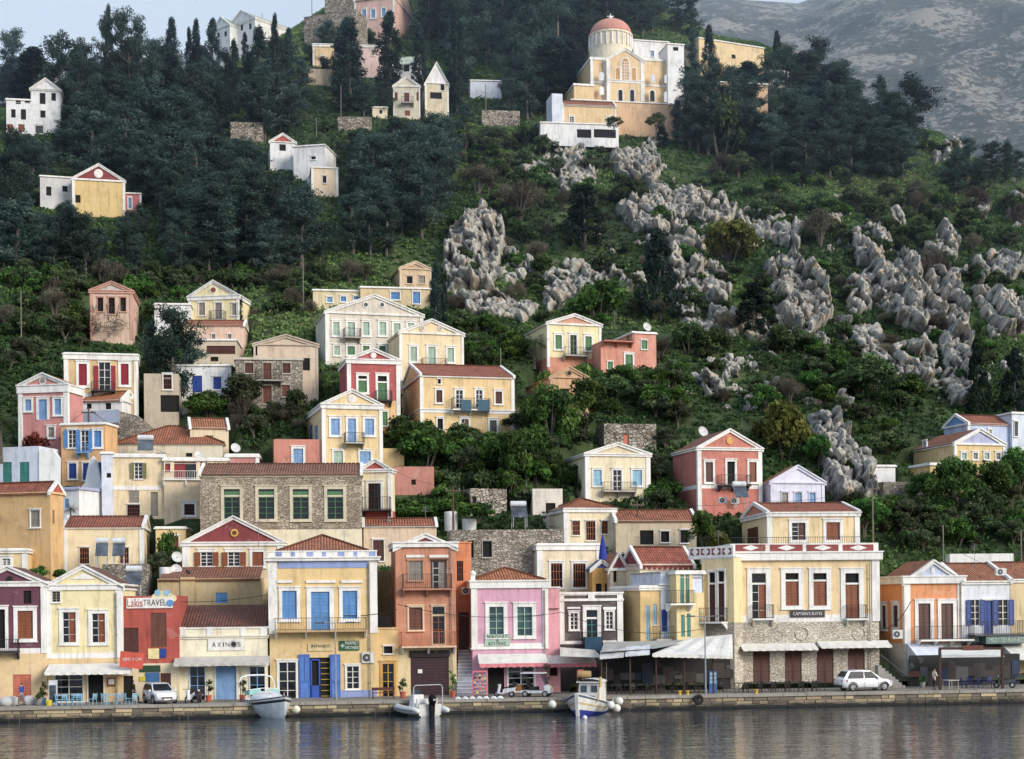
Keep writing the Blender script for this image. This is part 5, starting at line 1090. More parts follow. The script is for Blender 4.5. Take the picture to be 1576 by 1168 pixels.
plant('dry',172,545,90,90,'bare brown tree in front of the roofless pink tower',Y=184); plant('dry',120,530,60,80,Y=185); plant('olive',100,530,50,60); plant('dry',450,480,40,50)
plant('lush',258,870,60,36,'fig tree beside the cream house with dark red pediment',Y=139); plant('olive',245,885,40,40,Y=138); plant('palm',388//4+12,800,26,26,Y=140)
plant('lush',60,890,22,30,Y=131); plant('lush',90,893,20,30,Y=131); plant('lush',1085,840,64,50,'bushy plants crowding the hotel roof terrace',Y=144.5); plant('moss',1105,850,40,40,Y=144)
plant('ltree',1470,800,120,92,'large olive green tree below the lavender pediment house'); plant('ltree',1525,790,96,80); plant('ltree',1425,780,66,60); plant('ltree',1570,770,80,70); plant('lush',1560,740,60,50)
plant('bush',1110,235-20+30,110,70); plant('pine',1075,238,120,62,'dark pine in front of the right corner of the church',i=0); plant('pine',1112,240,110,90); plant('pine',1044,222,70,40); plant('pine',1400,236,118,90,'big dark pine at the right end of the hilltop wood',i=3)
plant('pine',505,80,46,60); plant('bush',530,60,40,60); plant('bush',790,890,34,60,Y=146.5); plant('lush',735,800,30,60,Y=148); plant('lush',640,800,40,90,Y=152); plant('lush',690,800,46,70,Y=152)
plant('conif',1018,228,34,36); plant('olive',945,200,22,30,Y=HB['church'].Y-15); plant('olive',1010,205,34,34,Y=HB['church'].Y-6)
for x,y,h,w in ((705,95,110,70),(740,80,105,72),(775,70,110,70),(812,66,112,74),(848,70,108,66),(880,62,100,60),(700,175,70,50),(790,150,120,70),(812,188,110,66),(838,176,100,50),(846,150,110,60),(782,190,70,50),(868,110,100,60),(660,60,90,60),(625,10,40,50),(590,178,60,50),(560,180,50,50),(715,205,44,50)): plant('pine',x,y,h,w)
for x,y,h,w in ((1062,232,124,66),(1090,242,116,74),(1130,228,112,70),(1166,232,108,80),(1185,190,104,60),(1210,150,80,60),(1098,180,100,50),(1068,130,90,44),(1240,170,90,80),(1290,190,90,80)): plant('pine',x,y,h,w)
for x,y,h,w in ((436,140,84,60),(462,160,70,60),(420,120,60,46),(500,120,50,50),(478,96,40,50),(530,150,46,46),(450,200,70,60),(690,30,60,60)): plant('pine',x,y,h,w)
plant('cyp',445,120,76,24); plant('cyp',520,140,80,26); plant('cyp',820,130,120,30); plant('cyp',1092,150,110,28); plant('bush',520,70,34,60); plant('bush',560,66,24,50)
for x,y,h,w in ((700,712,84,74),(735,725,96,84),(772,690,80,70),(1048,745,70,56),(1030,700,60,60),(1290,800,90,80),(1330,830,80,80),(1260,720,60,60),(640,700,60,70),(1180,640,60,60),(860,600,50,50),(930,640,70,64),(1390,830,80,80),(480,660,50,56),(345,690,50,50)):
    if not blocked(x,y,h,w,.12): plant('ltree',x,y,h,w)
# woods
fill(['pine'],[(0,430),(120,440),(250,425),(420,430),(500,410),(640,392),(690,330),(700,250),(560,205),(420,205),(250,195),(110,225),(0,225)],150,50,125,.85,15,.2,60)
fill(['pine','conif','pine'],[(0,205),(110,200),(250,180),(480,190),(520,215),(480,300),(300,330),(120,250),(0,260)],40,55,90,.95,15,.14)
fill(['pine','pine','cyp'],[(100,150),(330,130),(480,130),(480,190),(0,205),(0,160)],26,60,100,.75,18,.2)
fill(['pine','pine','pine','cyp'],[(650,40),(930,25),(905,115),(850,180),(780,185),(700,185),(690,100)],42,70,112,.75,18,.06)
fill(['pine'],[(930,0),(1000,5),(1050,40),(1085,62),(930,60)],13,56,84,.8,14,.06)
fill(['pine','pine','pine','cyp'],[(1050,215),(1060,140),(1180,115),(1260,145),(1330,175),(1420,235),(1390,282),(1250,290),(1180,262),(1100,245)],48,62,100,.85,18,.3)
fill(['pine'],[(1462,280),(1576,275),(1576,312),(1470,312)],8,50,70,.9,14)
# shrubs
fill(['bush','bush','lush','lush','olive','bush','dry'],[(690,480),(700,330),(760,320),(840,215),(1000,250),(1180,275),(1400,300),(1576,330),(1576,640),(1330,640),(1230,600),(1050,560),(940,560),(720,580)],135,16,40,1.3,12)
fill(['bush','lush','lush','olive'],[(600,680),(700,640),(790,680),(900,600),(1040,600),(1060,720),(900,690),(860,780),(700,790),(610,720)],50,24,52,1.2,12,.08)
fill(['lush','bush','olive'],[(1290,700),(1400,690),(1440,760),(1576,780),(1576,850),(1370,850),(1310,800)],40,24,56,1.2,12,.1)
fill(['bush','olive','dry','lush'],[(0,440),(130,440),(130,540),(30,600),(0,600)],18,20,46,1.2,12)
fill(['bush','lush'],[(210,430),(480,430),(480,450),(300,450),(210,520)],14,20,36,1.2,12)
fill(['bush','olive','dry'],[(270,600),(490,600),(500,650),(430,690),(290,650)],16,20,46,1.2,12,.08)
fill(['bush','dry','olive'],[(380,440),(480,440),(490,520),(400,510)],12,20,36,1.2,12,.08)
fill(['bush','dry','olive'],[(420,200),(830,200),(760,260),(500,250)],26,18,36,1.3,12,.08)
fill(['bush','olive','lush','dry'],[(0,430),(700,430),(700,500),(480,440),(300,450),(0,480)],40,18,44,1.2,11,.05)
fill(['bush','lush','olive'],[(590,690),(760,660),(880,650),(1040,680),(1060,780),(880,800),(620,800)],36,20,46,1.2,11,.06)
fill(['bush','lush'],[(680,500),(800,520),(800,570),(700,560)],12,20,40,1.2,10)
fill(['bush','olive','olive','bush','dry'],[(1030,260),(1180,275),(1400,300),(1560,330),(1560,420),(1300,400),(1130,330)],46,18,46,1.2,12,.05)
fill(['bush','olive','lush'],[(690,210),(840,215),(980,250),(900,330),(760,320)],26,16,40,1.2,11,.05)
fill(['bush','olive','lush'],[(1180,520),(1360,560),(1440,640),(1330,680),(1230,600)],24,18,44,1.2,11,.05)
# ---- limestone ----
def rockmat():
    m,nt,bs=newmat('limestone')
    n1=N(nt,'ShaderNodeTexNoise',i_Scale=.5,i_Detail=7.0,i_Roughness=.65); L(nt,pos(nt,(1,1,.55)),0,n1,'Vector')
    r=ramp(nt,[(.28,lin((90,88,82))),(.42,lin((138,135,127))),(.55,lin((180,177,167))),(.635,lin((160,138,112))),(.68,lin((174,170,160))),(.8,lin((92,96,80)))]); L(nt,n1,'Fac',r,0)
    n2=N(nt,'ShaderNodeTexNoise',i_Scale=2.4,i_Detail=6.0,i_Roughness=.75); L(nt,pos(nt,(1,1,.4)),0,n2,'Vector')
    r2=ramp(nt,[(.34,(.42,.42,.43)),(.56,(1,1,1))]); L(nt,n2,'Fac',r2,0)
    a=mix(nt,1.0,(r,0),(r2,0),'MULTIPLY')
    g=N(nt,'ShaderNodeNewGeometry'); rp=ramp(nt,[(.43,(.22,.22,.23)),(.495,(.95,.95,.95)),(.56,(1.15,1.15,1.15))]); L(nt,g,'Pointiness',rp,0)  # crevice shade painted into the colour: hollows darkened, raised edges lightened
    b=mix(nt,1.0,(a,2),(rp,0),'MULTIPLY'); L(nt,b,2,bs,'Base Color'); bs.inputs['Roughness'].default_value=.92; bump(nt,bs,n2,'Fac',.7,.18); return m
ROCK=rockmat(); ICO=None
def ico(sub):
    bm=bmesh.new(); bmesh.ops.create_icosphere(bm,subdivisions=sub,radius=1.0); v=np.array([tuple(x.co) for x in bm.verts]); f=[tuple(x.index for x in fc.verts) for fc in bm.faces]; bm.free(); return v,f
IV,IF=ico(3)
def fuse(lumps,voxel,name,seed):
    V=[];Fc=[]; 
    for (c,rx,ry,rz,M) in lumps:
        b=len(V); w=IV*np.array([rx,ry,rz]); w=w@np.array(M.to_3x3()).T+np.array(c); V+=w.tolist(); Fc+=[tuple(i+b for i in f) for f in IF]
    me=bpy.data.meshes.new(name); me.from_pydata(V,[],Fc); o=bpy.data.objects.new(name,me); COL.objects.link(o)
    md=o.modifiers.new('r','REMESH'); md.mode='VOXEL'; md.voxel_size=voxel; md.use_smooth_shade=True
    dg=bpy.context.evaluated_depsgraph_get(); m2=bpy.data.meshes.new_from_object(o.evaluated_get(dg)); bpy.data.objects.remove(o)
    n=len(m2.vertices); co=np.empty(n*3,np.float32); m2.vertices.foreach_get('co',co); no=np.empty(n*3,np.float32); m2.vertex_normals.foreach_get('vector',no); co=co.reshape(-1,3); no=no.reshape(-1,3)
    d=np.empty(n,np.float32)
    for k in range(n):
        x,y,z=co[k]; s=float(seed)
        d[k]=.75*abs(mnoise.noise((x*.8+s,y*.8,z*.14)))+.45*abs(mnoise.noise((x*1.9+s,y*1.9,z*.35)))+.10*mnoise.noise((x*4,y*4,z*2+s))
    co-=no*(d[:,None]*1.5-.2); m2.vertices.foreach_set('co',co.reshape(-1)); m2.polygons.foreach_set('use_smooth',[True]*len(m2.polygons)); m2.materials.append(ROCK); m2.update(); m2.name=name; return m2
CRAGS=[([(700,345),(735,325),(770,335),(775,370),(758,440),(692,445),(682,405)],20,(2.2,5.2),'tall fluted grey crag with tan streaks above the derelict tower'),
 ([(772,380),(798,375),(800,408),(776,412)],5,(1.6,3.2),'small split boulder right of the tall fluted crag'),
 ([(860,232),(900,228),(930,255),(900,300),(862,292)],7,(1.0,2.4),'scatter of pale rocks below the white church terrace'),
 ([(935,235),(985,232),(1020,250),(1000,290),(950,275)],12,(1.6,3.6),'pale rock pile just under the domed church'),
 ([(1000,285),(1060,290),(1130,320),(1120,345),(1080,345),(1010,320)],14,(1.8,4.2),'slanting pale ridge of rock right below the church'),
 ([(950,330),(1000,310),(1050,330),(1085,400),(1060,470),(1035,460),(1000,380)],24,(1.8,4.6),'long tumbled crag beside the ragged central pine'),
 ([(835,430),(880,415),(930,420),(975,430),(960,460),(900,470),(850,480)],15,(1.4,3.0),'low rounded rocks left of the ragged central pine'),
 ([(1060,420),(1100,410),(1130,440),(1115,480),(1065,470)],9,(1.5,3.2),'blocky rocks right of the ragged central pine'),
 ([(1178,412),(1215,402),(1262,430),(1275,490),(1240,520),(1205,500),(1180,450)],26,(2.2,5.6),'big upright grey crag with many ribs above the green slope'),
 ([(1300,365),(1345,350),(1372,385),(1360,420),(1320,410)],12,(1.8,4.4),'pale crag below the right end of the hilltop wood'),
 ([(1290,440),(1330,420),(1350,470),(1310,490)],8,(1.6,3.4),'broken rocks left of the great right-hand cliff'),
 ([(1335,420),(1400,400),(1460,430),(1480,500),(1440,520),(1380,500),(1345,470)],34,(2.4,6.0),'great ribbed grey cliff on the right of the slope'),
 ([(1365,540),(1410,525),(1440,560),(1425,600),(1380,590)],13,(1.8,4.0),'grey rock knoll at the foot of the great right-hand cliff'),
 ([(1440,520),(1482,500),(1500,560),(1488,620),(1462,620),(1450,580)],16,(2.0,4.6),'dark ribbed rock spur falling toward the narrow conifer'),
 ([(1410,370),(1450,355),(1475,375),(1465,410),(1420,405)],11,(1.8,4.4),'pale stacked crag left of the dark pines on the right'),
 ([(1490,400),(1540,390),(1576,400),(1576,430),(1510,440)],11,(1.6,3.6),'line of pale rocks at the right edge'),
 ([(1500,450),(1576,460),(1576,520),(1520,520)],12,(1.6,3.4),'rough grey boulders at the right edge above the conifers'),
 ([(1545,305),(1600,300),(1600,345),(1550,340)],7,(1.6,3.6),'pale crag under the right-hand pines'),
 ([(1245,650),(1285,640),(1335,700),(1345,760),(1300,790),(1265,740)],22,(1.8,4.8),'steep rounded crag right above the lavender white house'),
 ([(1490,300),(1525,310),(1520,345),(1495,340)],6,(1.4,3.0),'small pale crag below the dark pines'),
 ([(1200,88),(1225,80),(1240,105),(1205,108)],5,(1.4,3.0),'sunlit tan rock top on the hill crest'),
 ([(1425,232),(1468,218),(1478,245),(1440,255)],5,(1.4,3.0),'rock outcrop at the crest right of the hilltop wood'),
 ([(1075,585),(1110,575),(1120,610),(1085,615)],5,(1.2,2.6),'grey rock among shrubs above the big salmon house'),
 ([(1165,585),(1200,590),(1200,620),(1170,620)],5,(1.2,2.6),'pale rock on the overgrown terrace'),
 ([(1130,330),(1180,320),(1240,350),(1225,385),(1165,370)],5,(1.0,2.4),'low ribs of rock between the carob tree and the hilltop wood'),
 ([(1275,490),(1340,500),(1390,560),(1370,600),(1320,560)],6,(1.0,2.6),'grassy rock steps below the tall ribbed crag'),
 ([(700,455),(760,450),(830,470),(800,500),(720,490)],5,(.8,2.0),'low grey rocks in the scrub beside the thin cypress'),
 ([(1035,470),(1120,480),(1180,500),(1170,530),(1060,510)],6,(.8,2.2),'grey ledge above the salmon cube house'),
 ([(790,260),(845,250),(850,275),(800,280)],6,(1.0,2.2),'row of pale stones left of the white church terrace')]
def islands(me):
    bm=bmesh.new(); bm.from_mesh(me); left=set(bm.verts); out=[]
    while left:
        st=[left.pop()]; isl=set(st)
        while st:
            v=st.pop()
            for e in v.link_edges:
                w=e.other_vert(v)
                if w in left: left.discard(w); isl.add(w); st.append(w)
        out.append(isl)
    out=sorted([i for i in out if len(i)>120],key=len,reverse=True); res=[]
    for isl in out:
        b2=bm.copy() if False else None
        idx={v.index for v in isl}; nv=sorted(idx); mp={a:i for i,a in enumerate(nv)}
        m2=bpy.data.meshes.new(me.name); m2.from_pydata([me.vertices[a].co for a in nv],[],[[mp[a] for a in f.vertices] for f in me.polygons if f.vertices[0] in idx]); m2.polygons.foreach_set('use_smooth',[True]*len(m2.polygons)); m2.materials.append(ROCK); m2.update(); res.append(m2)
    bm.free(); return res
def pdist(x,y,P):
    d=1e9; n=len(P)
    for i in range(n):
        ax,ay=P[i]; bx,by=P[(i+1)%n]; dx,dy=bx-ax,by-ay; t=max(0,min(1,((x-ax)*dx+(y-ay)*dy)/(dx*dx+dy*dy))); d=min(d,math.hypot(x-ax-t*dx,y-ay-t*dy))
    return d if inpoly(x,y,P) else -d
def proj(X,Y,z):
    lx=X/Y*F+788; ly=HOR-(z-CH)/Y*F; dx,dy=lx-788,ly-584
    return 788+dx*CR+dy*SR, 584+dy*CR-dx*SR
def sst(a): a=max(0,min(1,a)); return a*a*(3-2*a)
def cellh(x,y,z):
    d,pt=mnoise.voronoi((x,y,z)); e=d[1]-d[0]; c=mnoise.cell((pt[0][0]*7.3+.5,pt[0][1]*5.1+.5,pt[0][2]*3.7+.5)); c2=mnoise.cell((pt[0][0]*3.1-.5,pt[0][1]*9.1+.5,pt[0][2]*6.7))
    # every block has its own height and its own tilt, with a crack round it
    return e,(c+1)/2 if c<0 else c,((x-pt[0][0])*(c2-.5)*1.1+(y-pt[0][1])*(c-.3)*1.0)
def crag(poly,A,seed,lab):
    cx=sum(q[0] for q in poly)/len(poly); cy=sum(q[1] for q in poly)/len(poly); P=[(cx+(x-cx)*1.16,cy+(y-cy)*1.12) for x,y in poly]
    H=[at(x,min(y,640 if x<1200 else 800)) for x,y in P]; X0,X1=min(h.x for h in H)-1.5,max(h.x for h in H)+1.5; Y0,Y1=min(h.y for h in H)-2,max(h.y for h in H)+2
    st=.165; nx=int((X1-X0)/st); ny=int((Y1-Y0)/(st*.85)); V=[];ok=[]
    c=Vector(((X0+X1)/2,(Y0+Y1)/2,0)); c.z=terr0(c.x,c.y)
    for j in range(ny+1):
        Y=Y0+(Y1-Y0)*j/ny
        for i in range(nx+1):
            X=X0+(X1-X0)*i/nx; z=terr0(X,Y); px,py=proj(X,Y,z); dd=pdist(px,py,P)
            m=dd/9+.75*mnoise.noise((X*.30,Y*.22,seed))+.45*mnoise.noise((X*.9,Y*.6,seed+3))-.08
            m-=.35*max(0,mnoise.noise((X*.5,Y*.28,seed+31))); ok.append(m>-.35)
            if m<-.6: V.append((X-c.x,Y-c.y,z-.6-c.z)); continue
            w=.35*mnoise.noise((X*.7,Y*.7,seed)); e,r,t=cellh(X*.40+w*.8,Y*.17+w*.4,seed); e2,r2,t2=cellh(X*1.25+w,Y*.50-w,seed+9)
            g=sst(m/.9); h=A*(.50+.60*r+t*1.0)*(.45+.55*sst(e*7)) + .30*A*(.2+.8*r2+t2*.9)*(.25+.75*sst(e2*5)); e3,r3,t3=cellh(X*3.1+w,Y*1.3,seed+17); h+=.13*A*(r3+t3)*(.3+.7*sst(e3*5))+.16*mnoise.noise((X*2.6,Y*1.6,seed))+.08*mnoise.noise((X*6,Y*4,seed))
            k=h*g-.55*(1-g)
            V.append((X+.10*k*mnoise.noise((X,Y,seed))-c.x,Y-.95*k-c.y,z+.34*k-c.z))
    F_=[]; w=nx+1
    for j in range(ny):
        for i in range(nx):
            q=(j*w+i,j*w+i+1,(j+1)*w+i+1,(j+1)*w+i)
            if all(ok[k] for k in q): F_.append(q)
    me=bpy.data.meshes.new('rock_outcrop'); me.from_pydata(V,[],F_); me.polygons.foreach_set('use_smooth',[True]*len(F_)); me.materials.append(ROCK); me.update()
    bm=bmesh.new(); bm.from_mesh(me); bmesh.ops.delete(bm,geom=[v for v in bm.verts if not v.link_faces],context='VERTS'); bm.to_mesh(me); bm.free()
    return me,c
for ci,(poly,n,(h0,h1),lab) in enumerate(CRAGS):
    me,c=crag(poly,1.0+h1*.36,ci*3.7+1.3,lab); r=random.Random(70+ci); xs=[q[0] for q in poly]; ys=[q[1] for q in poly]
    for k,mm in enumerate(islands(me)):
        o=bpy.data.objects.new('rock_outcrop' if k==0 else 'boulder',mm); COL.objects.link(o); o.location=c
        tag(o,lab if k==0 else 'loose block beside the '+short_lm(lab),'rock outcrop' if k==0 else 'boulder',None if k==0 else 'loose blocks beside the '+short_lm(lab))
    for q in range(max(3,int(n/4))):
        x=r.uniform(min(xs),max(xs)); y=r.uniform(min(ys),max(ys))+8
        if not blocked(x,y,20,26,.05): plant(r.choice(['bush','bush','lush','olive','dry']),x,y,r.uniform(13,32),r.uniform(20,46))
BM=[]
for i in range(6):
    r=random.Random(900+i); lm=[]
    for k in range(4): lm.append(((r.uniform(-.6,.6),r.uniform(-.6,.6),r.uniform(-.3,.5)),r.uniform(.5,.9),r.uniform(.5,.9),r.uniform(.6,1.3),Matrix.Rotation(r.uniform(-.5,.5),4,'Y')@Matrix.Rotation(r.uniform(-.5,.5),4,'X')))
    BM.append(fuse(lm,.16,'boulder',i*5.1+2))
def boulders(poly,n,s0,s1):
    xs=[p[0] for p in poly]; ys=[p[1] for p in poly]; k=0; t=0
    while k<n and t<n*40:
        t+=1; x=rng.uniform(min(xs),max(xs)); y=rng.uniform(min(ys),max(ys))
        if not inpoly(x,y,poly) or blocked(x,y,14,16,.05): continue
        # rocks gather in drifts
        if mnoise.noise((x*.014,y*.02,5.5))<rng.uniform(-.25,.35): continue
        p=at(x,y); p.z=terr(p.x,p.y); o=bpy.data.objects.new('boulder',rng.choice(BM)); COL.objects.link(o); o.location=p; s=rng.uniform(s0,s1)*rng.choice((.6,.8,1,1.25)); o.scale=(s,s*rng.uniform(.8,1.1),s*rng.uniform(.6,1.4)); o.rotation_euler=(rng.uniform(-.6,.6),rng.uniform(-.6,.6),rng.uniform(0,6.28))
        ph=near_phrase(x,y); tag(o,'pale weathered limestone boulder '+ph,'boulder','pale boulders '+ph); k+=1
boulders([(690,470),(700,330),(840,215),(1000,250),(1180,280),(1400,300),(1576,330),(1576,620),(1330,640),(1230,600),(1050,480),(940,480),(720,480)],150,.4,1.2)
boulders([(1040,560),(1240,540),(1340,640),(1330,720),(1240,640),(1060,640)],40,.4,.9)
boulders([(780,225),(1000,215),(1060,260),(820,300)],24,.4,.9)
# ---- undergrowth (nobody could count it) ----
def undergrowth():
    g=np.random.default_rng(3); n=145000; C=[];Tn=[];Rr=[]
    s=127+ (365-127)*g.random(n)**.95; kx=-.41+.80*g.random(n)
    for si,k in zip(s,kx):
        if si<134: continue
        Y=si/(1-.125*k); X=k*Y
        d=mnoise.noise((X*.06,Y*.06,2.2))
        if d<g.uniform(-.75,-.05): continue
        skip=False
        for ox,oy,tx,ty,nx,ny,W,D,zb in TERR:
            dx,dy=X-ox,Y-oy
            if abs(dx)>30 or abs(dy)>30: continue
            u=dx*tx+dy*ty; e=-(dx*nx+dy*ny)
            if -.6<u<W+.6 and -.6<e<D+.3: skip=True; break
        if skip: continue
        C.append((X,Y,terr(X,Y)+.12)); Rr.append(g.uniform(.3,.75)); Tn.append(np.clip(.45+.9*mnoise.noise((X*.035,Y*.035,8.8))+g.normal()*.12,.02,.98))
    C=np.array(C); Rr=np.array(Rr); Tn=np.array(Tn); m=len(C); per=9
    p=g.normal(size=(m,per,3)); p/=np.linalg.norm(p,axis=2)[:,:,None]; p[:,:,2]=abs(p[:,:,2])*.8
    ce=C[:,None,:]+p*Rr[:,None,None]*g.random((m,per,1))**.5
    nn=p+g.normal(size=p.shape)*.6; nn/=np.linalg.norm(nn,axis=2)[:,:,None]; a=np.cross(nn,g.normal(size=p.shape)); a/=np.linalg.norm(a,axis=2)[:,:,None]; b=np.cross(nn,a)
    sz=.2*(.6+.9*g.random((m,per,1))); a*=sz; b*=sz*.55
    V=np.stack([ce-a-b*.3,ce-b,ce+a-b*.3,ce+b],2).reshape(-1,4,3); T=np.clip(Tn[:,None]+g.normal(size=(m,per))*.12,0,1).reshape(-1)
    me=leafmesh('undergrowth',V,T,leafmat('undergrowth_leaves',(40,56,34),(76,100,56),(120,138,86))); o=bpy.data.objects.new('undergrowth',me); COL.objects.link(o); o['kind']='stuff'; o['label']='low green scrub and grass covering the rocky slope'; o['category']='undergrowth'
undergrowth()
# ---- the quayside: boats, vehicles, people, furniture ----
QZ=1.06
def qp(px, s, py=1075):
    kx,_=ray(px,py); Y=s/(1-.125*kx); return Vector((kx*Y,Y,QZ))
def LF(o,yaw):                       # local frame: x forward, y left
    c,s_=math.cos(yaw),math.sin(yaw)
    return lambda x,y,z: (o.x+c*x-s_*y, o.y+s_*x+c*y, o.z+z)
def rod(T,mb,a,b,r,n=6,r2=None): mb.bar(T(*a),T(*b),r,n,r2)
def tbox(T,mb,x0,x1,y0,y1,z0,z1):
    mb.hexa([T(x0,y0,z0),T(x1,y0,z0),T(x1,y1,z0),T(x0,y1,z0)],[T(x0,y0,z1),T(x1,y0,z1),T(x1,y1,z1),T(x0,y1,z1)])
def tell(T,mb,c,r,n=14,m=8,tilt=0):
    rows=[]
    for j in range(m+1):
        a=-math.pi/2+math.pi*j/m; rows.append([T(c[0]+r[0]*math.cos(a)*math.cos(2*math.pi*i/n),c[1]+r[1]*math.cos(a)*math.sin(2*math.pi*i/n),c[2]+r[2]*math.sin(a)) for i in range(n+1)])
    mb.grid(rows)
def ball(name,T,c,r,mat,parent=None,label=None,cat=None,group=None):
    mb=MB(); tell(T,mb,c,(r,r,r)); o=mb.build(name,mat,parent,loc=None if parent else T(*c),smooth=True)
    if label: tag(o,label,cat,group)
    return o
def torus(mb,T,c,R0,r,axis='y',n=20,m=8):
    rows=[]
    for i in range(n+1):
        a=2*math.pi*i/n; row=[]
        for j in range(m+1):
            b=2*math.pi*j/m; q=R0+r*math.cos(b); h=r*math.sin(b)
            p={'y':(q*math.cos(a),h,q*math.sin(a)),'z':(q*math.cos(a),q*math.sin(a),h),'x':(h,q*math.cos(a),q*math.sin(a))}[axis]
            row.append(T(c[0]+p[0],c[1]+p[1],c[2]+p[2]))
        rows.append(row)
    mb.grid(rows)
def hull(T,L_,B,D,sheer,bowf,mats,root,n=22,stern=.8,keelz=-.35,stripes=((.0,0),(.62,1),(.82,2))):
    """lofted hull: x from stern 0 to bow L_, deck edge height D plus sheer"""
    mb=MB(); rows=[]; m=10
    for i in range(n+1):
        q=i/n; b=B/2*(stern+(1-stern)*math.sin(min(1,q/.45)*math.pi/2))*(1 if q<.45 else max(.0,1-((q-.45)/.55)**bowf)); top=D+sheer*(q-.35)**2*(2.4 if q>.35 else .8)
        x=L_*q; row=[]
        for j in range(m+1):
            t=j/m; y=b*(t**.42); z=keelz*(1-.5*max(0,q-.6))+(top-keelz)*t; fx=x+.28*L_*.25*t*max(0,(q-.55)/.45)**1.5
            row.append((fx,y,z))
        rows.append(row)
    for sg in (1,-1):
        i0=len(mb.v)
        for r in rows:
            for x,y,z in r: mb.v.append(T(x,sg*y,z))
        w=m+1
        for i in range(n):
            for j in range(m):
                t=(j+.5)/m; mb.m=[k for a,k in stripes if t>=a][-1]
                f=(i0+i*w+j,i0+(i+1)*w+j,i0+(i+1)*w+j+1,i0+i*w+j+1); mb.f.append(f if sg<0 else f[::-1]); mb.mi.append(mb.m)
    mb.m=0; r=rows[0]; mb.face([T(x,y,z) for x,y,z in r]+[T(x,-y,z) for x,y,z in r[::-1]])
    o=mb.build('hull',mats,root,smooth=False)
    dk=MB(); dk.m=0
    for i in range(n):
        a,b=rows[i][-1],rows[i+1][-1]; dk.face([T(a[0],a[1],a[2]-.12),T(b[0],b[1],b[2]-.12),T(b[0],-b[1],b[2]-.12),T(a[0],-a[1],a[2]-.12)])
    ra=MB()
    for sg in (1,-1): ra.tube([T(r_[-1][0],sg*r_[-1][1],r_[-1][2]) for r_ in rows],.045,6)
    return o,dk,ra,rows
WG=paint('whitegloss',.3); BLK=paint('black',.5); STEEL=paint((190,192,196),.3,metal=.6) if False else paint((196,198,202),.35)
def cruiser():
    p=at(436,1102,None); 
    kx,_=ray(420,1095); Y=117.3; o=Vector((kx*Y-.75,Y+2.0,0)); yaw=R(-62); T0_=LF(o-Vector((math.cos(yaw)*2.6,math.sin(yaw)*2.6,0)),yaw); T=lambda x,y,z: T0_(x*1.12,y*1.28,z*1.08)
    rt=thing('motor_boat','white cabin cruiser with teal windscreen and steel arch moored bow-out at the quay','motor boat',T(2.5,0,0))
    h,dk,ra,rows=hull(T,5.6,2.5,1.15,.35,2.3,[paint((222,230,232),.25),paint((44,46,52),.3),WG],rt,stripes=((0,0),(.80,1),(.88,2)))
    dk.build('deck',WG,rt); ra.build('rubbing_strake',paint('dgrey'),h)
    mb=MB(); rws=[]                                     # foredeck coachroof
    for i in range(9):
        q=i/8; x=2.0+3.1*q; w=.98*(1-q**2.2)+.02; hh=.66*(1-q**1.6)
        rws.append([T(x,w*math.cos(math.pi*j/8),1.12+.1*q+hh*math.sin(math.pi*j/8)) for j in range(9)])
    mb.grid(rws); mb.build('coachroof',WG,rt,smooth=True)
    ws=MB()
    for sg in (1,-1):
        ws.face([T(2.0,sg*.25,1.60),T(1.95,sg*.95,1.5),T(1.72,sg*.88,1.84),T(1.78,sg*.25,1.92)]); ws.face([T(1.95,sg*.95,1.5),T(1.2,sg*1.08,1.45),T(1.15,sg*1.02,1.68),T(1.72,sg*.88,1.84)])
    ws.build('windscreen',paint((150,198,190),.12),rt,fix=False)
    mb=MB(); mb.tube([T(1.15,1.02,1.70),T(1.72,.88,1.86),T(1.78,.25,1.94),T(1.78,-.25,1.94),T(1.72,-.88,1.86),T(1.15,-1.02,1.70)],.03,6)
    for y in (-.25,.25): rod(T,mb,(2.0,y,1.58),(1.78,y,1.94),.022)
    mb.build('windscreen_frame',WG,rt)
    mb=MB(); mb.tube([T(.3,1.12,1.2),T(.15,1.12,2.2),T(.05,.95,2.65),T(0,.5,2.8),T(0,-.5,2.8),T(.05,-.95,2.65),T(.15,-1.12,2.2),T(.3,-1.12,1.2)],.06,8); mb.build('steel_arch',WG,rt)
    mb=MB(); 
    for sg in (1,-1):
        for k in range(4): rod(T,mb,(2.6+.7*k,sg*(1.0-.2*k),1.2),(2.6+.7*k,sg*(.96-.2*k),1.62),.014,4)
        mb.tube([T(2.6+.7*k,sg*(.96-.2*k),1.62+.03*k) for k in range(4)],.016,4)
    mb.build('bow_rail',STEEL,rt)
    mb=MB(); tbox(T,mb,.4,1.6,-.9,.9,.7,1.05); mb.build('cockpit_seat',paint((210,206,196)),rt)
    mb=MB(); rod(T,mb,(5.3,.05,1.3),(5.75,.0,.1),.025,5); mb.build('mooring_line',paint('dgrey'),rt)
    kx2,_=ray(456,1085); f=Vector((kx2*117.2,117.2,.62)); ball('fender',LF(f,0),(0,0,0),.30,paint((232,226,206),.45),None,'round cream fender hanging beside the white cabin cruiser','fender')
cruiser()
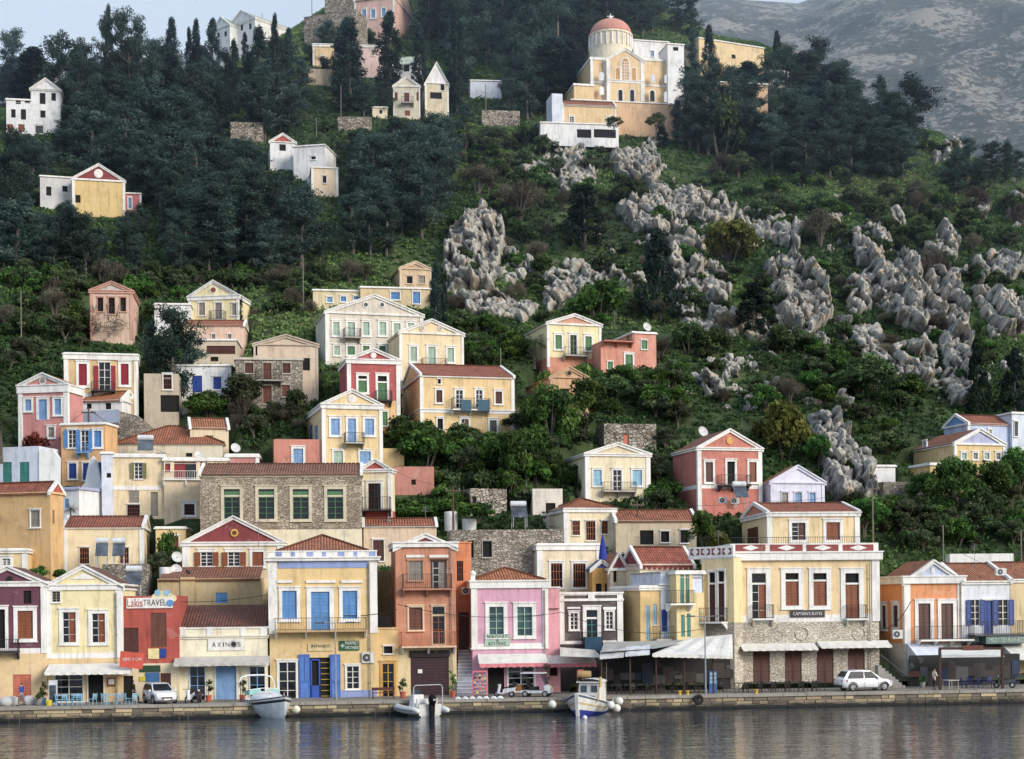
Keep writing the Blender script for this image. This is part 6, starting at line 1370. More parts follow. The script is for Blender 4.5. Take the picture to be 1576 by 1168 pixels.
def rib():
    kx,_=ray(662,1095); Y=116.6; o=Vector((kx*Y,Y,0)); yaw=R(118); T0_=LF(o,yaw); T=lambda x,y,z: T0_(x*1.1,y*1.2,z*1.15)
    rt=thing('inflatable_boat','white and grey inflatable boat with black outboard motor facing the harbour','inflatable boat',T(2,0,0))
    mb=MB(); P=[(-.5,1.0),(.3,1.02),(1.5,1.03),(2.8,1.0),(3.8,.78),(4.5,.4),(4.8,0)]
    pts=[T(x,y,.42+.07*max(0,x-2)) for x,y in P]+[T(x,-y,.42+.07*max(0,x-2)) for x,y in P[-2::-1]]
    n=len(pts); rad=[.16,.29]+[.30]*(n-4)+[.29,.16]; mb.tube(pts,rad,12); mb.build('tube',paint((226,228,228),.45),rt,smooth=True)
    mb=MB(); mb.tube([T(x,y*1.29,.46+.07*max(0,x-2)) for x,y in P[:6]],.05,6); mb.tube([T(x,-y*1.29,.46+.07*max(0,x-2)) for x,y in P[:6]],.05,6); mb.build('grey_strip',paint((130,136,144)),rt)
    mb=MB(); mb.hexa([T(0,-.5,-.2),T(4.3,-.08,0),T(4.3,.08,0),T(0,.5,-.2)],[T(0,-.85,.4),T(4.4,-.3,.6),T(4.4,.3,.6),T(0,.85,.4)]); mb.build('hull',paint((186,188,190)),rt)
    mb=MB(); tbox(T,mb,-.02,.1,-.75,.75,.1,.82); mb.build('transom',paint((214,214,212)),rt)
    mb=MB(); tbox(T,mb,.5,1.15,-.7,.7,.4,.85); tbox(T,mb,.45,.6,-.7,.7,.85,1.15); mb.build('stern_bench',paint((232,232,230),.5),rt)
    mb=MB(); mb.hexa([T(1.8,-.4,.4),T(2.6,-.4,.4),T(2.6,.4,.4),T(1.8,.4,.4)],[T(1.9,-.36,1.35),T(2.35,-.34,1.35),T(2.35,.34,1.35),T(1.9,.36,1.35)]); c=mb.build('console',paint((226,226,224)),rt)
    mb=MB(); mb.face([T(2.35,-.34,1.35),T(2.35,.34,1.35),T(2.2,.28,1.7),T(2.2,-.28,1.7)]); mb.build('windscreen',glass((60,74,80)),c,fix=False)
    mb=MB(); mb.tube([T(.3,1.0,.5),T(.3,.98,1.9),T(.3,.85,2.05),T(.3,-.85,2.05),T(.3,-.98,1.9),T(.3,-1.0,.5)],.035,6); mb.build('roll_bar',STEEL,rt)
    mb=MB(); tell(T,mb,(-.38,0,1.12),(.34,.25,.38),14,10); mb.hexa([T(-.45,-.09,-.4),T(-.15,-.09,-.4),T(-.15,.09,-.4),T(-.45,.09,-.4)],[T(-.50,-.15,.95),T(-.14,-.15,.95),T(-.14,.15,.95),T(-.50,.15,.95)]); om_=paint((14,15,17),.6); om_.node_tree.nodes['Principled BSDF'].inputs['Specular IOR Level'].default_value=.15; m_=mb.build('outboard_motor',om_,rt)
    mb=MB(); tbox(T,mb,-.735,-.70,-.09,.09,1.08,1.2); mb.build('motor_decal',paint((150,156,166)),m_)
rib()
def caique():
    kx,_=ray(888,1096); Y=115.6; yaw=R(-107); c=Vector((kx*Y,Y,0)); T0_=LF(c-Vector((math.cos(yaw)*6.6,math.sin(yaw)*6.6,0)),yaw); T=lambda x,y,z: T0_(x*1.12,y*1.2,z*1.05)
    rt=thing('fishing_boat','small white fishing boat with blue-striped hull and boxy wheelhouse','fishing boat',T(2.8,0,0))
    W=paint((228,228,222),.4); Bl=paint((54,66,150),.4)
    h,dk,ra,rows=hull(T,5.6,2.7,.78,.75,2.6,[Bl,W,paint((206,186,150),.5),W,paint((94,104,140),.4)],rt,stern=.7,stripes=((0,0),(.36,1),(.58,2),(.72,1),(.86,4)))
    dk.build('deck',paint((170,150,120)),rt); ra.build('gunwale',W,h)
    mb=MB(); mb.hexa([T(5.55,-.09,-.1),T(5.8,-.09,-.1),T(5.8,.09,-.1),T(5.55,.09,-.1)],[T(5.9,-.1,1.62),T(6.1,-.1,1.62),T(6.1,.1,1.62),T(5.9,.1,1.62)]); mb.build('stem_post',W,h)
    mb=MB(); mb.hexa([T(1.1,-.78,.6),T(2.7,-.72,.6),T(2.7,.72,.6),T(1.1,.78,.6)],[T(1.15,-.72,2.25),T(2.55,-.66,2.25),T(2.55,.66,2.25),T(1.15,.72,2.25)]); wh=mb.build('wheelhouse',W,rt)
    rws=[[T(1.0+1.75*i/6,.82*math.cos(math.pi*j/8),2.24+.22*math.sin(math.pi*j/8)) for j in range(9)] for i in range(7)]; mb=MB(); mb.grid(rws); tbox(T,mb,1.0,2.75,-.8,.8,2.18,2.26); mb.build('cabin_roof',W,wh)
    for y in (-.34,.34):
        mb=MB(); mb.hexa([T(2.6,y-.2,1.5),T(2.66,y-.2,1.5),T(2.66,y+.2,1.5),T(2.6,y+.2,1.5)],[T(2.55,y-.2,1.98),T(2.62,y-.2,1.98),T(2.62,y+.2,1.98),T(2.55,y+.2,1.98)]); mb.build('window',glass((50,56,66)),wh)
    mb=MB(); mb.hexa([T(2.66,-.75,.6),T(2.9,-.7,.6),T(2.9,.7,.6),T(2.66,.75,.6)],[T(2.62,-.73,1.02),T(2.86,-.68,1.02),T(2.86,.68,1.02),T(2.62,.73,1.02)]); mb.build('coaming',Bl,rt)
    mb=MB(); mb.lathe(T(1.7,-.5,2.75),[(.0,-.5),(.25,-.5),(.27,0),(.25,.5),(.0,.5)],12,axis='x'); d=mb.build('rope_drum',paint((170,140,92)),rt)
    mb=MB(); rod(T,mb,(1.0,-1.15,.9),(1.0,-1.15,3.0),.03); rod(T,mb,(.1,-1.0,.9),(.1,-1.0,3.0),.03); rod(T,mb,(1.0,-1.15,3.0),(.1,-1.0,3.0),.03); mb.build('mast_frame',paint((140,120,100)),rt); mb=MB(); rod(T,mb,(1.9,.95,.9),(1.95,1.0,3.6),.03,6,.015); mb.build('pole',paint((140,120,100)),rt)
    mb=MB(); tbox(T,mb,.15,.95,-1.2,-.95,2.5,3.0); mb.build('red_crate',paint((214,66,40)),rt)
    g=np.random.default_rng(2); V,Tt=leaves([T(.3+.25*k,-1.0+.12*(k%3),1.5+.18*(k%4)) for k in range(6)],[.34]*6,60,.16,.12,g); me=leafmesh('net_heap',V,Tt,LM['rust']); q=bpy.data.objects.new('net_heap',me); COL.objects.link(q); q.parent=rt; q.location=-Vector(rt['_org'])
    mb=MB(); tell(T,mb,(4.3,.55,1.05),(.5,.35,.32)); mb.build('tarpaulin',paint((96,104,116)),rt,smooth=True)
    mb=MB(); rod(T,mb,(4.6,1.0,.9),(4.5,1.15,2.5),.05); rod(T,mb,(4.5,1.15,2.0),(4.48,1.18,2.7),.13,8,.08); mb.build('boat_hook',paint((200,170,110)),rt)
    for px,py,Yf,lab in ((850,1084,116.2,'white ball fender at the left bow of the small fishing boat'),(940,1085,116.6,'lowest white ball fender on the right side of the fishing boat'),(953,1079,117.6,'rearmost white ball fender on the right side of the fishing boat'),(949,1090,117.0,'white ball fender nearest the water at right of the fishing boat')):
        kx,kz=ray(px,py); T2=LF(Vector((kx*Yf,Yf,CH+kz*Yf)),0); ball('fender',T2,(0,0,0),.31,paint((228,226,216),.45),None,lab,'fender','fenders of the fishing boat')
    kx,kz=ray(900,1097); Yb=113; b=ball('buoy',LF(Vector((kx*Yb,Yb,.08)),0),(0,0,0),.17,paint('white'),None,'small white buoy floating in front of the fishing boat','buoy')
caique()
def rope(a,b,sag,label):
    a,b=Vector(a),Vector(b); mb=MB(); mb.tube([a.lerp(b,i/12)-Vector((0,0,sag*4*(i/12)*(1-i/12))) for i in range(13)],.022,5); o=mb.build('mooring_rope',paint((150,140,118),.8),None,loc=a); tag(o,label,'rope')
for (x0,y0,z0_),(px1,s1),lb in (((-17.6,119.3,1.2),(392,120.6),'mooring rope from the white cabin cruiser to the quay on its left'),((-16.6,119.4,1.2),(462,120.6),'mooring rope from the white cabin cruiser to the quay on its right'),((-6.3,119.2,.6),(612,120.6),'mooring rope from the inflatable boat to the quay'),((6.2,119.4,1.0),(905,120.6),'mooring rope from the small fishing boat to the quay')): rope((x0,y0,z0_),qp(px1,s1),.12,lb)
# ---- vehicles ----
def wheel(T,x,y,r,root,w=.2):
    mb=MB(); c=T(x,y,r); f=T(x,y+1,r); ax=(Vector(f)-Vector(c))
    mb.bar(Vector(c)-ax*w/2,Vector(c)+ax*w/2,r,18); o=mb.build('wheel',paint((22,22,24),.8),root)
    mb=MB(); mb.bar(Vector(c)-ax*(w/2+.012),Vector(c)+ax*(w/2+.012),r*.64,14); rm=mb.build('rim',paint((176,178,182),.35),o)
    mb=MB()
    for k in range(5):
        a=2*math.pi*k/5
        for sg in (-1,1):
            q=Vector(c)+ax*sg*(w/2+.02); d=Vector((T(x+math.cos(a),y,r+math.sin(a))))-Vector(c); e=Vector((T(x+math.cos(a+.34),y,r+math.sin(a+.34))))-Vector(c)
            mb.face([q+d*r*.22,q+d*r*.56,q+e*r*.56,q+e*r*.22])
    mb.build('rim_slot',paint((50,50,54)),o,fix=False)
def car(o,yaw,label,L_=4.3,Wd=1.78,H=1.58,col='whitegloss',van=False):
    T=LF(o,yaw); rt=thing('parked_car',label,'car',o); w=Wd/2; pm=paint(col,.18)
    wb=L_*.30; r=.33
    # shoulder line stations from rear (-) to front (+): x, half width, belt height, sill height
    st=[(-L_*.5,w*.80,.78,.48),(-L_*.485,w*.93,.98,.30),(-L_*.40,w*.99,1.02,.24),(-L_*.15,w,1.0,.22),(L_*.16,w,.98,.22),(L_*.30,w*.98,.95,.22),(L_*.42,w*.93,.86,.24),(L_*.485,w*.80,.72,.30),(L_*.5,w*.62,.58,.40)]
    mb=MB(); rows=[]
    for x,hw,zb,zs in st:
        zm=(zb+zs)/2
        half=[(0,zs),(hw*.86,zs),(hw*.985,zs+.12),(hw,zm),(hw*.985,zb-.1),(hw*.93,zb-.02),(hw*.6,zb+.035),(0,zb+.05)]
        rows.append([T(x,y,z) for y,z in half]+[T(x,-y,z) for y,z in half[-2::-1]])
    mb.grid(rows)
    for rr in (rows[0],rows[-1]): mb.face(rr[:-1])
    body=mb.build('body',pm,rt,smooth=True)
    # cabin
    xs=(-L_*.47,-L_*.36,L_*.06,L_*.27) if not van else (-L_*.485,-L_*.44,L_*.02,L_*.26)
    def cab(x,z,hw): return [T(x,hw,z),T(x,-hw,z)]
    zb=.99; zr=H
    pts=[(xs[0],zb,w*.92),(xs[1],zr-.06,w*.72),((xs[1]+xs[2])/2,zr,w*.74),(xs[2],zr-.05,w*.72),(xs[3],zb-.04,w*.92)]
    mb=MB(); rr=MB()
    for a,b in zip(pts[1:3],pts[2:4]): rr.face([T(a[0],a[2],a[1]),T(b[0],b[2],b[1]),T(b[0],-b[2],b[1]),T(a[0],-a[2],a[1])])
    for sg in (1,-1): rr.face([T(x,sg*hw,z) for x,z,hw in pts]);
    for a,b in ((pts[0],pts[1]),(pts[3],pts[4])): rr.face([T(a[0],a[2],a[1]),T(b[0],b[2],b[1]),T(b[0],-b[2],b[1]),T(a[0],-a[2],a[1])])
    rr.build('cabin',pm,rt)
    gm=glass((22,27,32)); gm.node_tree.nodes['Principled BSDF'].inputs['Specular IOR Level'].default_value=.10; gm.node_tree.nodes['Principled BSDF'].inputs['Roughness'].default_value=.2
    def quadlerp(a,b,c,d,i,j): return [(1-i)*((1-j)*a[k]+j*d[k])+i*((1-j)*b[k]+j*c[k]) for k in range(3)]
    def pane(name,a,b,c,d,off,in_=(.08,.92,.1,.9)):
        q=[quadlerp(a,b,c,d,i,j) for i,j in ((in_[0],in_[2]),(in_[1],in_[2]),(in_[1],in_[3]),(in_[0],in_[3]))]; m2=MB(); m2.face([T(p[0]+off[0],p[1]+off[1],p[2]+off[2]) for p in q]); m2.build(name,gm,rt,fix=False)
    a,b=pts[4],pts[3]; pane('windscreen',(a[0],a[2],a[1]),(a[0],-a[2],a[1]),(b[0],-b[2],b[1]),(b[0],b[2],b[1]),(.012,0,.012),(.05,.95,.10,.94))
    a,b=pts[0],pts[1]; pane('rear_window',(a[0],a[2],a[1]),(a[0],-a[2],a[1]),(b[0],-b[2],b[1]),(b[0],b[2],b[1]),(-.012,0,.012),(.08,.92,.22,.9))
    for sg in (1,-1):
        for x0,x1,t0,t1 in (((xs[0]+.25,-.35,xs[1]+.15,-.35)),(-.28,xs[3]-.22,-.28,xs[2]+.02)):
            pane('side_window',(x0,sg*w*.915,zb+.01),(x1,sg*w*.915,zb+.0),(t1,sg*w*.74,zr-.1),(t0,sg*w*.74,zr-.1),(0,sg*.045,.01),(.02,.98,.04,.94))
        for x in (-wb,wb+.04): wheel(T,x,sg*(w-.1),r,rt)
        am=MB(); 
        for x in (-wb,wb+.04):
            for i in range(10):
                a0,a1=math.pi*i/10,math.pi*(i+1)/10; am.hexa([T(x+.37*math.cos(a1),sg*(w-.05),r+.37*math.sin(a1)),T(x+.43*math.cos(a1),sg*(w-.05),r+.43*math.sin(a1)),T(x+.43*math.cos(a1),sg*(w+.012),r+.43*math.sin(a1)),T(x+.37*math.cos(a1),sg*(w+.012),r+.37*math.sin(a1))],[T(x+.37*math.cos(a0),sg*(w-.05),r+.37*math.sin(a0)),T(x+.43*math.cos(a0),sg*(w-.05),r+.43*math.sin(a0)),T(x+.43*math.cos(a0),sg*(w+.012),r+.43*math.sin(a0)),T(x+.37*math.cos(a0),sg*(w+.012),r+.37*math.sin(a0))])
        am.build('wheel_arch',paint((40,42,46)),rt)
        mb=MB(); mb.hexa([T(L_*.40,sg*w*.70,.66),T(L_*.478,sg*w*.50,.62),T(L_*.49,sg*w*.80,.60),T(L_*.44,sg*w*.945,.64)],[T(L_*.40,sg*w*.70,.84),T(L_*.47,sg*w*.5,.74),T(L_*.482,sg*w*.80,.74),T(L_*.43,sg*w*.945,.82)]); mb.build('headlight',paint((206,214,222),.1),rt)
        mb=MB(); mb.hexa([T(-L_*.497,sg*w*.62,.76),T(-L_*.40,sg*w*.985,.74),T(-L_*.41,sg*w*1.0,.74),T(-L_*.502,sg*w*.82,.76)],[T(-L_*.49,sg*w*.62,.92),T(-L_*.40,sg*w*.96,.92),T(-L_*.41,sg*w*.985,.92),T(-L_*.493,sg*w*.84,.92)]); mb.build('tail_light',paint((150,24,24),.2),rt)
        mb=MB(); tbox(T,mb,L_*.17,L_*.21,sg*(w+.02)-.0,sg*(w+.16),.98,1.1); mb.build('wing_mirror',pm,rt)
        mb=MB()
        for x in (-.32,L_*.2): tbox(T,mb,x-.008,x+.008,sg*w-.02,sg*w+.004,.3,.97)
        tbox(T,mb,-L_*.3,L_*.3,sg*w-.03,sg*(w+.008),.2,.3); mb.build('door_seam',paint((70,72,76)),rt)
        mb=MB(); tbox(T,mb,-.2,-.05,sg*w-.01,sg*(w+.02),.82,.86); mb.build('handle',paint((60,60,62)),rt)
    mb=MB(); mb.hexa([T(L_*.49,-w*.45,.42),T(L_*.508,-w*.45,.42),T(L_*.508,w*.45,.42),T(L_*.49,w*.45,.42)],[T(L_*.485,-w*.45,.58),T(L_*.503,-w*.45,.58),T(L_*.503,w*.45,.58),T(L_*.485,w*.45,.58)]); mb.build('grille',paint((26,26,28)),rt)
    for x,sg in ((L_*.512,1),(-L_*.505,-1)):
        mb=MB(); tbox(T,mb,x-.01,x+.01,-.26,.26,.34 if sg>0 else .56,.45 if sg>0 else .67); mb.build('number_plate',paint((226,226,214)),rt)
    mb=MB(); tbox(T,mb,-L_*.5,-L_*.46,-w*.8,w*.8,.26,.5); tbox(T,mb,L_*.46,L_*.5,-w*.72,w*.72,.22,.36); mb.build('bumper',paint((54,56,60)),rt)
    return rt
p=qp(246,122.6); car(p,R(-62),'white hatchback parked facing the water beside the narrow red agency',L_=4.0,H=1.56,van=True)
p=qp(1329,123.2,1060); car(p,R(14),'white crossover car parked side-on before the stone hotel ground floor',L_=4.5,Wd=1.84,H=1.68)
def scooter(px,s,yaw,label,col,group=None,py=1075):
    o=qp(px,s,py); T=LF(o,yaw); rt=thing('scooter',label,'scooter',o,group)
    for x in (-.62,.62):
        mb=MB(); torus(mb,T,(x,0,.26),.2,.065); wq=mb.build('wheel',paint((24,24,26),.8),rt,smooth=True); mb=MB(); c=Vector(T(x,0,.26)); ax=Vector(T(x,1,.26))-c; mb.bar(c-ax*.03,c+ax*.03,.13,10); mb.build('rim',paint((170,170,174)),wq)
    pm=paint(col,.3); mb=MB(); mb.hexa([T(-.85,-.12,.5),T(.1,-.14,.3),T(.1,.14,.3),T(-.85,.12,.5)],[T(-.95,-.13,.78),T(.05,-.13,.62),T(.05,.13,.62),T(-.95,.13,.78)]); mb.hexa([T(0,-.17,.26),T(.45,-.17,.26),T(.45,.17,.26),T(0,.17,.26)],[T(0,-.17,.34),T(.45,-.17,.36),T(.45,.17,.36),T(0,.17,.34)])
    mb.hexa([T(.4,-.2,.3),T(.56,-.16,.3),T(.56,.16,.3),T(.4,.2,.3)],[T(.3,-.17,1.0),T(.42,-.1,1.0),T(.42,.1,1.0),T(.3,.17,1.0)]); mb.build('body',pm,rt)
    mb=MB(); mb.hexa([T(-.85,-.13,.77),T(0,-.12,.7),T(0,.12,.7),T(-.85,.13,.77)],[T(-.8,-.11,.88),T(-.02,-.1,.8),T(-.02,.1,.8),T(-.8,.11,.88)]); mb.build('seat',paint((28,27,27),.7),rt)
    mb=MB(); rod(T,mb,(.62,0,.26),(.36,0,1.02),.035); rod(T,mb,(.34,-.34,1.06),(.34,.34,1.06),.02); rod(T,mb,(.34,-.36,1.06),(.34,-.22,1.06),.03); rod(T,mb,(.34,.22,1.06),(.34,.36,1.06),.03); mb.build('handlebar',paint((40,40,42)),rt)
    mb=MB(); tell(T,mb,(.46,0,.95),(.08,.1,.08),8,6); mb.build('headlight',paint((220,222,224),.1),rt)
    mb=MB(); tbox(T,mb,-1.05,-.75,-.16,.16,.9,1.16); mb.build('top_box',paint((52,52,54)),rt)
scooter(291,122.4,R(-98),'black and white scooter parked beside the white hatchback','whitegloss'); scooter(307,122.5,R(-86),'second dark scooter with red trim before the pale blue taverna window',(60,30,32)); scooter(776,122.6,R(160),'white scooter with black seat left of the golf buggy','whitegloss'); scooter(1546,122.8,R(172),'dark scooter with pale helmet box under the right-hand awning',(70,78,84),py=1060)
def buggy():
    o=qp(826,122.6); T=LF(o,R(-15)); rt=thing('golf_buggy','black open golf buggy with thin white roof by the pink shop','golf buggy',o)
    for x in (-.8,.8):
        for y in (-.5,.5): wheel(T,x,y,.24,rt,.16)
    mb=MB(); mb.hexa([T(-1.15,-.55,.3),T(1.2,-.55,.3),T(1.2,.55,.3),T(-1.15,.55,.3)],[T(-1.15,-.55,.52),T(1.25,-.5,.5),T(1.25,.5,.5),T(-1.15,.55,.52)]); mb.hexa([T(.75,-.55,.5),T(1.25,-.5,.5),T(1.25,.5,.5),T(.75,.55,.5)],[T(.72,-.52,.98),T(1.05,-.42,.86),T(1.05,.42,.86),T(.72,.52,.98)]); mb.build('body',paint((214,216,218),.3),rt)
    mb=MB(); tbox(T,mb,-.5,.1,-.52,.52,.52,.78); mb.hexa([T(-.62,-.52,.78),T(-.48,-.52,.78),T(-.48,.52,.78),T(-.62,.52,.78)],[T(-.75,-.5,1.3),T(-.65,-.5,1.3),T(-.65,.5,1.3),T(-.75,.5,1.3)]); mb.build('seat',paint((32,32,34)),rt)
    mb=MB()
    for y in (-.52,.52): rod(T,mb,(.85,y,.9),(.45,y,1.82),.025); rod(T,mb,(-.95,y,.5),(-.95,y,1.82),.025)
    mb.build('roof_post',paint((40,40,42)),rt)
    mb=MB(); tbox(T,mb,-1.15,.7,-.6,.6,1.82,1.88); mb.build('roof',WG,rt)
    mb=MB(); tbox(T,mb,-1.6,-1.15,-.5,.5,.45,.9); mb.build('cargo_box',paint((168,120,74)),rt)
    mb=MB(); tbox(T,mb,1.255,1.27,-.25,.25,.6,.74); mb.build('number_plate',paint((226,196,60)),rt)
    mb=MB(); mb.face([T(.86,-.5,.98),T(.86,.5,.98),T(.5,.5,1.75),T(.5,-.5,1.75)]); mb.build('windscreen',glass((40,46,52)),rt,fix=False)
buggy()
# ---- people ----
def skinmesh(name,chains,mat,root,sub=1):
    """chains of joints [(x,y,z,r)] sharing their first point with another chain where equal"""
    key={}; V=[];E=[];Rr=[]
    for ch in chains:
        pv=None
        for x,y,z,r in ch:
            k=(round(x,3),round(y,3),round(z,3))
            if k not in key: key[k]=len(V); V.append((x,y,z)); Rr.append(r)
            if pv is not None and pv!=key[k]: E.append((pv,key[k]))
            pv=key[k]
    me=bpy.data.meshes.new(name); me.from_pydata(V,E,[]); o=bpy.data.objects.new(name,me); COL.objects.link(o)
    md=o.modifiers.new('s','SKIN'); md.use_smooth_shade=True
    for i,r in enumerate(Rr): me.skin_vertices[0].data[i].radius=(r,r)
    me.skin_vertices[0].data[0].use_root=True
    m2=o.modifiers.new('d','SUBSURF'); m2.levels=sub; m2.render_levels=sub
    dg=bpy.context.evaluated_depsgraph_get(); nm=bpy.data.meshes.new_from_object(o.evaluated_get(dg)); bpy.data.objects.remove(o); nm.materials.clear(); nm.materials.append(mat)
    nm.polygons.foreach_set('use_smooth',[True]*len(nm.polygons)); q=bpy.data.objects.new(name,nm); COL.objects.link(q); q.parent=root; return q
def person(o,yaw,label,top,legs,stride=0.0,arms='down',hair=(40,30,26),H=1.74,hood=None):
    rt=thing('person',label,'person',o); rt.rotation_euler=(0,0,yaw); s=H/1.74
    sk=plaster((206,158,128),.2)
    def c(*p): return [(x*s,y*s,z*s,r*s) for x,y,z,r in p]
    pel=(0,0,.95,.125); L={}
    ft=[]
    for sg in (1,-1):
        a=stride*sg; hip=(0,.09*sg,.90,.085); knee=(.10*max(0,a)*2+a*.35,.10*sg,.50,.058); ank=(a*.62-(.12 if a<0 else 0),.10*sg,.09+(.07 if a<0 else 0),.038); toe=(ank[0]+.17,.11*sg,ank[2]-.05,.035); ft.append((hip,knee,ank,toe))
    if arms=='down': A=[((0,.19*g,1.42,.058),(-.03-.12*stride*g,.25*g,1.14,.042),(.05-.3*stride*g,.26*g,.90,.030)) for g in (1,-1)]
    else: A=[((0,.19*g,1.42,.058),(.06,.25*g,1.15,.042),(.28,.14*g,1.18,.030)) for g in (1,-1)]
    chains=[c(pel,(0,0,1.12,.115),(0,0,1.32,.125),(.0,0,1.45,.075),(.015,0,1.53,.048),(.025,0,1.58,.055),(.03,0,1.65,.085),(.02,0,1.70,.07))]
    for hip,kn,an,to in ft: chains.append(c(pel,hip,kn,an,to))
    for (sh,el,wr),g in zip(A,(1,-1)):
        chains.append(c((0,0,1.32,.125),sh,el,wr)); d=Vector(wr[:3])-Vector(el[:3]); d.normalize(); sd=Vector((1,0,0)) if arms=='down' else Vector((0,1,0)); w=Vector(wr[:3]); pm=w+d*.07
        chains.append(c(wr,(*pm,.032)))
        for k,(of,ln) in enumerate(((-.026,.075),(-.009,.088),(.009,.082),(.026,.064))):
            q=pm+sd*of+d*.02; in_=Vector((0,-g*.012,0)) ; chains.append(c((*pm,.032),(*q,.011),(*(q+d*ln*.55+in_*.4),.010),(*(q+d*ln+in_*1.6),.008)))
        q=w+d*.025; chains.append(c((*pm,.032),(*(pm-d*.02+sd*.036),.011),(*(pm+d*.035+sd*.05+Vector((0,-g*.012,0))),.009)))
    body=skinmesh('body',chains,sk,rt)
    k=1.16
    ch=[c((0,0,.93,.155),(0,0,1.12,.145),(0,0,1.32,.152),(0,0,1.44,.10))]
    for sh,el,wr in A: ch.append(c((0,0,1.32,.152),(sh[0],sh[1],sh[2],.078),(el[0],el[1],el[2],.060),(el[0]+(wr[0]-el[0])*.85,el[1]+(wr[1]-el[1])*.85,el[2]+(wr[2]-el[2])*.85,.046)))
    skinmesh('jacket',ch,paint(top,.85),rt)
    ch=[c((0,0,.97,.145),(0,0,.90,.14))]
    for hip,kn,an,to in ft: ch.append(c((0,0,.90,.14),(hip[0],hip[1],hip[2]-.06,.105),(kn[0],kn[1],kn[2],.076),(an[0],an[1],an[2]+.03,.060)))
    skinmesh('trousers',ch,paint(legs,.85),rt)
    for hip,kn,an,to in ft: skinmesh('shoe',[c((an[0]-.05,an[1],an[2]-.035,.045),(an[0]+.05,an[1],an[2]-.035,.05),(to[0]+.04,to[1],to[2]-.0,.04))],paint((34,32,32)),rt)
    skinmesh('hair',[c((-.015,0,1.60,.07),(-.01,0,1.68,.092),(.01,0,1.735,.075))],paint(hair,.8),rt)
    mb=MB(); z=1.655*s; x=.112*s
    for y in (-.032,.032): mb.box(x-.012,x+.004,y*s-.011,y*s+.011,z-.006,z+.008)
    q=bpy.data.meshes.new('eyes'); e=mb.build('eyes',paint((24,20,20)),None); e.parent=rt
    mb=MB(); mb.hexa([(x-.01,-.014,1.605*s),(x+.028*s,-.008,1.612*s),(x+.028*s,.008,1.612*s),(x-.01,.014,1.605*s)],[(x-.012,-.006,1.655*s),(x-.004,-.004,1.655*s),(x-.004,.004,1.655*s),(x-.012,.006,1.655*s)]); e=mb.build('nose',sk,None); e.parent=rt
    mb=MB(); mb.box(x-.012,x+.002,-.024,.024,1.575*s,1.583*s); e=mb.build('mouth',paint((150,84,76)),None); e.parent=rt
    for g in (1,-1):
        mb=MB(); tell(lambda a,b,cc:(a,b,cc),mb,(.02*s,.088*g*s,1.64*s),(.022,.010,.034),8,6); e=mb.build('ear',sk,None,smooth=True); e.parent=rt
    return rt
person(qp(33,122.2),R(160),'person in blue jacket and grey trousers walking by the reddish door',(46,74,160),(110,114,124),.3)
person(qp(206,123.4),R(8),'person all in black striding toward the white hatchback',(26,26,30),(24,24,28),.55)
person(qp(1438,122.0,1060),R(20),'person in pale jacket and black trousers standing beside the pergola post',(214,206,180),(26,26,28),.08,'front')
o_=at(541,838,Y=147.5); o_.z-=1.0; person(o_,R(-85),'person in patterned shirt standing on the terrace behind the red hipped roof',(96,96,88),(70,70,74),0)
# ---- street furniture ----
def lamp(px,s,ytop,label,py=1075,dbl=True):
    o=qp(px,s,py); rt=thing('street_lamp',label,'street lamp',o); zt=CH+ray(px,ytop)[1]*o.y; T=LF(o,R(7)); h=zt-o.z
    mb=MB(); rod(T,mb,(0,0,-.1),(0,0,h),.075,8,.045); mb.build('pole',paint((150,154,156),.4),rt)
    mb=MB(); rod(T,mb,(0,0,0),(0,0,.5),.12,8,.1); mb.build('base',paint((130,132,134)),rt)
    for sg in ((1,-1) if dbl else (1,)):
        mb=MB(); rod(T,mb,(0,0,h-.05),(sg*.9,0,h),.03,6); a=mb.build('arm',paint((150,154,156),.4),rt)
        mb=MB(); mb.hexa([T(sg*.8,-.13,h-.07),T(sg*1.55,-.1,h-.05),T(sg*1.55,.1,h-.05),T(sg*.8,.13,h-.07)],[T(sg*.85,-.07,h+.06),T(sg*1.5,-.05,h+.04),T(sg*1.5,.05,h+.04),T(sg*.85,.07,h+.06)]); mb.build('lamp_head',paint((70,72,74)),a)
lamp(517,121.6,958,'slim grey double-armed street lamp in front of the pharmacy'); lamp(1086,121.6,948,'tall grey double-armed street lamp before the big white awning',1062)
def wood_pole(px,pb,pt,label,Y=None,cross=True,r=.13,col=(92,72,56)):
    o=at(px,pb,Y); o.z=terr(o.x,o.y)-.4 if Y is None else o.z-.4; zt=CH+ray(px,pt)[1]*o.y; rt=thing('utility_pole',label,'utility pole',o); T=LF(o,R(12)); h=zt-o.z
    mb=MB(); rod(T,mb,(0,0,0),(0,0,h),r,8,r*.7); mb.build('pole',paint(col,.85),rt)
    if cross:
        mb=MB(); tbox(T,mb,-.7,.7,-.06,.06,h-.5,h-.38); c=mb.build('crossarm',paint((80,66,54)),rt)
        mb=MB()
        for x in (-.6,0,.6): rod(T,mb,(x,0,h-.38),(x,0,h-.2),.05,6)
        mb.build('insulator',paint((150,140,130)),c)
    return Vector((o.x,o.y,zt))
PO={}
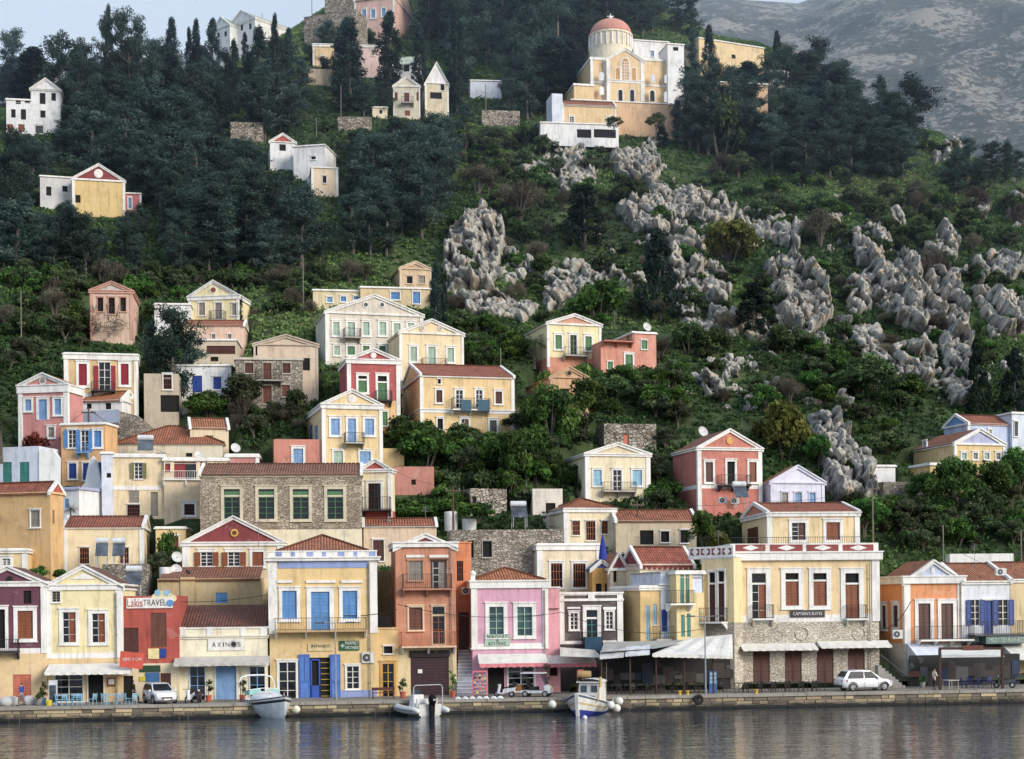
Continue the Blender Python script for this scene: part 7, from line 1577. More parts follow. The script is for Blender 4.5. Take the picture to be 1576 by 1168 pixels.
for k,(px,pb,pt,Y,lab) in dict(a=(137,716,628,156,'dark wooden utility pole before the ochre orange house'),b=(698,840,748,146,'wooden utility pole behind the tall salmon house'),c=(810,748,690,None,'pale leaning pole in the central thicket'),d=(538,716,643,166,'dark pole in front of the blue-shuttered yellow house'),e=(33,535,448,None,'grey pole among shrubs at the left edge'),f=(467,480,394,None,'thin pole on the slope above the grey stone house'),g=(1344,850,745,147,'thin pole on the green slope right of the hotel roof'),h=(981,815,770,149,'dark pole in front of the weathered beige house'),i=(748,192,130,None,'pale pole by the dry stone wall near the white garden house'),j=(525,182,132,None,'thin grey pole under the broad cypress'),k=(487,215,180,None,'short pole above the white block house'),m=(126,210,148,None,'thin pole in front of the stark white house'),n=(1452,872,808,146.5,'slim pale pole behind the orange house'),p=(1572,880,815,145,'pale lamp pole at the right edge behind the houses'),q=(771,600,535,None,'thin pole beside the wide yellow house'),r=(480,12,-30,None,'pole on the castle hill at the top edge'),t=(404,62,20,None,'pole in front of the white school'),u=(126,390,350,None,'short pale pole below the pines at left')).items():
    PO[k]=wood_pole(px,pb,pt,lab,Y,cross=k in 'abdgh',r=.12 if k in 'abd' else .08,col=(92,72,56) if k in 'abdh' else (128,120,112))
o=at(860,150); rt=thing('radio_mast','tall thin rusty mast standing left of the domed church','mast',o); zt=CH+ray(862,34)[1]*o.y; mb=MB()
for dx,dy in ((-.18,0),(.18,0),(0,.25)): mb.bar((o.x+dx,o.y+dy,o.z-2),(o.x+dx*.4,o.y+dy*.4,zt),.05,5)
for i in range(16): z=o.z+(zt-o.z)*i/16; mb.bar((o.x-.17,o.y,z),(o.x+.17,o.y,z+.5),.03,4)
mb.build('lattice',paint((120,90,80)),rt); mb=MB(); mb.bar((o.x,o.y,zt),(o.x,o.y,zt+1.6),.03,4); mb.build('antenna',paint((130,110,100)),rt)
def wire(a,b,sag,label,r=.016,name='cable'):
    a,b=Vector(a),Vector(b); mb=MB(); mb.tube([a.lerp(b,i/20)-Vector((0,0,sag*4*(i/20)*(1-i/20))) for i in range(21)],r,4); o=mb.build(name,paint((28,27,27)),None,loc=a); tag(o,label,name); return o
def hp(px,py,Y): return at(px,py,Y)
wire(PO['a'],hp(290,720,155),.8,'black cable from the dark pole to the loggia house'); wire(PO['a'],hp(-10,700,150),.8,'black cable from the dark pole to the left edge'); wire(PO['a'],hp(262,700,156),.5,'upper black cable from the dark pole over the hipped roof'); wire(PO['a'],hp(60,634,165),.4,'black cable from the dark pole to the pink and white house')
wire(hp(190,918,123.8),hp(412,915,124.5),.5,'black cable sagging over the red agency to the pharmacy corner',.022); wire(hp(412,915,124.5),hp(612,938,125.2),1.0,'black cable crossing the pharmacy balcony',.022); wire(hp(612,930,125.2),hp(864,942,128),.7,'black cable across the salmon and pink houses',.022); wire(hp(864,942,128),hp(1080,968,124),.9,'black cable across the brown house to the white awning',.022)
wire(PO['b'],hp(868,812,150),.8,'thin cable from the pole to the upper cream house'); wire(PO['d'],hp(648,585,176),.6,'thin cable from the dark pole to the wide yellow house'); wire(hp(648,600,174),hp(800,608,178),.5,'thin cable along the wide yellow house'); wire(PO['h'],hp(900,700,165),.6,'thin cable from the dark pole to the derelict cream house'); wire(PO['h'],hp(1180,770,152),.5,'thin cable from the dark pole to the big salmon house'); wire(PO['g'],hp(1545,880,140),1.0,'long pale cable running down the green slope'); wire(PO['g'],hp(1176,770,155),.6,'cable from the slope pole to the lavender white house')
wire(hp(1356,968,128),hp(1402,925,127.2),.6,'dark cable looping over the orange side wall',.03)
def aerial(px,py,Y,h,label):
    o=at(px,py,Y); mb=MB(); mb.bar(o-Vector((0,0,.6)),o+Vector((0,0,h)),.022,5)
    for k in range(5): z=h-.12*k; w=.22+.05*k; mb.bar(o+Vector((-w,0,z)),o+Vector((w,.05,z)),.014,4)
    tag(mb.build('aerial',paint((120,122,124)),None,loc=o),label,'aerial')
for q in ((196,838,141,1.6,'thin aerial above the right roof end of the long cream house'),(398,835,138.5,2.0,'tall thin aerial beside the pharmacy roof'),(946,500,196,1.8,'thin aerial on the low salmon terrace wing'),(812,500,196,1.6,'thin aerial left of the yellow house with salmon pediment'),(1106,842,143,1.5,'short aerial on the left corner of the hotel roof'),(1230,776,145,1.2,'dark flue-like aerial on the red roof of the rooftop storey'),(655,805,147,1.6,'thin aerial on the long red roof behind the salmon tower house'),(455,716,151,1.5,'thin aerial on the maroon ridge of the rubble stone house'),(1500,868,133,1.7,'thin aerial on the tiled roof of the white house at right'),(530,842,130,1.4,'thin aerial on the red hipped roof of the pharmacy'),(1065,845,139,1.3,'thin aerial on the red roof of the frieze house')): aerial(*q)
for a_,b_,sg,lb in (((100,620,165),(290,560,185),.8,'thin cable between the ochre crimson house and the white cobalt house'),((372,560,185),(536,560,184),.7,'thin cable from the grey stone house to the crimson house'),((600,720,152),(700,750,147),.4,'short cable from the slim cream house to the wooden pole'),((806,510,195),(700,520,190),.6,'thin cable from the salmon pediment house to the cream vent house'),((1076,700,168),(1000,705,166),.4,'thin cable between the salmon house and the derelict cream house'),((948,805,150),(1080,850,142),.8,'thin cable from the weathered beige house to the hotel terrace')): wire(hp(*a_),hp(*b_),sg,lb,.014)
def acu(px,py,Y,label,w=.8,h=.6,yaw=R(8)):
    o=at(px,py,Y); T=LF(o,yaw); rt=thing('air_conditioner',label,'air conditioner',o); mb=MB(); tbox(T,mb,-w/2,w/2,-.15,.17,-h/2,h/2); mb.build('case',paint((222,222,218),.5),rt)
    mb=MB(); c=Vector(T(-.1,-.155,0)); ax=Vector(T(-.1,-1.155,0))-c; mb.bar(c,c+ax*.012,h*.38,16); g=mb.build('fan_grille',paint((70,72,74)),rt); mb=MB(); mb.bar(c,c+ax*.02,h*.12,10); mb.build('fan_hub',paint((190,190,188)),g)
    mb=MB(); tbox(T,mb,-w/2+.05,-w/2+.1,-.12,.2,-h/2-.06,-h/2); tbox(T,mb,w/2-.1,w/2-.05,-.12,.2,-h/2-.06,-h/2); mb.build('wall_bracket',paint((120,120,118)),rt)
acu(566,1012,125.1,'white air conditioner on the yellow wall right of the pharmacy sign',.95,.85); acu(52,775,139.6,'air conditioner above the grey window of the ochre house'); acu(718,909,129.4,'air conditioner between the salmon wing and the pink shop'); acu(1381,976,127.4,'white air conditioner on the orange side wall',.8,.7); acu(1540,880,130,'air conditioner on the white roof ledge at right',.9,.6); acu(1112,770,152,'left air conditioner low on the big salmon house'); acu(1131,771,152,'right air conditioner low on the big salmon house')
def heater(px,py,Y,label,w=1.7):
    o=at(px,py,Y); T=LF(o,R(10)); rt=thing('solar_heater',label,'solar heater',o); mb=MB(); mb.hexa([T(-w/2,-.5,0),T(w/2,-.5,0),T(w/2,.4,1.05),T(-w/2,.4,1.05)],[T(-w/2,-.56,.05),T(w/2,-.56,.05),T(w/2,.34,1.1),T(-w/2,.34,1.1)]); mb.build('collector_panel',glass((66,72,80)),rt)
    mb=MB(); a,b=Vector(T(-w/2,.45,1.35)),Vector(T(w/2,.45,1.35)); mb.bar(a,b,.27,14); mb.build('tank',paint((214,218,222),.3),rt)
    mb=MB()
    for x in (-w/2+.1,w/2-.1): rod(T,mb,(x,.45,-1.0),(x,.45,1.2),.03); rod(T,mb,(x,-.5,-.9),(x,-.5,.05),.03)
    tbox(T,mb,-.02,.02,-.57,-.5,.0,.1); mb.build('frame',STEEL,rt)
heater(157,856,135.5,'left solar water heater in front of the long cream house',1.05); heater(183,856,135.7,'right solar water heater in front of the long cream house',1.05); heater(206,900,131.5,'solar water heater on the rubble terrace behind the red agency',1.3); heater(224,694,153.5,'solar water heater in front of the wide hipped roof',1.5); heater(799,797,148,'solar water heater above the ruined rubble wall',1.5); heater(1140,766,151,'tilted solar collector low on the big salmon house',1.3)
def dish(px,py,Y,label,r=.45):
    o=at(px,py,Y); rt=thing('satellite_dish',label,'satellite dish',o); mb=MB(); d=Vector((.45,-.8,.35)).normalized(); a=d.orthogonal().normalized(); b=d.cross(a); rows=[]
    for j in range(6):
        q=j/5; rows.append([Vector(o)+a*math.cos(2*math.pi*i/16)*r*q+b*math.sin(2*math.pi*i/16)*r*q+d*(.16*r*q*q*2) for i in range(17)])
    mb.grid(rows); mb.build('reflector',paint((214,214,212),.5),rt,fix=False); mb=MB(); mb.bar(o,o+d*r*.9+Vector((0,0,-.1)),.02,5); mb.bar(o,o-d*.1+Vector((0,0,-1.2)),.035,6); mb.build('mount',paint((120,120,122)),rt)
for q in ((272,858,137.5,'upper satellite dish by the dark red pediment house',.5),(271,877,137,'lower satellite dish by the dark red pediment house',.48),(995,504,196,'white satellite dish on the salmon cube house',.6),(1081,665,168,'satellite dish on the ridge of the big salmon house',.6),(362,690,158,'satellite dish on the rose pink box house',.5),(305,700,155,'pale satellite dish on the squat cream house',.4)): dish(*q)
def tank(px,py,Y,r,h,label,col='white'):
    o=at(px,py,Y); mb=MB(); mb.lathe(o,[(r*.96,-.6),(r,0),(r,h*.9),(r*.92,h*.97),(r*.3,h),(.01,h)],18); ob=mb.build('water_tank',paint(col,.5),None,loc=o,smooth=False); tag(ob,label,'water tank')
tank(694,808,149,.62,1.3,'tall white water tank behind the tall salmon house'); tank(722,808,149.5,.7,.6,'low white water tank right of the tall one'); tank(255,886,136.5,.55,.75,'white water tank beside the satellite dishes')
for k,py in enumerate((487,497)): tank(1021,py+50,197,.35,.7,'upper pale tank stacked by the salmon cube house' if k==0 else 'lower pale tank beside the salmon cube house')
# closed parasol
o=at(928,866,Y=137.2); rt=thing('parasol','closed royal blue parasol standing above the mustard hut','parasol',o); mb=MB(); mb.lathe(o,[(.05,.25),(.38,.3),(.34,.8),(.25,1.5),(.12,2.1),(.03,2.4)],10); mb.build('canopy',paint((40,54,150),.8),rt); mb=MB(); mb.bar(o-Vector((0,0,1)),o+Vector((0,0,2.5)),.03,6); mb.build('pole',paint('woodd'),rt)
# chairs and tables
def chair(o,yaw,label,col,group):
    T=LF(o,yaw); rt=thing('chair',label,'chair',o,group); pm=paint(col,.6)
    mb=MB(); tbox(T,mb,-.2,.22,-.21,.21,.43,.47); mb.build('seat',pm,rt)
    mb=MB()
    for k in range(3): tbox(T,mb,-.23+.01*k,-.2+.01*k,-.2,.2,.56+.11*k,.63+.11*k)
    for y in (-.2,.2): rod(T,mb,(-.2,y,.44),(-.26,y,.9),.022)
    mb.build('backrest',pm,rt)
    for x in (-.19,.19):
        for y in (-.19,.19): mb=MB(); rod(T,mb,(x,y,0),(x*.95,y*.95,.44),.022); mb.build('leg',pm,rt)
def table(o,label,col,group,r=.42):
    rt=thing('table',label,'table',o,group); T=LF(o,R(20)); mb=MB(); tbox(T,mb,-r,r,-r,r,.71,.75); mb.build('tabletop',paint(col,.5),rt)
    for x in (-1,1):
        for y in (-1,1): mb=MB(); rod(T,mb,(x*r*.85,y*r*.85,0),(x*r*.85,y*r*.85,.71),.025); mb.build('leg',paint(col,.6),rt)
for k,(px,s) in enumerate(((90,122.0),(101,121.8),(112,122.1),(124,121.9),(143,122.0),(162,121.8),(181,122.2),(193,121.9),(205,121.7))):
    chair(qp(px,s),R(90+((k*67)%140)-70),'sky blue cafe chair on the quay before the white awning','lblue','sky blue cafe chairs')
for px,s,lab in ((95,122.6,'left sky blue cafe table'),(118,122.7,'middle sky blue cafe table'),(171,122.6,'right sky blue cafe table')): table(qp(px,s),lab+' under the white awning','lblue','sky blue cafe tables')
for k,(px,s) in enumerate(((1484,124),(1491,124.6),(1502,123.6),(1512,124.4),(1526,124.1))): chair(qp(px,s,1060),R(k*75),'navy blue chair in the shade of the right-hand pergola',(40,52,120),'navy pergola chairs')
table(qp(1463,122.6,1060),'pale pedestal table in front of the right-hand pergola',(196,196,192),None,.5)
for k in range(7): 
    px=1140+k*20; o=qp(px,123.6,1060); table(o,'dark square table along the stone hotel wall',(46,40,38),'dark tables along the hotel wall',.4)
for k in range(6): chair(qp(1148+k*21,122.9,1060),R(90),'dark chair along the stone hotel wall',(40,34,32),'dark chairs along the hotel wall')
for k in range(9): 
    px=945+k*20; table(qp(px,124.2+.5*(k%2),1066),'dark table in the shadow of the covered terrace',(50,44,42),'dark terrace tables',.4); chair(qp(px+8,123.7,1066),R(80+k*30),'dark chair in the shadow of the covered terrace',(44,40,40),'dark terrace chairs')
# covered terrace
def terrace():
    T0=qp(1030,126,1062); rt=thing('covered_terrace','dark covered restaurant terrace with brown posts and pale sloping roofs','terrace',T0)
    a,b=qp(926,128.2,1062),qp(1128,128.8,1062); mb=MB(); mb.hexa([a,b,b+Vector((0,.3,0)),a+Vector((0,.3,0))],[a+Vector((0,0,3.6)),b+Vector((0,0,3.6)),b+Vector((0,.3,3.6)),a+Vector((0,.3,3.6))]); mb.build('back_wall',plaster((17,16,16)),rt)  # near-black wall colour stands in for the shade under the roofs
    rr=random.Random(12)
    for k in range(13):
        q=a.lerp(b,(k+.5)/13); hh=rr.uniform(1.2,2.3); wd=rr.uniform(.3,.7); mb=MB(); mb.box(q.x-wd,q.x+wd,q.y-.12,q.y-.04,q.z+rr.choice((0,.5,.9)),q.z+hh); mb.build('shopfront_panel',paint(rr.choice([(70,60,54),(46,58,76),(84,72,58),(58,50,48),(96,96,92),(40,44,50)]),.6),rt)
    for px in (926,970,1010,1053,1098): 
        p=qp(px,122.6,1062); mb=MB(); mb.bar(p,p+Vector((0,0,3.0)),.07,6); mb.build('post',paint((72,48,40),.8),rt)
    def sheet(pts,name,mat,n=14,wav=.05,val=0):
        A,B,C,D=map(Vector,pts); rows=[]
        for j in range(6):
            q=j/5; rows.append([A.lerp(B,i/n).lerp(D.lerp(C,i/n),q)+Vector((0,0,wav*math.sin(i*1.4)*math.sin(q*3.14))) for i in range(n+1)])
        mb=MB(); mb.grid(rows)
        if val: mb.grid([[A.lerp(B,i/(n*3)) for i in range(n*3+1)],[A.lerp(B,i/(n*3))-Vector((0,0,val*(.8+.2*abs(math.sin(i*.8))))) for i in range(n*3+1)]])
        mb.build(name,mat,rt,fix=False)
    def pp(px,py,s): 
        v=qp(px,s,py); v.z=CH+ray(px,py)[1]*v.y; return v
    sheet((pp(1004,1006,121.8),pp(1128,1009,122.0),pp(1127,976,127.5),pp(1060,982,127.5)),'awning',plaster('awn',.7),16,.07,.28)
    sheet((pp(924,1004,122.2),pp(1008,998,122.4),pp(1092,984,128),pp(930,988,128)),'roof_sheet',plaster((172,170,162)),20,.03)
    sheet((pp(923,1012,122.0),pp(960,1009,122.0),pp(964,998,123),pp(924,1002,123)),'valance_sheet',plaster((196,198,200)),8,.03,.15)
    sheet((pp(962,1008,121.9),pp(1000,1005,121.9),pp(1000,992,123.2),pp(964,996,123.2)),'valance_sheet',plaster((204,208,214)),8,.03,.15)
    sheet((pp(862,1010,124.0),pp(926,1012,124.0),pp(915,1000,128),pp(862,996,128)),'roof_sheet',plaster((206,202,190)),14,.04)
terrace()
def pergola():
    T0=qp(1495,124,1060); rt=thing('pergola','brown timber pergola with white awning in front of the white taverna','pergola',T0)
    def pp(px,py,s): 
        v=qp(px,s,py); v.z=CH+ray(px,py)[1]*v.y; return v
    for px in (1447,1543):
        for s in (121.9,126): p=qp(px,s,1060); mb=MB(); q=pp(px,998,s); mb.hexa([p+Vector((-.1,-.1,0)),p+Vector((.1,-.1,0)),p+Vector((.1,.1,0)),p+Vector((-.1,.1,0))],[Vector((p.x-.1,p.y-.1,q.z)),Vector((p.x+.1,p.y-.1,q.z)),Vector((p.x+.1,p.y+.1,q.z)),Vector((p.x-.1,p.y+.1,q.z))]); mb.build('post',paint((70,46,38),.8),rt)
    mb=MB(); a,b=pp(1445,998,121.9),pp(1545,998,121.9); mb.hexa([a+Vector((0,-.08,-.1)),b+Vector((0,-.08,-.1)),b+Vector((0,.08,-.1)),a+Vector((0,.08,-.1))],[a+Vector((0,-.08,.1)),b+Vector((0,-.08,.1)),b+Vector((0,.08,.1)),a+Vector((0,.08,.1))]); mb.build('beam',paint((74,48,40),.8),rt)
    A,B,C,D=pp(1449,1012,122.0),pp(1546,1011,122.0),pp(1542,1000,125.5),pp(1450,1000,125.5); n=14; mb=MB(); mb.grid([[A.lerp(B,i/n).lerp(D.lerp(C,i/n),j/4) for i in range(n+1)] for j in range(5)]); mb.build('awning',plaster('awn'),rt,fix=False)
    a,b=pp(1481,1001,121.8),pp(1512,993,121.8); mb=MB(); mb.box(a.x,b.x,a.y-.06,a.y,a.z,b.z); s_=mb.build('sign_board',paint((110,60,44)),rt)
    a,b=qp(1400,127.4,1060),qp(1570,128.2,1060); mb=MB(); mb.hexa([a,b,b+Vector((0,.2,0)),a+Vector((0,.2,0))],[a+Vector((0,0,2.6)),b+Vector((0,0,2.6)),b+Vector((0,.2,2.6)),a+Vector((0,.2,2.6))]); mb.build('back_wall',plaster((20,19,19)),rt)  # wall painted almost black in place of the shade behind the pergola
    rr=random.Random(21)
    for k in range(12):
        q=a.lerp(b,(k+.5)/12); hh=rr.uniform(1.1,2.2); wd=rr.uniform(.25,.6); mb=MB(); mb.box(q.x-wd,q.x+wd,q.y-.12,q.y-.04,q.z+rr.choice((0,.4,.8)),q.z+hh); mb.build('shopfront_panel',paint(rr.choice([(64,58,56),(40,54,84),(110,66,54),(58,52,50),(90,92,92)]),.6),rt)
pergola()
# alley stairway
a=qp(703,125.6); b=qp(728,125.6); rt=thing('stone_stairway','grey blue stone stairway climbing the dark alley beside the pink shop','stairway',a)
for k in range(13):
    mb=MB(); z0=QZ+k*.27; y0=a.y+k*.36; mb.hexa([(a.x,y0,z0-.3),(b.x,y0,z0-.3),(b.x,y0+.8,z0-.3),(a.x,y0+.8,z0-.3)],[(a.x,y0,z0+.23),(b.x,y0,z0+.23),(b.x,y0+.8,z0+.23),(a.x,y0+.8,z0+.23)]); mb.build('step',plaster((150,152,166)),rt)
    mb=MB(); mb.hexa([(a.x,y0-.04,z0+.23),(b.x,y0-.04,z0+.23),(b.x,y0+.5,z0+.23),(a.x,y0+.5,z0+.23)],[(a.x,y0-.04,z0+.28),(b.x,y0-.04,z0+.28),(b.x,y0+.5,z0+.28),(a.x,y0+.5,z0+.28)]); mb.build('tread',plaster((196,198,208)),rt)
a=qp(1352,125.2,1060); rt=thing('stone_stairway','short sloping stair with black handrail beside the orange side wall','stairway',a); d=Vector((1,.12,0))
for k in range(8):
    mb=MB(); p=a+d*(.28*k); z=1.9-k*.24; mb.box(p.x,p.x+.3,p.y,p.y+1.2,QZ-.1,QZ+z); mb.build('step',plaster((168,162,152)),rt)
mb=MB(); p=a+Vector((.2,-.05,2.8)); q=a+Vector((2.5,.2,.9)); mb.bar(p,q,.03,5)
for k in range(5): w=p.lerp(q,k/4); mb.bar(w,w-Vector((0,0,.9)),.025,5)
mb.build('handrail',paint('iron'),rt)
# pots, sacks, fenders, bollards, rack, bench, cooler
def pot(px,s,h,label,kind='lush',col='terracotta',py=1075,sc=1.0):
    o=qp(px,s,py); rt=thing('potted_plant',label,'potted plant',o); mb=MB(); mb.lathe(o,[(.16*sc,0),(.24*sc,.42*sc),(.27*sc,.44*sc),(.27*sc,.5*sc),(.2*sc,.48*sc)],12); mb.build('pot',paint(col,.8),rt)
    g=np.random.default_rng(int(px)); cs=[(g.uniform(-.22,.22)*sc,g.uniform(-.22,.22)*sc,.5*sc+h*g.uniform(.15,1)) for k in range(9)]; V,T=leaves(cs,[.2*sc]*9,30,.075,.5,g); me=leafmesh('foliage',V,T,LM[kind]); q=bpy.data.objects.new('foliage',me); COL.objects.link(q); q.parent=rt
    mb=MB(); mb.bar(o+Vector((0,0,.3)),o+Vector((0,0,.4+h*.7)),.03,5); mb.build('stem',BARK,rt)
for q in ((66,123.6,1.3,'bushy plant in a blue pot left of the drinks cooler','lush','blue'),(60,122.8,.5,'small dark plant in front of the grey sacks','bush','grey'),(321,123.4,1.1,'potted tree left of the pale blue taverna door','olive','terracotta'),(373,123.4,1.1,'potted tree right of the pale blue taverna door','olive','terracotta'),(620,123.8,.9,'potted shrub left of the dark garage door','bush','terracotta'),(697,123.6,1.6,'leafy climber in a pot right of the dark garage door','lush','terracotta'),(842,125.5,1.9,'purple flowering climber on the pink annex wall','dry','terracotta')): pot(*q)
pot(1420,124.8,.5,'low plant by the pergola entrance','bush','grey',1060)
for k,px in enumerate((10,19,45)):
    o=qp(px,123+.3*k); mb=MB(); tell(LF(o,0),mb,(0,0,.3),(.55,.4,.42)); ob=mb.build('sack',paint((206,206,204),.7),None,loc=o,smooth=True); tag(ob,('leftmost','middle','right-hand')[k]+' pale bulging sack on the quay by the reddish door','sack','pale sacks')
o=qp(82,123.2); T=LF(o,R(-80)); rt=thing('drinks_cooler','tall white drinks cooler with dark door beside the shop window','cooler',o); mb=MB(); tbox(T,mb,-.3,.3,-.3,.3,0,1.85); mb.build('cabinet',paint((214,216,218),.4),rt); mb=MB(); tbox(T,mb,.3,.33,-.24,.24,.2,1.5); mb.build('door',glass((60,70,80)),rt)
o=qp(75,122.1); mb=MB(); mb.lathe(o,[(.2,0),(.26,.4),(.24,.42),(.2,.38)],14); tag(mb.build('tub',paint((220,200,60)),None,loc=o),'round yellow plastic tub at the quay edge by the cafe','tub')
for k,px in enumerate((705,716,727,738,748,760,770)):
    o=qp(px,120.75,1078); o.z=1.02; mb=MB(); T=LF(o,R(8)); 
    c=Vector(T(0,-.25,0)); ax=Vector(T(0,1,0))-Vector(T(0,0,0)); rws=[]
    for (r,y) in ((.08,0),(.1,-.02),(.2,-.03),(.25,.06),(.26,.3),(.24,.6),(.1,.7)):
        rws.append([T(r*math.cos(2*math.pi*i/14),y-.15,r*math.sin(2*math.pi*i/14)) for i in range(15)])
    mb.grid(rws); ob=mb.build('fender',paint((226,228,228),.5),None,loc=o,smooth=True); tag(ob,'white cylindrical fender in the row along the quay edge','fender','row of white fenders')
    mb=MB(); mb.grid([[T(r*math.cos(2*math.pi*i/12),-.155,r*math.sin(2*math.pi*i/12)) for i in range(13)] for r in (.001,.085)]); mb.build('hole',paint((40,40,44)),ob,loc=o,fix=False).location=(0,0,0)
for px,lab in ((1046,'left yellow mooring bollard near the street lamp'),(1058,'second yellow mooring bollard near the street lamp'),(1164,'yellow mooring bollard before the stone hotel')):
    o=qp(px,120.9,1064); mb=MB(); mb.lathe(o,[(.16,0),(.12,.06),(.1,.22),(.17,.28),(.17,.34),(.05,.38)],12); tag(mb.build('bollard',paint((206,170,40)),None,loc=o),lab,'bollard')
o=qp(1075,120.1,1072); o.z=.75; mb=MB(); torus(mb,LF(o,R(7)),(0,0,0),.3,.11); tag(mb.build('tyre',paint((24,24,26),.8),None,loc=o,smooth=True),'black tyre hung on the quay wall as a fender','tyre')
o=qp(739,123.4); T=LF(o,R(-84)); rt=thing('souvenir_rack','pink framed souvenir rack before the pink shop','display rack',o); mb=MB()
for y in (-.55,.55): tbox(T,mb,-.06,.06,y-.05,y+.05,0,2.0)
tbox(T,mb,-.06,.06,-.6,.6,1.95,2.05); mb.build('frame',paint((232,120,140)),rt)
r_=random.Random(4)
for k in range(6):
    mb=MB(); tbox(T,mb,-.1,.14,-.5,.5,.25+.28*k,.28+.28*k); sh=mb.build('shelf',paint((190,190,190)),rt)
    for j in range(5): mb=MB(); y=-.42+.2*j; tbox(T,mb,0,.12,y-.07,y+.07,.28+.28*k,.28+.28*k+r_.uniform(.1,.2)); mb.build('souvenir',paint(r_.choice([(60,120,90),(40,90,150),(200,80,60),(220,200,90),(50,50,60),(90,160,180)])),sh)
o=qp(590,123.8); T=LF(o,R(8)); rt=thing('bench','dark wooden bench before the mustard door','bench',o); mb=MB(); tbox(T,mb,-.9,.9,-.2,.2,.42,.47); mb.build('seat',paint('woodd'),rt); mb=MB(); tbox(T,mb,-.9,.9,.2,.25,.62,.85); mb.build('backrest',paint('woodd'),rt)
for x in (-.8,.8): mb=MB(); tbox(T,mb,x-.04,x+.04,-.18,.25,0,.84 if False else .42); tbox(T,mb,x-.03,x+.03,.2,.245,.42,.85); mb.build('leg',paint('woodd'),rt)
o=qp(1097,123.4,1062); T=LF(o,R(-84)); rt=thing('display_stand','tall blue illustrated display stand beside the street lamp','display stand',o); mb=MB(); tbox(T,mb,-.15,.15,-.32,.32,0,1.75); mb.build('panel',paint((46,96,160)),rt)
for k in range(3): mb=MB(); tbox(T,mb,.15,.165,-.26,.26,.75+.32*k,1.0+.32*k); mb.build('picture',paint((150,186,206)),rt)
# red banner of the car hire, held on the agency corner
kx,_=ray(203,1016); Y=120.3; o=at(203,1016,Y); T=LF(o,R(6)); rt=thing('banner','tilted red car hire banner at the corner of the white awning','banner',o); mb=MB(); mb.hexa([T(-.95,-.02,-.5),T(.78,-.02,-.72),T(.78,.02,-.72),T(-.95,.02,-.5)],[T(-.85,-.02,.72),T(.95,-.02,.5),T(.95,.02,.5),T(-.85,.02,.72)]); mb.build('cloth',paint((216,92,76),.7),rt)
fr=Fr((T(-.85,-.03,0)[0],T(-.85,-.03,0)[1]),(math.cos(R(6)),math.sin(R(6))),(math.sin(R(6)),-math.cos(R(6)))); text(rt,'RENT A CAR',fr,.15,1.6,o.z-.05,o.z+.18,.02,paint('trim')); 
for hn,px,y0,y1,nm in (('pharm',569,866,1076,'pharmacy'),('salmon',695,845,1070,'salmon'),('creamq',180,912,1084,'cream'),('hotel',1338,866,1058,'hotel'),('orange',1478,900,1000,'orange'),('pink',838,908,1006,'pink')):
    hh=HB[hn]; fr=hh.f; u=fr.u(px,(y0+y1)/2); za,zb_=fr.z(px,y0),fr.z(px,y1); mb=MB(); mb.bar(fr.p(u,za,.16),fr.p(u,zb_,.16),.045,6)
    for k in range(4): z_=za+(zb_-za)*(k+.5)/4; mb.fbox(fr,u-.07,u+.07,z_-.03,z_+.03,.06,.2)
    mb.build('drainpipe',paint((150,140,126),.6),hh.root)
# crow on the chimney
o=at(290,886,Y=131.2); T=LF(o,R(200)); rt=thing('bird','dark bird perched on the ochre chimney stump','bird',o); mb=MB(); tell(T,mb,(0,0,.28),(.2,.1,.13)); tell(T,mb,(.13,0,.42),(.085,.07,.075)); rod(T,mb,(.19,0,.42),(.30,0,.40),.028,6,.006); mb.hexa([T(-.42,-.05,.14),T(-.14,-.07,.2),T(-.14,.07,.2),T(-.42,.05,.14)],[T(-.42,-.04,.17),T(-.14,-.05,.3),T(-.14,.05,.3),T(-.42,.04,.17)]); mb.build('body',paint((24,24,28),.6),rt); mb=MB(); rod(T,mb,(0,.04,0),(0,.04,.2),.012,5); rod(T,mb,(0,-.04,0),(0,-.04,.2),.012,5); mb.build('leg',paint((50,44,40)),rt)
# terrace on the hotel roof: pergola timbers and dark balcony furniture
def bigawn(px0,px1,py0,py1,s0,s1,label): pass
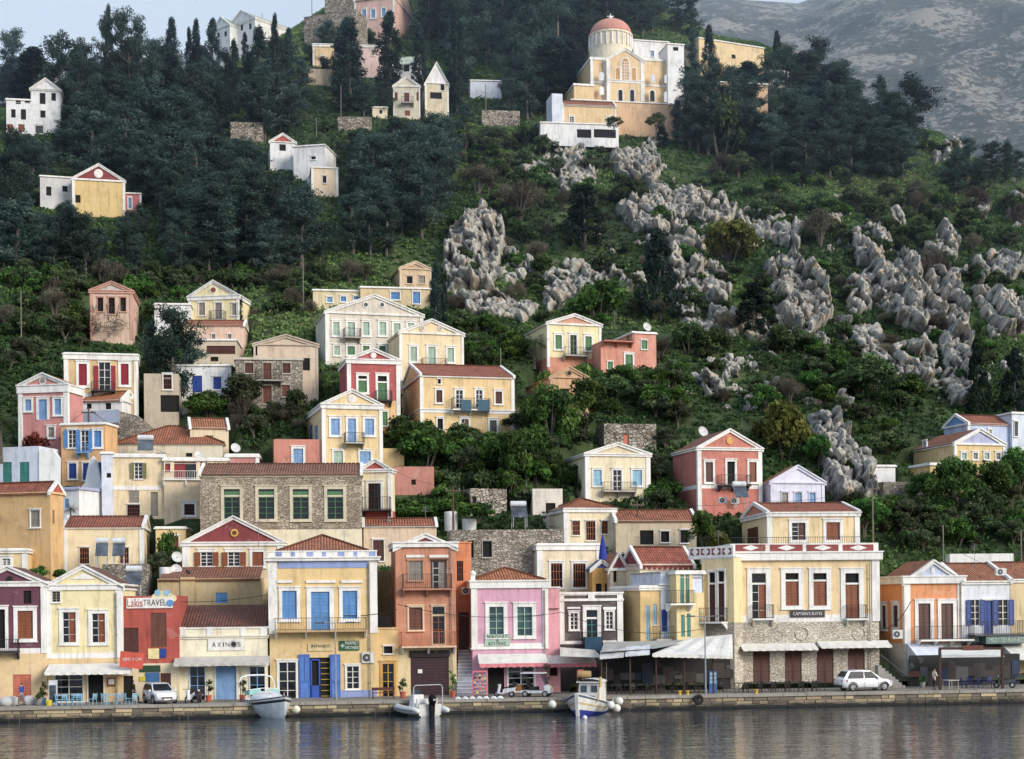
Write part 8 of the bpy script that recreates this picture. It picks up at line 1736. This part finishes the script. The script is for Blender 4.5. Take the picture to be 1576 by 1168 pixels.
# ---- terrain, quay, sea, mountain ----
def near_terr(X,Y):
    return terr(X,Y)
def ground():
    # one sheet: columns fan out slowly, rows get coarser with distance
    kxs = np.linspace(-0.52, 0.52, 420)
    Ys = [119.9]; st = 0.5
    srow = []
    s = 127.6
    while s < 480:
        srow.append(s); s += 0.55 if s < 290 else (1.2 if s < 340 else 4)
    V=[]; nc=len(kxs)
    for s in srow:
        for k in kxs:
            Y = s/(1-0.125*k); X = k*Y; V.append((X,Y,terr(X,Y)))
    Fc=[(j*nc+i,j*nc+i+1,(j+1)*nc+i+1,(j+1)*nc+i) for j in range(len(srow)-1) for i in range(nc-1)]
    me=bpy.data.meshes.new('hillside'); me.from_pydata(V,[],Fc); me.polygons.foreach_set('use_smooth',[True]*len(Fc)); me.update()
    o=bpy.data.objects.new('hillside',me); COL.objects.link(o); struct(o)
    m,nt,bs=newmat('hillside_ground')
    n1=N(nt,'ShaderNodeTexNoise',i_Scale=.16,i_Detail=8.0,i_Roughness=.68); L(nt,pos(nt),0,n1,'Vector')
    r=ramp(nt,[(.30,lin((36,44,28))),(.42,lin((48,62,34))),(.54,lin((66,84,44))),(.66,lin((92,96,62))),(.80,lin((132,126,108)))]); L(nt,n1,'Fac',r,0)
    n2=N(nt,'ShaderNodeTexNoise',i_Scale=2.2,i_Detail=6.0,i_Roughness=.7); L(nt,pos(nt),0,n2,'Vector')
    r2=ramp(nt,[(.32,(.45,.46,.42)),(.6,(1.1,1.1,1.05))]); L(nt,n2,'Fac',r2,0)
    a=mix(nt,1.0,(r,0),(r2,0),'MULTIPLY'); L(nt,a,2,bs,'Base Color'); bs.inputs['Roughness'].default_value=.95
    bump(nt,bs,n2,'Fac',.8,.25); me.materials.append(m)
ground()
def quay():
    m,nt,bs=newmat('quay_paving'); n1=N(nt,'ShaderNodeTexNoise',i_Scale=.7,i_Detail=6.0); L(nt,pos(nt),0,n1,'Vector')
    r=ramp(nt,[(.3,lin((104,98,90))),(.7,lin((150,142,130)))]); L(nt,n1,'Fac',r,0)
    v=N(nt,'ShaderNodeTexVoronoi',feature='DISTANCE_TO_EDGE',i_Scale=1.1); L(nt,pos(nt),0,v,'Vector'); e=ramp(nt,[(0,(.5,.5,.5)),(.04,(1,1,1))]); L(nt,v,'Distance',e,0)
    a=mix(nt,1.0,(r,0),(e,0),'MULTIPLY'); L(nt,a,2,bs,'Base Color'); bs.inputs['Roughness'].default_value=.8
    mb=MB(); x0,x1=-110,120
    def q(x,s,z): return (x,s+.125*x,z)
    mb.hexa([q(x0,120.5,-6),q(x1,120.5,-6),q(x1,130,-6),q(x0,130,-6)],[q(x0,120.5,1.05),q(x1,120.5,1.05),q(x1,130,1.05),q(x0,130,1.05)]); struct(mb.build('quay',m))
    # face of squared blocks: each course jittered
    r2=random.Random(5); bl=MB(); zc=[-1.2,-.35,-.02,.27,.55,.84]
    for j in range(len(zc)-1):
        x=-70.0
        while x<75:
            w=r2.uniform(.5,1.35); k=r2.uniform(-.05,.06); g=.03
            bl.m=r2.choice([0,0,1,1,2])
            bl.hexa([q(x+g,120.42-k,zc[j]+g),q(x+w-g,120.42-k,zc[j]+g),q(x+w-g,120.6,zc[j]+g),q(x+g,120.6,zc[j]+g)],[q(x+g,120.42-k,zc[j+1]-g),q(x+w-g,120.42-k,zc[j+1]-g),q(x+w-g,120.6,zc[j+1]-g),q(x+g,120.6,zc[j+1]-g)]); x+=w
    mats=[]
    for i,c in enumerate(((118,106,90),(160,144,116),(196,178,142))):
        m2,nt,bs=newmat('quay_block'); g=N(nt,'ShaderNodeNewGeometry'); sp=N(nt,'ShaderNodeSeparateXYZ'); L(nt,g,'Position',sp,0)
        nn=N(nt,'ShaderNodeTexNoise',i_Scale=1.5,i_Detail=6.0); L(nt,pos(nt),0,nn,'Vector')
        ma=N(nt,'ShaderNodeMath',operation='MULTIPLY_ADD'); L(nt,nn,'Fac',ma,0); ma.inputs[1].default_value=.5; L(nt,sp,2,ma,2)
        rr=ramp(nt,[(.44,lin((14,16,13))),(.58,mul(lin(c),.40)),(.84,mul(lin(c),.85))]); L(nt,ma,0,rr,0); L(nt,rr,0,bs,'Base Color'); bs.inputs['Roughness'].default_value=.75; bump(nt,bs,nn,'Fac',.5,.06); mats.append(m2)
    struct(bl.build('quay_wall',mats,fix=False))
    cp=MB(); x=-70.0
    while x<75:
        w=r2.uniform(1.4,2.6); k=r2.uniform(-.04,.04); dz=r2.uniform(-.02,.03)
        cp.hexa([q(x+.015,120.28+k,.87),q(x+w-.015,120.28+k,.87),q(x+w-.015,121.3,.87),q(x+.015,121.3,.87)],[q(x+.015,120.30+k,1.09+dz),q(x+w-.015,120.30+k,1.09+dz),q(x+w-.015,121.3,1.09+dz),q(x+.015,121.3,1.09+dz)]); x+=w
    struct(cp.build('quay_edge',plaster((150,143,130)),fix=False))
quay()
def sea():
    m,nt,bs=newmat('harbour_water')
    bs.inputs['Base Color'].default_value=(.018,.030,.040,1); bs.inputs['Roughness'].default_value=.03; bs.inputs['IOR'].default_value=1.45
    n1=N(nt,'ShaderNodeTexNoise',i_Scale=1.0,i_Detail=3.0,i_Roughness=.55); L(nt,pos(nt,(.42,1.35,1)),0,n1,'Vector')
    n2=N(nt,'ShaderNodeTexNoise',i_Scale=1.0,i_Detail=2.0); L(nt,pos(nt,(.09,.2,1)),0,n2,'Vector')
    ad=N(nt,'ShaderNodeMath',operation='MULTIPLY_ADD'); L(nt,n2,'Fac',ad,0); ad.inputs[1].default_value=1.5; L(nt,n1,'Fac',ad,2)
    bump(nt,bs,ad,0,.32,.24)
    mb=MB(); mb.face([(-600,-400,0),(600,-400,0),(600,200,0),(-600,200,0)]); struct(mb.build('harbour_water',m,fix=False))
sea()
def mountain():
    V=[];Fc=[]; nx,ny=260,120
    cx=[-400,700,900,1030,1100,1160,1235,1262,1330,1450,1600,2000,2600]; cy=[120,60,20,0,-4,4,10,0,-40,-90,-120,-100,0]
    for j in range(ny):
        q=j/(ny-1); Y=520+q*620
        for i in range(nx):
            px=-400+3000*i/(nx-1); kx=(px-788)/F; X=kx*Y
            zc=CH+(HOR-np.interp(px,cx,cy))/F*1140
            zb=CH+(HOR-420)/F*520
            z=zb+(zc-zb)*(q**.85)
            e=1-0.55*q
            z+=40*e*q*mnoise.fractal((X*.006,Y*.006,1.7),1.0,2.0,5)*(1-q)**.5*1.6 + 9*mnoise.fractal((X*.03,Y*.03,4.2),.9,2.0,3)*(1-q)**.4
            V.append((X,Y,z))
    Fc=[(j*nx+i,j*nx+i+1,(j+1)*nx+i+1,(j+1)*nx+i) for j in range(ny-1) for i in range(nx-1)]
    me=bpy.data.meshes.new('far_mountain'); me.from_pydata(V,[],Fc); me.polygons.foreach_set('use_smooth',[True]*len(Fc)); me.update()
    o=bpy.data.objects.new('far_mountain',me); COL.objects.link(o); struct(o)
    m,nt,bs=newmat('mountain_scrub_rock')  # green-grey scrub broken at random by paler rock
    n1=N(nt,'ShaderNodeTexNoise',i_Scale=.020,i_Detail=10.0,i_Roughness=.70); L(nt,pos(nt,(1,.9,1.5)),0,n1,'Vector')
    n2=N(nt,'ShaderNodeTexNoise',i_Scale=.30,i_Detail=8.0,i_Roughness=.75); L(nt,pos(nt,(1,.8,1.6)),0,n2,'Vector')
    ad=N(nt,'ShaderNodeMath',operation='MULTIPLY_ADD'); L(nt,n2,'Fac',ad,0); ad.inputs[1].default_value=.9; L(nt,n1,'Fac',ad,2)
    r=ramp(nt,[(.62,lin((42,50,48))),(.94,lin((58,66,62))),(1.06,lin((84,88,84))),(1.26,lin((132,130,124)))]); L(nt,ad,0,r,0)
    for e in r.color_ramp.elements: e.position=min(1,e.position/1.3)
    sc=N(nt,'ShaderNodeMath',operation='MULTIPLY'); L(nt,ad,0,sc,0); sc.inputs[1].default_value=1/1.3; L(nt,sc,0,r,0)
    L(nt,r,0,bs,'Base Color'); bs.inputs['Roughness'].default_value=1.0; bump(nt,bs,ad,0,.35,5.0); me.materials.append(m)
mountain()
def haze():
    m=bpy.data.materials.new('haze'); m.use_nodes=True; nt=m.node_tree; nt.nodes.clear(); out=nt.nodes.new('ShaderNodeOutputMaterial'); v=nt.nodes.new('ShaderNodeVolumeScatter')
    v.inputs['Color'].default_value=(.60,.78,1,1); v.inputs['Density'].default_value=.00048; v.inputs['Anisotropy'].default_value=.2; nt.links.new(v.outputs[0],out.inputs['Volume'])
    mb=MB(); mb.box(-900,900,185,1250,-8,460); o=struct(mb.build('sky_haze',m))
haze()
# ---- light and camera ----
w=bpy.data.worlds.new('World'); SC.world=w; w.use_nodes=True; nt=w.node_tree
sky=nt.nodes.new('ShaderNodeTexSky'); sky.sky_type='NISHITA'; sky.sun_disc=False
SUN_EL, SUN_AZ = 24.0, 128.0        # azimuth measured clockwise from +Y
sky.sun_elevation=R(SUN_EL); sky.sun_rotation=R(SUN_AZ); sky.altitude=0; sky.air_density=1.0; sky.dust_density=2.0; sky.ozone_density=1.0
tc=nt.nodes.new('ShaderNodeTexCoord'); cn=nt.nodes.new('ShaderNodeTexNoise'); cn.inputs['Scale'].default_value=2.2; cn.inputs['Detail'].default_value=5; nt.links.new(tc.outputs['Generated'],cn.inputs['Vector'])
cr=ramp(nt,[(.3,(.55,.55,.55)),(.7,(.85,.85,.85))]); nt.links.new(cn.outputs['Fac'],cr.inputs[0])
veil=mix(nt,(cr,0),(sky,0),(5.2,6.4,8.2))            # thin high cloud veiling the blue
bg=nt.nodes['Background']; nt.links.new(veil.outputs[2],bg.inputs[0]); bg.inputs[1].default_value=0.15
sd=bpy.data.lights.new('sun','SUN'); sd.energy=3.4; sd.angle=R(26); sd.color=(1.0,.92,.82)
so=bpy.data.objects.new('sun',sd); COL.objects.link(so)
d=Vector((math.sin(R(SUN_AZ))*math.cos(R(SUN_EL)),math.cos(R(SUN_AZ))*math.cos(R(SUN_EL)),math.sin(R(SUN_EL))))
so.rotation_euler=d.to_track_quat('Z','Y').to_euler(); so.location=(60,-40,80)
cam=bpy.data.cameras.new('camera'); co=bpy.data.objects.new('camera',cam); COL.objects.link(co); SC.camera=co
cam.sensor_fit='HORIZONTAL'; cam.sensor_width=36; cam.lens=F/1576*36; cam.clip_end=5000; cam.clip_start=.5
co.matrix_world=Matrix.Translation((0,0,CH))@Matrix.Rotation(R(90),4,'X')@Matrix.Rotation(-ROLL,4,'Z')
dy=(HOR-584)/1576; cam.shift_x=-dy*SR; cam.shift_y=dy*CR
SC.view_settings.view_transform='Standard'; SC.view_settings.look='None'; SC.view_settings.exposure=0; SC.view_settings.gamma=1
SC.render.engine='CYCLES'; SC.cycles.use_denoising=True; SC.cycles.max_bounces=5; SC.cycles.diffuse_bounces=3; SC.cycles.glossy_bounces=2; SC.cycles.transparent_max_bounces=4
for o in list(bpy.data.objects):
    if '_org' in o: del o['_org']
